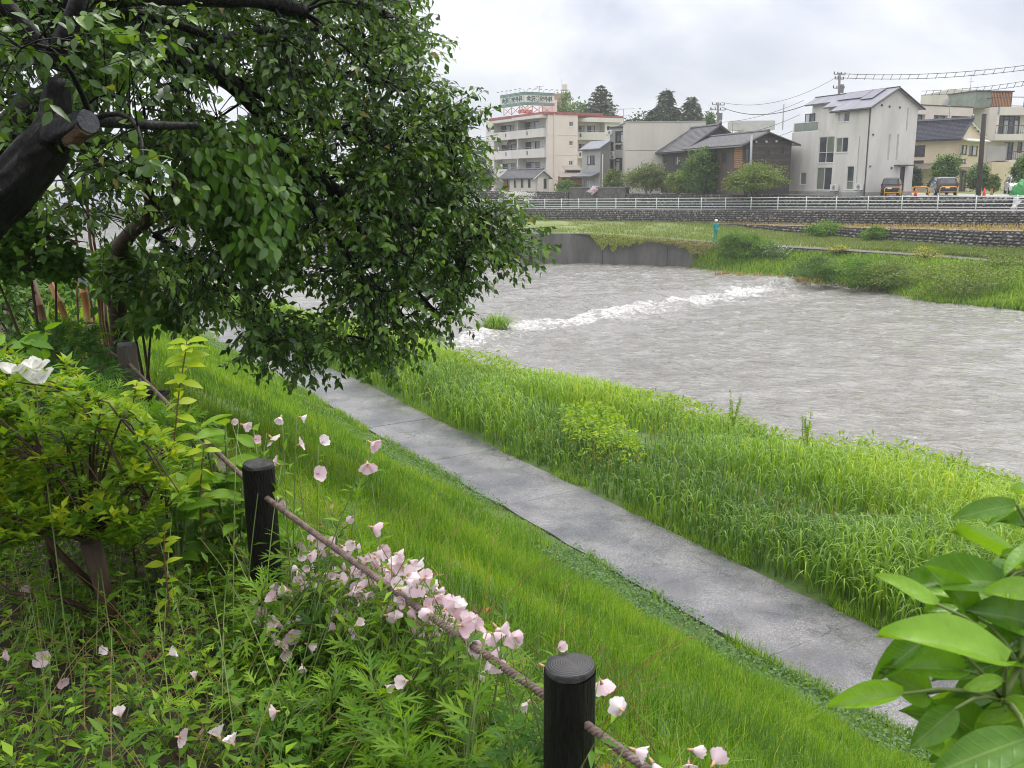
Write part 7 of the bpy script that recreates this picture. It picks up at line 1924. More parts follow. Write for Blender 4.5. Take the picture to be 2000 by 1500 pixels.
for k in range(3):
    w = 2 * PI * S / .040 + k * 2 * PI / 3
    C_ = RP + .0056 * (np.cos(w)[:, None] * A_ + np.sin(w)[:, None] * B_)
    mb = MB(); mb.tube(C_, .0058, 6, True); mb.build('strand', M['rope'], rope, True)
def fence_Y(x):                        # distance of the fence at a pixel column
    xs = [1500, 1113, 505, 247, 180, 60]; ys = [1.55, PP[0][1], PP[1][1], PP[2][1], PP[3][1], 10.5]
    return float(np.interp(-x, [-a for a in xs], ys))
FENCE = np.array([p[:2] for p in rope_pts])
# edging boards with litter below the far posts
r = thing('edging_board', tuple(PP[2] - [0, 0, .6]), 'low weathered timber edging along the foot of the third post', 'edging')
for a, b in ((PP[1], PP[2]), (PP[2], PP[3])):
    a2, b2 = a + np.array([.28, .16, 0]), b + np.array([.28, .16, 0]); u = (b2 - a2)[:2]; L = np.linalg.norm(u); u /= L
    mb = MB(); mb.obox(a2, u, np.array([-u[1], u[0]]), .02, L - .02, -.03, .03, TERR - .12, TERR + .09); mb.build('board', M['edge_board'], r)
c = PP[2] + np.array([.1, -.28, 0]); r = thing('plastic_crate', (c[0], c[1], TERR), 'black plastic crate leaning on the third post', 'crate')
mb = MB(); x0, x1, y0, y1, z0, z1 = c[0] - .02, c[0] + .16, c[1] - .1, c[1] + .2, TERR, TERR + .42
for (a, b, q, w) in ((x0, x1, y0, y0 + .015), (x0, x1, y1 - .015, y1), (x0, x0 + .015, y0 + .016, y1 - .016), (x1 - .015, x1, y0 + .016, y1 - .016)): mb.box(a, b, q, w, z0, z1)
mb.build('side', M['black_plastic'], r)
part('rim', 'black_plastic', r, lambda m: m.tube([(x0, y0, z1), (x1, y0, z1), (x1, y1, z1), (x0, y1, z1), (x0, y0, z1)], .014, 5))
for k in range(6): part('slat', 'black_plastic', r, lambda m: m.box(x0 - .006, x1 + .006, y0 - .008, y0 - .001, z0 + .04 + k * .06, z0 + .07 + k * .06))
c = onz(12, 1480, TERR + .12); r = thing('kerb_stone', (c[0], c[1], TERR), 'corner of a dark grey stone block at the lower left', 'stone')
mb = MB(); mb.hexa([(c[0] - .5, c[1] - .5, TERR - .05), (c[0] + .0, c[1] - .5, TERR - .05), (c[0] - .03, c[1] + .06, TERR - .05), (c[0] - .5, c[1] + .1, TERR - .05), (c[0] - .48, c[1] - .5, TERR + .13), (c[0] - .02, c[1] - .48, TERR + .12), (c[0] - .05, c[1] + .04, TERR + .12), (c[0] - .48, c[1] + .07, TERR + .13)])
mb.build('block', M['stone_block'], r, bevel=.02)

# ================================================================== garden plants
def Hg(x, y): return float(Hn(np.array([x]), np.array([y]))[0])
def leaf_objects(root, me_list, items, mat_key, name='leaf'):
    """single leaf objects sharing mesh data; items: (pos, dir, up, length)"""
    for i, (p, d, up, L) in enumerate(items):
        o = bpy.data.objects.new(name, me_list[i % len(me_list)]); COL.objects.link(o); o.parent = root
        f = frames(np.asarray(d, float)[None], np.asarray(up, float)[None])[0] * L
        b = BASE[root]
        o.matrix_local = Matrix(((*f[0], p[0] - b[0]), (*f[1], p[1] - b[1]), (*f[2], p[2] - b[2]), (0, 0, 0, 1)))
def leaf_meshes(key, tmpl, n=5, thick=None):
    out = []
    for k in range(n):
        V, L, S, T, R_ = merge([(tmpl, np.eye(3)[None], np.zeros((1, 3)), np.array([(k + .5) / n]))])
        me = np_mesh('leaf', V, L, S, T, R_); me.materials.append(M[key]); out.append(me)
    return out
def big_leaf_t(w=.24, droop=.25, fold=.05, wav=.02, n=8, seed=0):
    """smooth broad leaf with raised margins, a midrib groove and wavy edge"""
    r_ = np.random.default_rng(seed); v = []; f = []; m_ = 5
    for i in range(n + 1):
        t = i / n; ww = w * (math.sin(PI * min(1, t * .96 + .02) ** .82) ** .75) * (1 - .15 * t); ww = max(ww, .004)
        for j in range(m_):
            s = (j - 2) / 2
            v.append((s * ww, t, -droop * t * t + fold * abs(s) - .012 * (1 - abs(s)) + wav * math.sin(7 * t + 3 * s + seed) * abs(s)))
    for i in range(n):
        for j in range(m_ - 1): q = i * m_ + j; f.append((q, q + 1, q + m_ + 1, q + m_))
    return v, f
def curve3(a, b, sag, n=6, side=(0, 0, 0)):
    a, b = np.asarray(a, float), np.asarray(b, float)
    return [a + (b - a) * t + (np.array([0, 0, sag]) + np.asarray(side)) * 4 * t * (1 - t) for t in np.linspace(0, 1, n)]

# ---- azalea: lime shrub on a short trunk
def azalea():
    base = onz(218, 1250, TERR); base[2] = TERR - .02
    r = thing('azalea_shrub', tuple(base), 'lime green azalea shrub on a short brown trunk at the left', 'shrub')
    fork = at(178, 1060, base[1] - .12)
    part('trunk', 'bark_brown', r, lambda m: m.tube([base, base * .6 + fork * .4 + [.015, 0, 0], fork], [.024, .027, .038], 9), smooth=True)
    r_ = np.random.default_rng(41); tips = []
    mb = MB()
    poly = [(-80, 720), (40, 690), (90, 740), (130, 700), (190, 780), (260, 800), (300, 850), (360, 880), (330, 930), (370, 980), (300, 1010), (250, 1070), (160, 1045), (60, 1060), (-80, 1080)]
    while len(tips) < 1700:
        x, y = r_.uniform(-110, 370), r_.uniform(690, 1080)
        if not in_poly([x], [y], poly)[0]: continue
        if vnoise(np.array(x), np.array(y), .021, 6) < .38 and r_.random() < .8: continue
        tips.append(at(x, y, base[1] - .05 + r_.uniform(-.5, .6)))
    tips = np.array(tips)
    hubs = tips[::50]
    for h_ in hubs: mb.tube(curve3(fork, h_, .04, 5), [.010, .007, .005, .004, .003], 5, False)
    for t in tips[::3]:
        h_ = hubs[np.linalg.norm(hubs - t, axis=1).argmin()]; mb.tube(curve3(h_, t, .02, 3), [.004, .003, .002], 4, False)
    mb.tube([base + [-.02, 0, .12], base + [-.16, -.02, .20], base + [-.33, -.05, .24], base + [-.42, -.05, .33]], [.012, .010, .008, .005], 5)
    mb.tube([base + [-.01, 0, .20], at(120, 1085, base[1] - .15), at(60, 1010, base[1] - .2)], [.016, .012, .007], 6)
    mb.build('branches', M['bark_brown'], r, True)
    nl = 8; n = len(tips) * nl; i = np.repeat(np.arange(len(tips)), nl)
    a = np.tile(np.arange(nl) * 2 * PI / 5 * 1.02, len(tips)) + np.repeat(r_.uniform(0, 6, len(tips)), nl)
    lift = np.where(np.tile(np.arange(nl) < 5, len(tips)), r_.normal(.25, .2, n), r_.normal(.85, .2, n))
    Mx = rot_zxy(a, lift, r_.normal(0, .25, n), .046 * r_.uniform(.65, 1.25, n))
    tint = np.clip(np.repeat(r_.normal(.55, .18, len(tips)), nl) + np.tile(np.where(np.arange(nl) < 5, -.08, .18), len(tips)), 0, 1)
    tag(scatter('leaves', [(leaf_t(.22, .05, .18), Mx, tips[i] + r_.normal(size=(n, 3)) * .006, tint)], M['azalea'], r), kind='stuff')
azalea()

# ---- generic herb made of stems with whorled leaves
def lobed_t():
    v, f = [], []
    for (y, ang, L) in ((.0, 0, 1.0), (.22, .75, .52), (.22, -.75, .52), (.45, .6, .46), (.45, -.6, .46), (.66, .5, .32), (.66, -.5, .32)):
        lv, lf = leaf_t(.085 if ang else .07, .01, .10); k = len(v); c, s = math.cos(ang), math.sin(ang)
        v += [(x * L * c + yy * L * s, y + -x * L * s + yy * L * c, z * L - .12 * y * y) for x, yy, z in lv]; f += [tuple(q + k for q in ff) for ff in lf]
    return v, f
LOBED = lobed_t()
def herb(name, label, base, h, m, n_leaf, size, tmpl, seed, stem='stem', lean=.12, group='leafy herbs in the garden', cat='plant', stems=1):
    r_ = np.random.default_rng(seed); base = np.asarray(base, float)
    r = thing(name, tuple(base), label, cat, group); mb = MB(); P, Y_, Pi, T_ = [], [], [], []
    for s_ in range(stems):
        b = base + np.array([r_.normal(0, .04), r_.normal(0, .04), 0]) * (stems > 1)
        e = b + np.array([r_.normal(0, lean), r_.normal(0, lean), 1.0 * r_.uniform(.8, 1.05)]) * h
        C = curve3(b, e, 0, 6, (r_.normal(0, .03), r_.normal(0, .03), 0)); mb.tube(C, np.linspace(.0055, .002, 6), 5); C = np.array(C)
        k = max(6, n_leaf // stems); t = np.linspace(.18, 1, k)
        P.append(np.stack([np.interp(t, np.linspace(0, 1, 6), C[:, q]) for q in range(3)], 1)); Y_.append(np.arange(k) * 2.4 + r_.uniform(0, 6) + r_.normal(0, .3, k))
        Pi.append(np.interp(t, [0, .7, 1], [-.15, .25, 1.0]) + r_.normal(0, .15, k)); T_.append(np.interp(t, [0, .75, 1], [1.0, .95, .5]))
    P, Y_, Pi, T_ = map(np.concatenate, (P, Y_, Pi, T_)); n = len(P)
    mb.build('stem', M[stem], r, True)
    tag(scatter('leaves', [(tmpl, rot_zxy(Y_, Pi, r_.normal(0, .3, n), size * T_ * r_.uniform(.75, 1.2, n)), P, np.clip(r_.normal(.5, .22, n), 0, 1))], M[m], r), kind='stuff')
    return r
def gpt(x, y, Y):                      # ground point below a pixel at distance Y
    p = at(x, y, Y); p[2] = Hg(p[0], p[1]) - .02; return p
MUG = [(640, 950, .25, 'upper right of the second post'), (690, 965, .3, 'against the lawn behind the rope'), (560, 1010, .05, 'just right of the second post'), (470, 1060, -.1, 'at the foot of the second post'), (780, 1155, -.15, 'under the rope among the flowers'), (612, 1205, -.35, 'left of the flower mass'), (720, 1290, -.45, 'below the middle of the rope'), (905, 1190, -.1, 'tip reaching the rope near the nearest post'), (830, 1265, -.35, 'lower centre below the flowers'), (500, 1290, -.5, 'lower centre left'), (950, 1385, -.3, 'left of the nearest post'), (680, 1385, -.6, 'bottom centre'), (575, 1340, -.6, 'bottom centre left'), (860, 1420, -.5, 'bottom, below the rope'), (420, 1180, -.4, 'between the azalea and the flowers'), (1010, 1330, -.05, 'touching the nearest post'), (540, 1120, -.25, 'left end of the flower mass'), (380, 1110, -.2, 'in the shade right of the azalea trunk'), (760, 1420, -.7, 'lowest, bottom centre right'), (460, 1400, -.7, 'bottom left of centre'), (600, 1090, -.1, 'behind the left end of the flowers'), (700, 1180, -.25, 'in the middle of the flowers'), (650, 1290, -.5, 'below the left flowers'), (790, 1330, -.55, 'bottom centre, tall'), (890, 1330, -.4, 'below the right flowers'), (560, 1420, -.75, 'bottom edge, left of centre'), (960, 1460, -.4, 'bottom edge beside the nearest post'), (650, 1030, .2, 'leafy tip against the lawn')]
for k, (x, y, dY, lab) in enumerate(MUG):
    Y = fence_Y(x) + dY; t = at(x, y, Y); g = gpt(x, y, Y)
    herb('mugwort', 'feathery green mugwort, ' + lab, g, max(.18, t[2] - g[2]), 'herb' if k % 5 else 'herb_dark', 30, .13, LOBED, 50 + k)
# ---- broad glossy plants behind the azalea
def broad_plants():
    r_ = np.random.default_rng(71); ms = leaf_meshes('broad', big_leaf_t(.27, .28, .07, .02), 5)
    for k, (x, y, Y, lab) in enumerate(((365, 870, 3.75, 'leftmost of five'), (430, 800, 3.9, 'tallest of five'), (515, 850, 3.85, 'above the second post, rightmost of five'), (330, 930, 3.55, 'lowest of five, touching the azalea'), (450, 900, 3.7, 'between the tallest and the second post'))):
        g = gpt(x, y, Y); t = at(x, y, Y)
        r = thing('broadleaf_plant', tuple(g), 'broad-leaved green plant behind the azalea, ' + lab, 'plant', 'broad-leaved plants by the fence')
        items = []; mb = MB()
        for s_ in range(4):
            e = t + np.array([r_.normal(0, .10), r_.normal(0, .08), r_.uniform(-.25, .03)]); C = curve3(g, e, .02, 5); mb.tube(C, [.008, .007, .006, .005, .004], 5)
            for q in range(5):
                u = .45 + .55 * q / 4; p = g + (e - g) * u; a = q * 2.5 + s_ + r_.uniform(0, .6)
                items.append((p, (math.cos(a), math.sin(a), r_.uniform(.0, .75)), (r_.normal(0, .2), r_.normal(0, .2) - .3, 1), r_.uniform(.11, .19)))
        mb.build('stem', M['stem'], r, True); leaf_objects(r, ms, items, 'broad')
broad_plants()
def sprig(label, pts, Y, n, size, seed, m='limeleaf'):
    """a thin upright twig with opposite pale leaves; pts: pixels from foot to tip"""
    r_ = np.random.default_rng(seed); C = np.array([at(x, y, Y) for x, y in pts]); g = C[0].copy(); g[2] = Hg(g[0], g[1])
    r = thing('lime_sprig', tuple(g), label, 'plant', 'pale sprigs by the fence')
    part('twig', 'stem_red', r, lambda mm: mm.tube([g, *C], [.006] + list(np.linspace(.005, .002, len(C))), 5), smooth=True)
    ms = leaf_meshes(m, leaf_t(.25, .06, .25, True), 4); items = []
    for k in range(n):
        u = .25 + .75 * (k // 2) / (n / 2 - .5); p = np.array([np.interp(u, np.linspace(0, 1, len(C)), C[:, q]) for q in range(3)]); a = (k % 2) * PI + (k // 2) * 1.3 + r_.normal(0, .3)
        items.append((p, (math.cos(a), math.sin(a) * .8, r_.normal(.1, .25)), (r_.normal(0, .3), -.4, 1), size * r_.uniform(.7, 1.2)))
    leaf_objects(r, ms, items, m)
sprig('tall pale lime sprig rising before the third post, right of two', [(325, 1000), (340, 860), (350, 760), (362, 690), (365, 665)], 3.7, 26, .085, 1)
sprig('short pale lime sprig before the third post, left of two', [(240, 880), (255, 820), (262, 775), (268, 745)], 3.7, 22, .075, 2)
sprig('arching yellow-green shoot right of the azalea trunk', [(300, 1300), (330, 1180), (320, 1080), (322, 1030)], 3.0, 14, .06, 3)
sprig('thin pale twig with few leaves left of the second post', [(400, 1080), (390, 980), (395, 900), (400, 860)], 3.6, 14, .08, 4)

# ---- pink evening primroses: nodding four-petalled cups
def flower_meshes():
    """four broad overlapping petals round a cup; rounded, slightly notched and crumpled rims"""
    out = []
    for k in range(8):
        A, Bz = [(.75, .80), (.64, .90), (.56, .95), (.85, .68), (.48, 1.0), (.70, .85), (.95, .5), (.6, .92)][k]
        V, F_ = [], []; nu, nv = 9, 7
        for p in range(4):
            a0 = p * PI / 2 + .12 * math.sin(k * 3 + p * 5); k0 = len(V)
            for i in range(nv + 1):
                t = i / nv
                W = .98 * (.55 + .45 * math.sin(PI * min(1, .1 + .62 * t))) * (1.0 if t < .8 else math.sqrt(max(0.0, 1 - ((t - .8) / .235) ** 2)) * .75 + .25)
                for j in range(nu):
                    s_ = (j - 4) / 4; te = t * (1 - .06 * s_ * s_ - .05 * math.exp(-(s_ / .25) ** 2) * t ** 4)
                    rho = .05 + A * te ** .8 * (1 + .05 * math.sin(4 * s_ + 2 * k + p)) + (.035 if p % 2 else 0) * t
                    z = Bz * te ** 1.1 + .05 * math.sin(7 * s_ + k + 2 * p) * t * t - .10 * A * te ** 3
                    an = a0 + s_ * W; V.append((rho * math.cos(an), rho * math.sin(an), z))
            for i in range(nv):
                for j in range(nu - 1): q = k0 + i * nu + j; F_.append((q, q + 1, q + nu + 1, q + nu))
        T = np.full(len(F_), 4); L = np.array(F_).ravel(); S = np.arange(len(F_)) * 4
        me = np_mesh('petals', np.array(V), L, S, T, np.full(len(F_), (k * .37) % 1.0)); me.materials.append(M['petal']); out.append(me)
    return out
FLM = flower_meshes()
cm = MB(); cm.tube([(0, 0, -.45), (0, 0, -.2), (0, 0, .02)], [.05, .10, .16], 6); cm.ell((0, 0, .22), (.09, .09, .22), 6, 4); CALYX = cm.mesh('calyx', True); CALYX.materials.append(M['calyx'])
def primroses():
    r_ = np.random.default_rng(77)
    poly = [(500, 1215), (545, 1130), (600, 1055), (640, 1045), (700, 1060), (790, 1085), (860, 1150), (915, 1205), (1000, 1215), (1025, 1285), (960, 1300), (890, 1255), (820, 1250), (700, 1205), (600, 1235), (540, 1262)]
    pts = []
    while len(pts) < 190:
        x, y = r_.uniform(480, 1030), r_.uniform(1040, 1300)
        if in_poly([x], [y], poly)[0]: pts.append((x, y))
    while len(pts) < 245:
        x, y = r_.uniform(480, 770), r_.uniform(1070, 1280)
        if in_poly([x], [y], [(485, 1160), (620, 1075), (770, 1170), (705, 1265), (540, 1275)])[0]: pts.append((x, y))
    while len(pts) < 330:
        x, y = r_.normal(810, 70), r_.normal(1160, 50)
        if in_poly([x], [y], poly)[0]: pts.append((x, y))
    pts += [(548, 815), (588, 815), (475, 830), (455, 822), (498, 858), (530, 855), (585, 868), (628, 865), (725, 865), (718, 907), (620, 925), (545, 972), (556, 988), (688, 1010), (728, 1030), (540, 905), (525, 1145), (1092, 1265), (1062, 1302), (970, 1298), (930, 1320), (1175, 1335), (1213, 1385), (755, 1340), (792, 1330), (905, 1475), (1352, 1465), (1275, 1490), (1240, 1465), (1395, 1490), (235, 1398), (428, 1438), (455, 1452), (5, 1283), (80, 1285), (330, 1278), (195, 1275), (340, 1020), (215, 805), (1345, 1492), (40, 1158), (380, 1325), (640, 1195), (665, 1215), (1030, 1372), (590, 1300), (700, 1330), (350, 1440), (120, 1330), (540, 1390)]
    # plants gather the flowers near them
    hubs = [(560, 1240, 'left of the second post'), (640, 1150, 'at the left end of the rope'), (760, 1180, 'under the middle of the rope'), (860, 1230, 'right of the middle of the rope'), (980, 1290, 'left of the nearest post'), (560, 860, 'leaning over the lawn behind the second post'), (690, 920, 'reaching far over the lawn'), (1190, 1400, 'right of the nearest post'), (1330, 1490, 'lowest, right of the nearest post'), (300, 1300, 'in the shade under the azalea'), (440, 1430, 'lying low at the bottom left'), (60, 1270, 'at the far left under the azalea'), (820, 1400, 'alone below the rope')]
    H_ = np.array([h[:2] for h in hubs], float); roots = []
    for x, y, lab in hubs:
        g = gpt(x, y, fence_Y(x) - .12); roots.append(thing('primrose_plant', tuple(g), 'pink evening primrose plant ' + lab, 'flower', 'pink evening primroses along the rope'))
    stems = [MB() for _ in hubs]; lv = [[] for _ in hubs]
    for (x, y) in pts:
        k = int(np.linalg.norm(H_ - np.array([x, y]), axis=1).argmin()); r = roots[k]
        Y = fence_Y(x) + r_.normal(0, .11) + (.12 if y < 1000 else 0) - (.25 if y > 1300 and x < 900 else 0)
        p = at(x, y, Y); gz = Hg(p[0], p[1])
        if p[2] < gz + .08: p = onz(x, y, TERR + .16 + r_.random() * .08)
        R = .0285 * r_.uniform(.7, 1.2)
        d = np.array([r_.normal(.45, .6), r_.normal(-.1, .6), r_.normal(-.05, .5)]); d /= np.linalg.norm(d)
        f = frames(np.cross(d, r_.normal(size=3))[None], d[None])[0] * R; b = BASE[r]
        o = bpy.data.objects.new('flower', FLM[int(r_.integers(8))]); COL.objects.link(o); o.parent = r
        o.matrix_local = Matrix(((*f[0], p[0] - b[0]), (*f[1], p[1] - b[1]), (*f[2], p[2] - b[2]), (0, 0, 0, 1)))
        c = bpy.data.objects.new('calyx', CALYX); COL.objects.link(c); c.parent = o
        g = np.array([b[0] + r_.normal(0, .14), b[1] + r_.normal(0, .14), 0.0]); g[2] = Hg(g[0], g[1])
        e = p - d * R * .7; C = curve3(g, e, .03 + .10 * np.linalg.norm((e - g)[:2]), 7); stems[k].tube(C, np.linspace(.0028, .0014, 7), 4)
        C = np.array(C)
        for u in r_.uniform(.25, .95, 7):
            q = np.array([np.interp(u, np.linspace(0, 1, 7), C[:, j]) for j in range(3)]); lv[k].append(q)
    for k, r in enumerate(roots):
        stems[k].build('stems', M['stem'], r, True); P = np.array(lv[k]); n = len(P)
        tag(scatter('leaves', [(LEAFN, rot_zxy(r_.uniform(0, 6.3, n), r_.normal(.35, .4, n), r_.normal(0, .4, n), .055 * r_.uniform(.6, 1.3, n)), P, np.clip(r_.normal(.5, .25, n), 0, 1))], M['herb'], r), kind='stuff')
primroses()

# ---- undergrowth, litter and stems over the terrace
def undergrowth():
    r_ = np.random.default_rng(81); P, Mx, T_ = [], [], []; mb = MB(); cnt = 0
    while cnt < 2300:
        x = r_.uniform(-3.2, .9); y = r_.uniform(1.5, 6.8)
        fy = np.interp(-x, [-a for a in (1.2, .13, -1.0, -2.5, -3.75)], [.6, 2.0, 3.45, 5.95, 8.2])
        if y > fy + .25 or y < fy - 2.2 or (x * x + y * y) < 1.6: continue
        if x < -.28 * y - .05 and r_.random() < .5: continue
        cnt += 1; z = Hg(x, y); h = r_.uniform(.06, .30); e = np.array([x + r_.normal(0, .07), y + r_.normal(0, .07), z + h]); g = np.array([x, y, z - .01])
        mb.tube(curve3(g, e, .01, 4), [.002, .002, .0018, .0012], 3, False)
        k = int(r_.integers(6, 12)); u = np.linspace(.2, 1, k); P.append(g + (e - g) * u[:, None]); a = np.arange(k) * 2.4 + r_.uniform(0, 6)
        Mx.append(rot_zxy(a, r_.normal(.35, .3, k), r_.normal(0, .3, k), r_.uniform(.022, .06) * r_.uniform(.7, 1.2, k))); T_.append(np.clip(r_.normal(r_.uniform(.0, .95), .15, k), 0, 1))
    st = mb.build('undergrowth_stems', M['stem']); tag(st, 'thin pale stems of the undergrowth', kind='stuff')
    P, Mx, T_ = map(np.concatenate, (P, Mx, T_))
    i = r_.random(len(P)); q1, q2, q3 = i < .45, (i >= .45) & (i < .8), i >= .8; Mx = np.where(q3[:, None, None], Mx * 1.5, Mx)
    tag(scatter('undergrowth', [(leaf_t(.21, .04, .2), Mx[q1], P[q1], T_[q1]), (LEAFN, Mx[q2] * 1.25, P[q2], T_[q2]), (LOBED, Mx[q3], P[q3], T_[q3])], M['herb']), 'mixed low leafy undergrowth on the terrace', kind='stuff')
    # long bare grass stems
    mb = MB()
    for k in range(200):
        x = r_.uniform(-2.2, .5); y = r_.uniform(1.7, 3.8); z = Hg(x, y); L = r_.uniform(.2, .6); a = r_.uniform(0, 6.3)
        mb.tube(curve3((x, y, z), (x + L * .7 * math.cos(a), y + L * .7 * math.sin(a), z + L * .75), .06, 6), np.linspace(.0018, .0008, 6), 3, False)
    tag(mb.build('grass_stems', M['grass_dry']), 'long pale bent grass stems over the terrace', kind='stuff')
    n = 5200; x = r_.uniform(-4.5, 1.2, n); y = r_.uniform(1.2, 9, n); d, _ = path_d(x, y); ok = d < -6.6; x, y = x[ok], y[ok]; n = len(x); P = np.stack([x, y, Hn(x, y) + r_.uniform(.004, .03, n)], 1)
    tag(scatter('leaf_litter', [(leaf_t(.24, .05, -.3, True), frames(r_.normal(size=(n, 3)) * [1, 1, .25], np.array([0, 0, 1.0]) + r_.normal(size=(n, 3)) * .35) * (.05 * r_.uniform(.5, 1.3, n))[:, None, None], P, r_.random(n) ** 1.5)], M['litter']), 'brown, red and pale fallen leaves on the soil', kind='stuff')
undergrowth()

# ---- shrubs and stakes around the far posts
def leafy_mass(name, label, pts, m, n, leaf, tmpl, seed, cat='shrub', nclump=50, trunk=None, group=None):
    """pts: list of (px, py, Y, radius m)"""
    r_ = np.random.default_rng(seed); x, y, Y, rad = pts[0]; c = at(x, y, Y); g = np.array([c[0], c[1], Hg(c[0], c[1])])
    r = thing(name, tuple(g), label, cat, group); parts = []; mb = MB()
    for k, (x, y, Y, rad) in enumerate(pts):
        c = at(x, y, Y); rr = np.array(rad if hasattr(rad, '__len__') else (rad, rad, rad)); P, Mx, t = clump_leaves(c, rr, int(n / len(pts)), leaf, nclump, .3, .2, seed=seed + k)
        ok = P[:, 2] > g[2] - 1.0; parts.append((tmpl, Mx[ok], P[ok], t[ok])); b = g + np.array([r_.normal(0, .05), r_.normal(0, .05), 0])
        mb.tube(curve3(b, c + [0, 0, rr[2] * .2], .05, 5), np.linspace(trunk or .012, .005, 5), 6)
        for q in range(6): mb.tube(curve3(c, c + r_.normal(size=3) * rr * .6, .02, 3), [.008, .006, .003], 4, False)
    mb.build('stems', M['bark_brown'], r, True); tag(scatter('leaves', parts, M[m], r), kind='stuff'); return r
leafy_mass('roundleaf_shrub', 'round-leaved dark green shrub at the left edge under the cherry trunk', [(50, 470, 6.3, (.34, .32, .24)), (-20, 520, 6.2, .26), (110, 520, 6.5, (.17, .16, .15))], 'roundleaf', 2600, .065, leaf_t(.42, .04, .1), 91, trunk=.016)
leafy_mass('fern_herb', 'mound of dark feathery leaves between the azalea and the far posts', [(95, 690, 5.9, (.38, .32, .2)), (150, 765, 5.1, (.2, .24, .16)), (30, 740, 5.4, (.3, .3, .2)), (150, 800, 4.8, (.28, .3, .18))], 'herb_dark', 1500, .11, LOBED, 92, cat='plant')
leafy_mass('glossy_shrub', 'dark glossy shrub hanging beside the bamboo stakes, under the brown trunk', [(265, 560, 7.2, (.34, .3, .26)), (300, 620, 7.0, (.22, .25, .16)), (235, 520, 7.4, (.2, .2, .16))], 'roundleaf', 1300, .10, leaf_t(.26, .05, .15), 93, trunk=.014)
leafy_mass('ivy_foliage', 'pale green hosta-like leaves at the left edge above the white flower', [(20, 680, 3.6, (.13, .16, .07)), (-20, 720, 3.4, .12)], 'broad', 60, .075, big_leaf_t(.3, .2, .05), 94, cat='plant', nclump=14)
leafy_mass('dark_hedge', 'dark leafy hedge in the shade behind the iris clumps', [(30, 600, 9.6, (.6, .4, .34)), (130, 560, 10.2, (.5, .4, .4)), (-60, 560, 9.2, (.6, .5, .5))], 'roundleaf', 2600, .085, leaf_t(.26, .05, .15), 96)
leafy_mass('garden_herb', 'bright leafy herb filling the bed between the azalea and the third post', [(170, 800, 4.4, (.18, .22, .12)), (120, 660, 6.6, (.25, .25, .14)), (300, 850, 4.0, (.16, .2, .14))], 'herb', 1100, .085, LOBED, 97, cat='plant')
# glossy evergreen with a bent brown trunk
def glossy_tree():
    C = np.array([at(x, y, Y) for x, y, Y in ((222, 530, 7.3), (235, 480, 7.2), (262, 448, 7.0), (288, 430, 6.9), (294, 395, 6.8), (280, 340, 6.7), (272, 300, 6.6))]); g = C[0].copy(); g[2] = Hg(g[0], g[1]) - .05
    r = thing('glossy_tree', tuple(g), 'evergreen tree with bent brown trunk and a cascade of bright glossy leaves', 'tree')
    part('trunk', 'bark_brown', r, lambda m: m.tube([g, *C], np.linspace(.075, .03, 8), 9), smooth=True)
    r_ = np.random.default_rng(95); mb = MB(); tips = []
    poly = [(345, 300), (380, 262), (450, 245), (510, 262), (545, 310), (560, 380), (565, 430), (530, 470), (500, 530), (455, 505), (430, 440), (365, 400), (345, 350)]
    while len(tips) < 190:
        x, y = r_.uniform(340, 570), r_.uniform(245, 530)
        if in_poly([x], [y], poly)[0]: tips.append(at(x, y, 6.3 + r_.uniform(-.45, .45)))
    tips = np.array(tips)
    for q in (at(330, 430, 6.7), at(420, 400, 6.4), at(470, 330, 6.4)):
        mb.tube(curve3(C[3], q, .12, 6), np.linspace(.03, .010, 6), 6)
    hubs = tips[::10]
    for h_ in hubs: mb.tube(curve3(at(330, 425, 6.7), h_, .15, 6), np.linspace(.014, .004, 6), 5, False)
    for t in tips: mb.tube(curve3(hubs[np.linalg.norm(hubs - t, axis=1).argmin()], t, .06, 3), [.004, .003, .002], 3, False)
    mb.build('branches', M['bark_brown'], r, True)
    nl = 11; n = len(tips) * nl; i = np.repeat(np.arange(len(tips)), nl)
    d = np.stack([r_.normal(.15, .5, n), r_.normal(-.25, .5, n), r_.normal(-.75, .3, n)], 1); up = np.stack([r_.normal(.2, .35, n), r_.normal(-.7, .3, n), np.full(n, .55)], 1)
    P = tips[i] + r_.normal(size=(n, 3)) * np.array([.07, .07, .06]); Mx = frames(d, up) * (.098 * r_.uniform(.65, 1.2, n))[:, None, None]
    tint = np.clip(r_.normal(.45, .25, n), 0, 1)
    # the largest 300 leaves are leaves of their own, the rest one part
    own = np.linalg.norm(P - CAM, axis=1).argsort()[:300]; rest = np.setdiff1d(np.arange(n), own)
    ms = leaf_meshes('glossy', leaf_t(.24, .06, .15, True), 5); b = BASE[r]
    for k, q in enumerate(own):
        o = bpy.data.objects.new('leaf', ms[int(tint[q] * 4.99)]); COL.objects.link(o); o.parent = r; f = Mx[q]; p = P[q]
        o.matrix_local = Matrix(((*f[0], p[0] - b[0]), (*f[1], p[1] - b[1]), (*f[2], p[2] - b[2]), (0, 0, 0, 1)))
    tag(scatter('leaves', [(leaf_t(.24, .06, .15), Mx[rest], P[rest], tint[rest])], M['glossy'], r), kind='stuff')
glossy_tree()
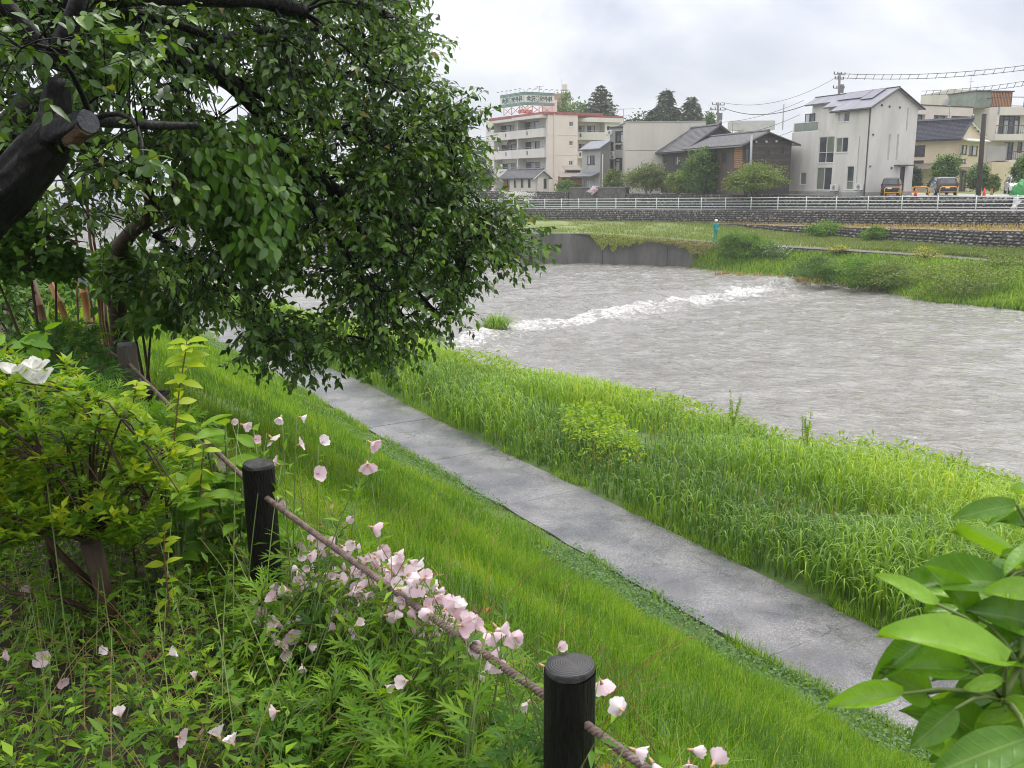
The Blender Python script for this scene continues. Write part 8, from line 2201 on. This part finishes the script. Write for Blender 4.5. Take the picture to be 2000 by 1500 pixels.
# iris clumps
def strap(label, x, y, Y, n, h, seed):
    c = gpt(x, y, Y); r = thing('iris_clump', tuple(c), label, 'plant', 'iris clumps behind the posts'); r_ = np.random.default_rng(seed)
    ms = [];
    for k in range(4):
        V, L, S, T, R_ = merge([(blade_t(.03, [.1, .25, .4, .6][k], 5), np.eye(3)[None], np.zeros((1, 3)), np.array([.2 + .2 * k]))]); me = np_mesh('leaf', V, L, S, T, R_); me.materials.append(M['broad']); ms.append(me)
    for k in range(n):
        o = bpy.data.objects.new('leaf', ms[k % 4]); COL.objects.link(o); o.parent = r; s = h * r_.uniform(.65, 1.1)
        o.location = (r_.normal(0, .08), r_.normal(0, .08), 0); o.rotation_euler = (r_.normal(0, .12), 0, r_.uniform(0, 6.3)); o.scale = (s, s, s)
strap('tall strap-leaved iris clump behind the bamboo, right of two', 145, 640, 8.4, 26, .62, 1); strap('strap-leaved iris clump behind the bamboo, left of two', 80, 600, 8.6, 22, .6, 2)
# bamboo stakes
def stake(label, a, b, Y, rad, m='bamboo', tape=None, group='bamboo stakes by the far posts'):
    A, B = at(*a, Y), at(*b, Y); g = A.copy(); zz = Hg(A[0], A[1]);
    if A[2] > zz: g = A + (A - B) * (A[2] - zz) / max(B[2] - A[2], .05)
    r = thing('bamboo_stake', tuple(g), label, 'stake', group); L = np.linalg.norm(B - g); n = max(2, int(L / .22)); mb = MB(); pts, rr = [], []
    for k in range(n + 1):
        p = g + (B - g) * k / n + np.array([.012 * math.sin(k * 2.1), 0, 0]) * (rad < .02)
        if 0 < k < n: pts += [p - (B - g) / L * .006, p, p + (B - g) / L * .006]; rr += [rad, rad * 1.14, rad]
        else: pts.append(p); rr.append(rad * (1 if k == 0 else .8))
    mb.tube(pts, rr, 8); mb.build('cane', M[m], r, True)
    if tape: part('tape', 'tape', r, lambda mm: mm.tube([at(*tape[0], Y), at(*tape[1], Y)], rad * 1.15, 8))
stake('thick leaning orange bamboo stake at the left, below the round-leaved shrub', (137, 640), (86, 525), 7.2, .026)
stake('thick orange bamboo stake wrapped with grey tape behind the far post', (176, 640), (153, 513), 7.9, .032, tape=((160, 540), (165, 560)))
stake('tallest thin bamboo cane rising into the cherry leaves', (202, 655), (158, 312), 8.0, .014, 'bamboo_dark')
stake('thin bamboo cane left of the tallest, leaning left', (192, 655), (122, 340), 8.1, .011, 'bamboo_dark'); stake('short thin cane between the taped stake and the iris', (156, 640), (146, 530), 8.0, .010, 'bamboo_dark'); stake('dark thin cane right of the tallest', (207, 660), (180, 420), 8.05, .012, 'bamboo_dark'); stake('dark upright cane at the end of the stakes', (213, 660), (205, 575), 8.1, .016, 'bamboo_dark'); stake('dark broken stem at the left among the iris leaves', (82, 615), (62, 540), 7.6, .03, 'bamboo_dark')
# white peony
def peony():
    r_ = np.random.default_rng(99); c = at(66, 732, 2.72); g = gpt(66, 732, 2.72); r = thing('white_peony', tuple(g), 'large white peony flower above the azalea at the left', 'flower')
    part('stem', 'stem', r, lambda m: m.tube(curve3(g, c, .02, 5), .0022, 5)); ms = leaf_meshes('petal_white', big_leaf_t(.42, -.25, .10, .04), 3); items = []
    for (dx, dz, s_) in ((-.045, .012, 1), (.012, .02, .9), (.02, -.018, 1.15)):
        for k in range(4): a = k * 1.6 + r_.uniform(0, 1); items.append((c + np.array([dx, r_.normal(0, .01), dz]), (math.cos(a), math.sin(a) - .3, r_.uniform(.1, .7)), (0, -.6, .8), .055 * s_))
    leaf_objects(r, ms, items, 'petal_white', 'petal')
peony()

# ---- camellia close at the right edge: every leaf its own part
def camellia():
    r_ = np.random.default_rng(101); Y = .95
    g = np.array([.72, .75, TERR]); r = thing('camellia', tuple(g), 'camellia branch with large glossy leaves close at the right edge', 'shrub')
    ms = [m__ for q in range(4) for m__ in leaf_meshes('camellia', big_leaf_t([.22, .25, .20, .27][q], [.15, .3, .22, .1][q], [.06, .10, .13, .08][q], .014, 12, q), 3)]
    # (base pixel, tip pixel, distance, roll) from the photograph
    L_ = [((1985, 985), (1858, 1005), .95), ((1995, 1005), (1930, 1020), 1.0), ((1830, 1180), (1718, 1115), .92), ((1960, 1140), (1795, 1105), 1.0), ((1905, 1205), (1845, 1110), .98), ((1965, 1295), (1760, 1195), .86), ((1825, 1235), (1700, 1325), .93), ((1880, 1310), (1745, 1290), .95), ((1765, 1355), (1615, 1370), .9), ((1865, 1385), (1780, 1460), .88), ((1810, 1355), (1730, 1310), .97), ((1960, 1330), (1880, 1345), .9), ((2010, 1440), (1825, 1500), .78), ((2030, 1060), (1960, 1110), .9), ((2030, 1150), (1930, 1150), .95), ((2020, 1220), (1935, 1180), 1.0), ((2010, 1290), (1920, 1260), .97), ((2020, 1380), (1900, 1400), .9), ((2040, 1040), (1985, 1005), 1.0), ((2030, 1480), (1925, 1520), .85), ((1990, 1250), (1975, 1345), 1.0), ((1990, 1170), (1950, 1270), 1.05), ((2030, 1330), (1960, 1440), .95), ((2050, 1100), (1990, 1180), 1.05), ((2035, 1420), (1960, 1470), .98), ((1960, 1380), (1905, 1460), .92), ((2060, 1000), (1995, 940), 1.05), ((1930, 1260), (1900, 1340), 1.06), ((2050, 1250), (1990, 1230), .9), ((1900, 1300), (1850, 1255), 1.08)]
    items = []; mb = MB(); hub = [at(2030, 1120, 1.0), at(1990, 1300, .95), at(1960, 1370, .93), at(2040, 1450, .95)]
    for k, (b, t, yy) in enumerate(L_):
        B, T = at(*b, yy), at(*t, yy + r_.uniform(-.06, .03)); d = T - B; L = np.linalg.norm(d)
        toward = CAM - B; up = np.array([r_.normal(0, .25), -.55 + r_.normal(0, .2), .75])
        items.append((B, d, up, L)); h_ = min(hub, key=lambda q: np.linalg.norm(q - B)); mb.tube(curve3(h_, B, .01, 4), [.0026, .0023, .002, .0018], 5)
    for k in range(24):
        x, y = r_.uniform(1850, 2010), r_.uniform(1090, 1520); yy = r_.uniform(.98, 1.22)
        if x < 2110 - .13 * (y - 900) - 130: x += 90
        b = at(x, y, yy); a = r_.uniform(-.9, .9); L_px = r_.uniform(110, 170)
        tip = at(x - L_px * math.cos(a), y + L_px * math.sin(a), yy + r_.uniform(-.05, .05)); items.append((b, tip - b, (r_.normal(0, .3), -.5 + r_.normal(0, .25), .75), np.linalg.norm(tip - b)))
        mb.tube(curve3(min(hub, key=lambda q: np.linalg.norm(q - b)), b, .01, 4), [.003, .0028, .0025, .002], 5)
    for k in range(70):
        b = at(r_.uniform(1935, 2180), r_.uniform(1080, 1550), r_.uniform(.98, 1.35)); a = r_.uniform(0, 6.3); items.append((b, (math.cos(a), math.sin(a), r_.normal(0, .3)), (r_.normal(0, .3), -.4, .8), r_.uniform(.075, .10)))
        mb.tube(curve3(min(hub, key=lambda q: np.linalg.norm(q - b)), b, .01, 4), [.004, .0035, .003, .0025], 5)
    leaf_objects(r, ms, items, 'camellia')
    mb.tube([g, g * .5 + hub[1] * .5, hub[3], hub[1], hub[0], hub[0] + [.03, 0, .2]], [.010, .009, .006, .004, .003, .002], 7); mb.tube([hub[1], hub[2]], [.004, .003], 6)
    mb.build('branch', M['stem'], r, True)
camellia()

# ================================================================== cherry tree
def cherry():
    r_ = np.random.default_rng(111)
    def C(pts): return np.array([at(x, y, Y) for x, y, Y in pts])
    tr = C([(-140, 520, 4.6), (-40, 420, 4.5), (40, 345, 4.45), (100, 280, 4.45), (112, 235, 4.5)])
    g = tr[0].copy() + np.array([-.35, -.1, 0]); g[2] = Hg(g[0], g[1]) - .1
    r = thing('cherry_tree', tuple(g), 'large old cherry tree with black wet limbs spreading over the path', 'tree')
    part('trunk', 'bark', r, lambda m: m.rough_tube([g, (g + tr[0]) / 2 + [.05, 0, 0], *tr], [.23, .18, .145, .125, .11, .095, .075], 36, .022, .2, 2), smooth=True)
    # sawn stump with torn underside
    st = C([(95, 275, 4.45), (140, 255, 4.38), (172, 238, 4.30)]); u = (st[2] - st[1]) / np.linalg.norm(st[2] - st[1])
    sp = part('sawn_stump', 'bark', r, lambda m: m.rough_tube([*st], [.085, .066, .054], 22, .02, .12, 9), smooth=True)
    part('cut_face', 'cutwood', sp, lambda m: m.tube([st[2] - u * .004, st[2] + u * .006], .052, 16)); part('torn_wood', 'brokenwood', sp, lambda m: m.tube([st[1] + [-.005, -.02, -.05], st[2] + [-.008, -.01, -.02]], [.04, .044], 9))
    limbs = [C([(108, 240, 4.5), (102, 180, 4.5), (104, 130, 4.5)]), C([(104, 135, 4.5), (70, 75, 4.45), (20, 15, 4.4), (-30, -40, 4.3)]), C([(104, 135, 4.5), (128, 70, 4.5), (155, 0, 4.45), (170, -60, 4.4)]),
             C([(-60, 30, 5.2), (60, 5, 5.2), (200, -8, 5.3), (330, -14, 5.6), (470, -12, 6.0), (600, 25, 6.6)]),
             C([(-40, 300, 5.2), (80, 190, 5.6), (220, 132, 6.0), (330, 112, 6.2), (420, 140, 6.5), (475, 165, 6.6), (530, 262, 6.8), (610, 340, 7.0), (700, 400, 7.2), (800, 440, 7.4), (900, 460, 7.5), (985, 470, 7.6)]),
             C([(420, 140, 6.5), (520, 190, 6.8), (610, 235, 7.0), (690, 272, 7.2), (780, 280, 7.4), (870, 300, 7.6)]),
             C([(330, 112, 6.2), (450, 70, 6.6), (580, 50, 7.0), (680, 60, 7.2), (770, 30, 7.4)]), C([(475, 165, 6.6), (600, 130, 7.2), (720, 150, 7.6), (830, 190, 7.8), (905, 220, 7.9)]),
             C([(530, 262, 6.8), (560, 350, 6.7), (640, 440, 6.8), (700, 520, 6.9), (740, 600, 7.0), (730, 690, 7.0)]), C([(610, 340, 7.0), (720, 470, 7.3), (800, 540, 7.5), (850, 610, 7.6)]),
             C([(180, 240, 4.6), (260, 238, 4.9), (330, 243, 5.2), (395, 250, 5.4)]), C([(300, 460, 7.2), (400, 520, 7.3), (480, 580, 7.4), (560, 640, 7.4), (600, 700, 7.3)]), C([(560, 350, 6.7), (480, 470, 7.2), (420, 560, 7.5), (400, 620, 7.6)]),
             C([(200, 18, 5.3), (330, 30, 5.9), (430, 90, 6.2)])]
    rads = [(.072, .055), (.048, .038), (.048, .038), (.085, .05), (.085, .015), (.04, .012), (.05, .012), (.04, .01), (.035, .01), (.03, .01), (.035, .018), (.03, .008), (.025, .008), (.04, .02)]
    nodes = []
    for P, (a, b) in zip(limbs, rads):
        P = smooth_poly(np.array(P), .10, 1); P = P + np.stack([.015 * np.sin(np.arange(len(P)) * .9), np.zeros(len(P)), .012 * np.cos(np.arange(len(P)) * .7)], 1)
        part('limb', 'bark', r, lambda m: m.rough_tube(P, np.linspace(a, b, len(P)), 16 if a > .05 else 9, .04 if a > .05 else .08, .14, int(a * 1000)), smooth=True)
        if a < .1 or len(P) > 20: nodes.append(P)
    nodes = np.concatenate(nodes[3:]) if len(nodes) > 3 else np.concatenate(nodes)
    poly = [(-120, -80), (780, -80), (800, 20), (845, 62), (815, 100), (830, 150), (890, 190), (925, 215), (912, 260), (930, 300), (915, 345), (940, 385), (990, 408), (1045, 458), (1048, 486), (1005, 508), (945, 510), (915, 550), (905, 590), (880, 630), (840, 655), (800, 670), (770, 715), (700, 725), (640, 690), (590, 722), (540, 700), (470, 690), (400, 620), (330, 600), (230, 520), (130, 420), (-120, 330)]
    holes = [(262, 172, 48, 38), (435, 180, 38, 45), (452, 225, 30, 20), (225, 470, 50, 38), (300, 455, 35, 30), (610, 590, 40, 26), (690, 640, 26, 30), (850, 585, 25, 22), (430, 640, 50, 40), (520, 585, 22, 18), (800, 600, 18, 40)]
    tg, tp = [], []
    while len(tg) < 3500:
        x, y = r_.uniform(-120, 1050), r_.uniform(-80, 730)
        if not in_poly([x], [y], poly)[0]: continue
        if any(((x - a) / c) ** 2 + ((y - b) / d) ** 2 < 1 for a, b, c, d in holes) and r_.random() < .93: continue
        if x < 330 and y > 280 and r_.random() < .72: continue
        if x < 130 and r_.random() < .5: continue
        if x < 480 and y > 120 and vnoise(np.array(x), np.array(y), .022, 8) < .42 and r_.random() < .85: continue
        if vnoise(np.array(x), np.array(y), .011, 3) < .36 and r_.random() < .6: continue
        base = np.interp(x, [-120, 150, 400, 700, 1030], [5.3, 5.9, 6.8, 7.3, 7.6]); dep = r_.uniform(-.9, 1.5) if x < 850 else r_.uniform(-.5, .6)
        tg.append(at(x, y, base + dep)); tp.append((x, y))
    for _ in range(70):                                  # leaves hanging in front of the trunk and the sawn stump
        x, y = r_.uniform(-60, 330), r_.uniform(10, 330)
        if (x - 150) ** 2 + (y - 240) ** 2 < 60 ** 2 or (120 < x < 400 and 200 < y < 280) or (x < 130 and y > 150 and r_.random() < .75): continue
        tg.append(at(x, y, r_.uniform(3.9, 4.9))); tp.append((x, y))
    tg, tp = np.array(tg), np.array(tp)
    # branchlets: secondary ends first, then a twig for each spray
    idx = r_.permutation(len(tg)); sec = tg[idx[:150]]; mb = MB(); pool = [nodes]
    for s_ in sec:
        dd = np.linalg.norm(nodes - s_, axis=1) + 1.2 * np.clip(s_[2] - nodes[:, 2], 0, None); n0 = nodes[dd.argmin()]
        Cc = np.array(curve3(n0, s_, .10 * np.linalg.norm(s_ - n0), 7, r_.normal(0, .05, 3))); mb.tube(Cc, np.linspace(.016, .005, 7), 5, False); pool.append(Cc[2:])
    pool = np.concatenate(pool); dirs = np.empty_like(tg)
    for k, t in enumerate(tg):
        n0 = pool[np.linalg.norm(pool - t, axis=1).argmin()]; v = t - n0; L = np.linalg.norm(v) + 1e-6; dirs[k] = v / L
        if L > .03: mb.tube(curve3(n0, t, .08 * L, 4), [.005, .004, .003, .002], 3, False)
    mb.build('twigs', M['bark'], r, True)
    nl = 14; n = len(tg) * nl; i = np.repeat(np.arange(len(tg)), nl)
    sd = dirs * .7 + np.array([.22, -.10, -.22]) + r_.normal(size=dirs.shape) * np.array([.38, .38, .2]); sd /= np.linalg.norm(sd, axis=1, keepdims=True)
    u = np.tile(np.linspace(-.35, .65, nl), len(tg)) * .36
    P = tg[i] + sd[i] * u[:, None] + r_.normal(size=(n, 3)) * .012
    tw = MB()
    for k in range(len(tg)): tw.tube([tg[k] - sd[k] * .13, tg[k] + sd[k] * .235], [.0028, .0012], 3, False)
    tw.build('twig_tips', M['bark'], r)
    lat = np.cross(sd, np.array([0, 0, 1.0]) + r_.normal(size=sd.shape) * .35); lat /= np.linalg.norm(lat, axis=1, keepdims=True)
    sgn = np.tile(np.where(np.arange(nl) % 2, 1, -1), len(tg))[:, None]
    d = sd[i] * .45 + lat[i] * sgn * .7 + np.array([0, 0, -.42]) + r_.normal(size=(n, 3)) * .32
    up = np.array([.15, -.35, .8]) + r_.normal(size=(n, 3)) * .5
    Mx = frames(d, up) * (.070 * r_.uniform(.6, 1.25, n))[:, None, None]
    spray_t = np.clip(r_.normal(.36, .18, len(tg)), 0, .8); tint = np.clip(spray_t[i] + r_.normal(0, .11, n) + np.tile(np.linspace(-.05, .12, nl), len(tg)), 0, .75)
    yl = r_.random(n) < .006; tint[yl] = 1.0
    # the leaves nearest the eye are parts of their own, the rest one part
    dist = np.linalg.norm(P - CAM, axis=1); pr = np.array([proj(p) for p in P]) if n < 1 else None
    q = (P - CAM) @ np.stack([_R, _U, _F], 1); px = 1000 + F_PX * q[:, 0] / q[:, 2]; py = 750 - F_PX * q[:, 1] / q[:, 2]
    own = np.where((px > 0) & (px < 2000) & (py > 0), dist, 1e9).argsort()[:300]; rest = np.setdiff1d(np.arange(n), own)
    ms = leaf_meshes('cherry', leaf_t(.25, .05, .16, True), 5); b = BASE[r]
    for k in own:
        o = bpy.data.objects.new('leaf', ms[int(min(tint[k], .99) * 5)]); COL.objects.link(o); o.parent = r; f = Mx[k]; p = P[k]
        o.matrix_local = Matrix(((*f[0], p[0] - b[0]), (*f[1], p[1] - b[1]), (*f[2], p[2] - b[2]), (0, 0, 0, 1)))
    tag(scatter('leaves', [(leaf_t(.25, .05, .16), Mx[rest], P[rest], tint[rest])], M['cherry'], r), kind='stuff')
cherry()

# ================================================================== damp air: far things pale a little
def haze():
    mb = MB(); mb.box(-560, 560, -160, 800, -5, 70)
    m = bpy.data.materials.new('haze'); m.use_nodes = True; t = m.node_tree; t.nodes.clear()
    o = t.nodes.new('ShaderNodeOutputMaterial'); v = t.nodes.new('ShaderNodeVolumePrincipled')
    v.inputs['Color'].default_value = (0.93, 0.95, 1.0, 1); v.inputs['Density'].default_value = 0.00055; v.inputs['Anisotropy'].default_value = 0.0
    t.links.new(v.outputs[0], o.inputs['Volume'])
    tag(mb.build('haze', m), 'thin damp haze', kind='stuff')
haze()
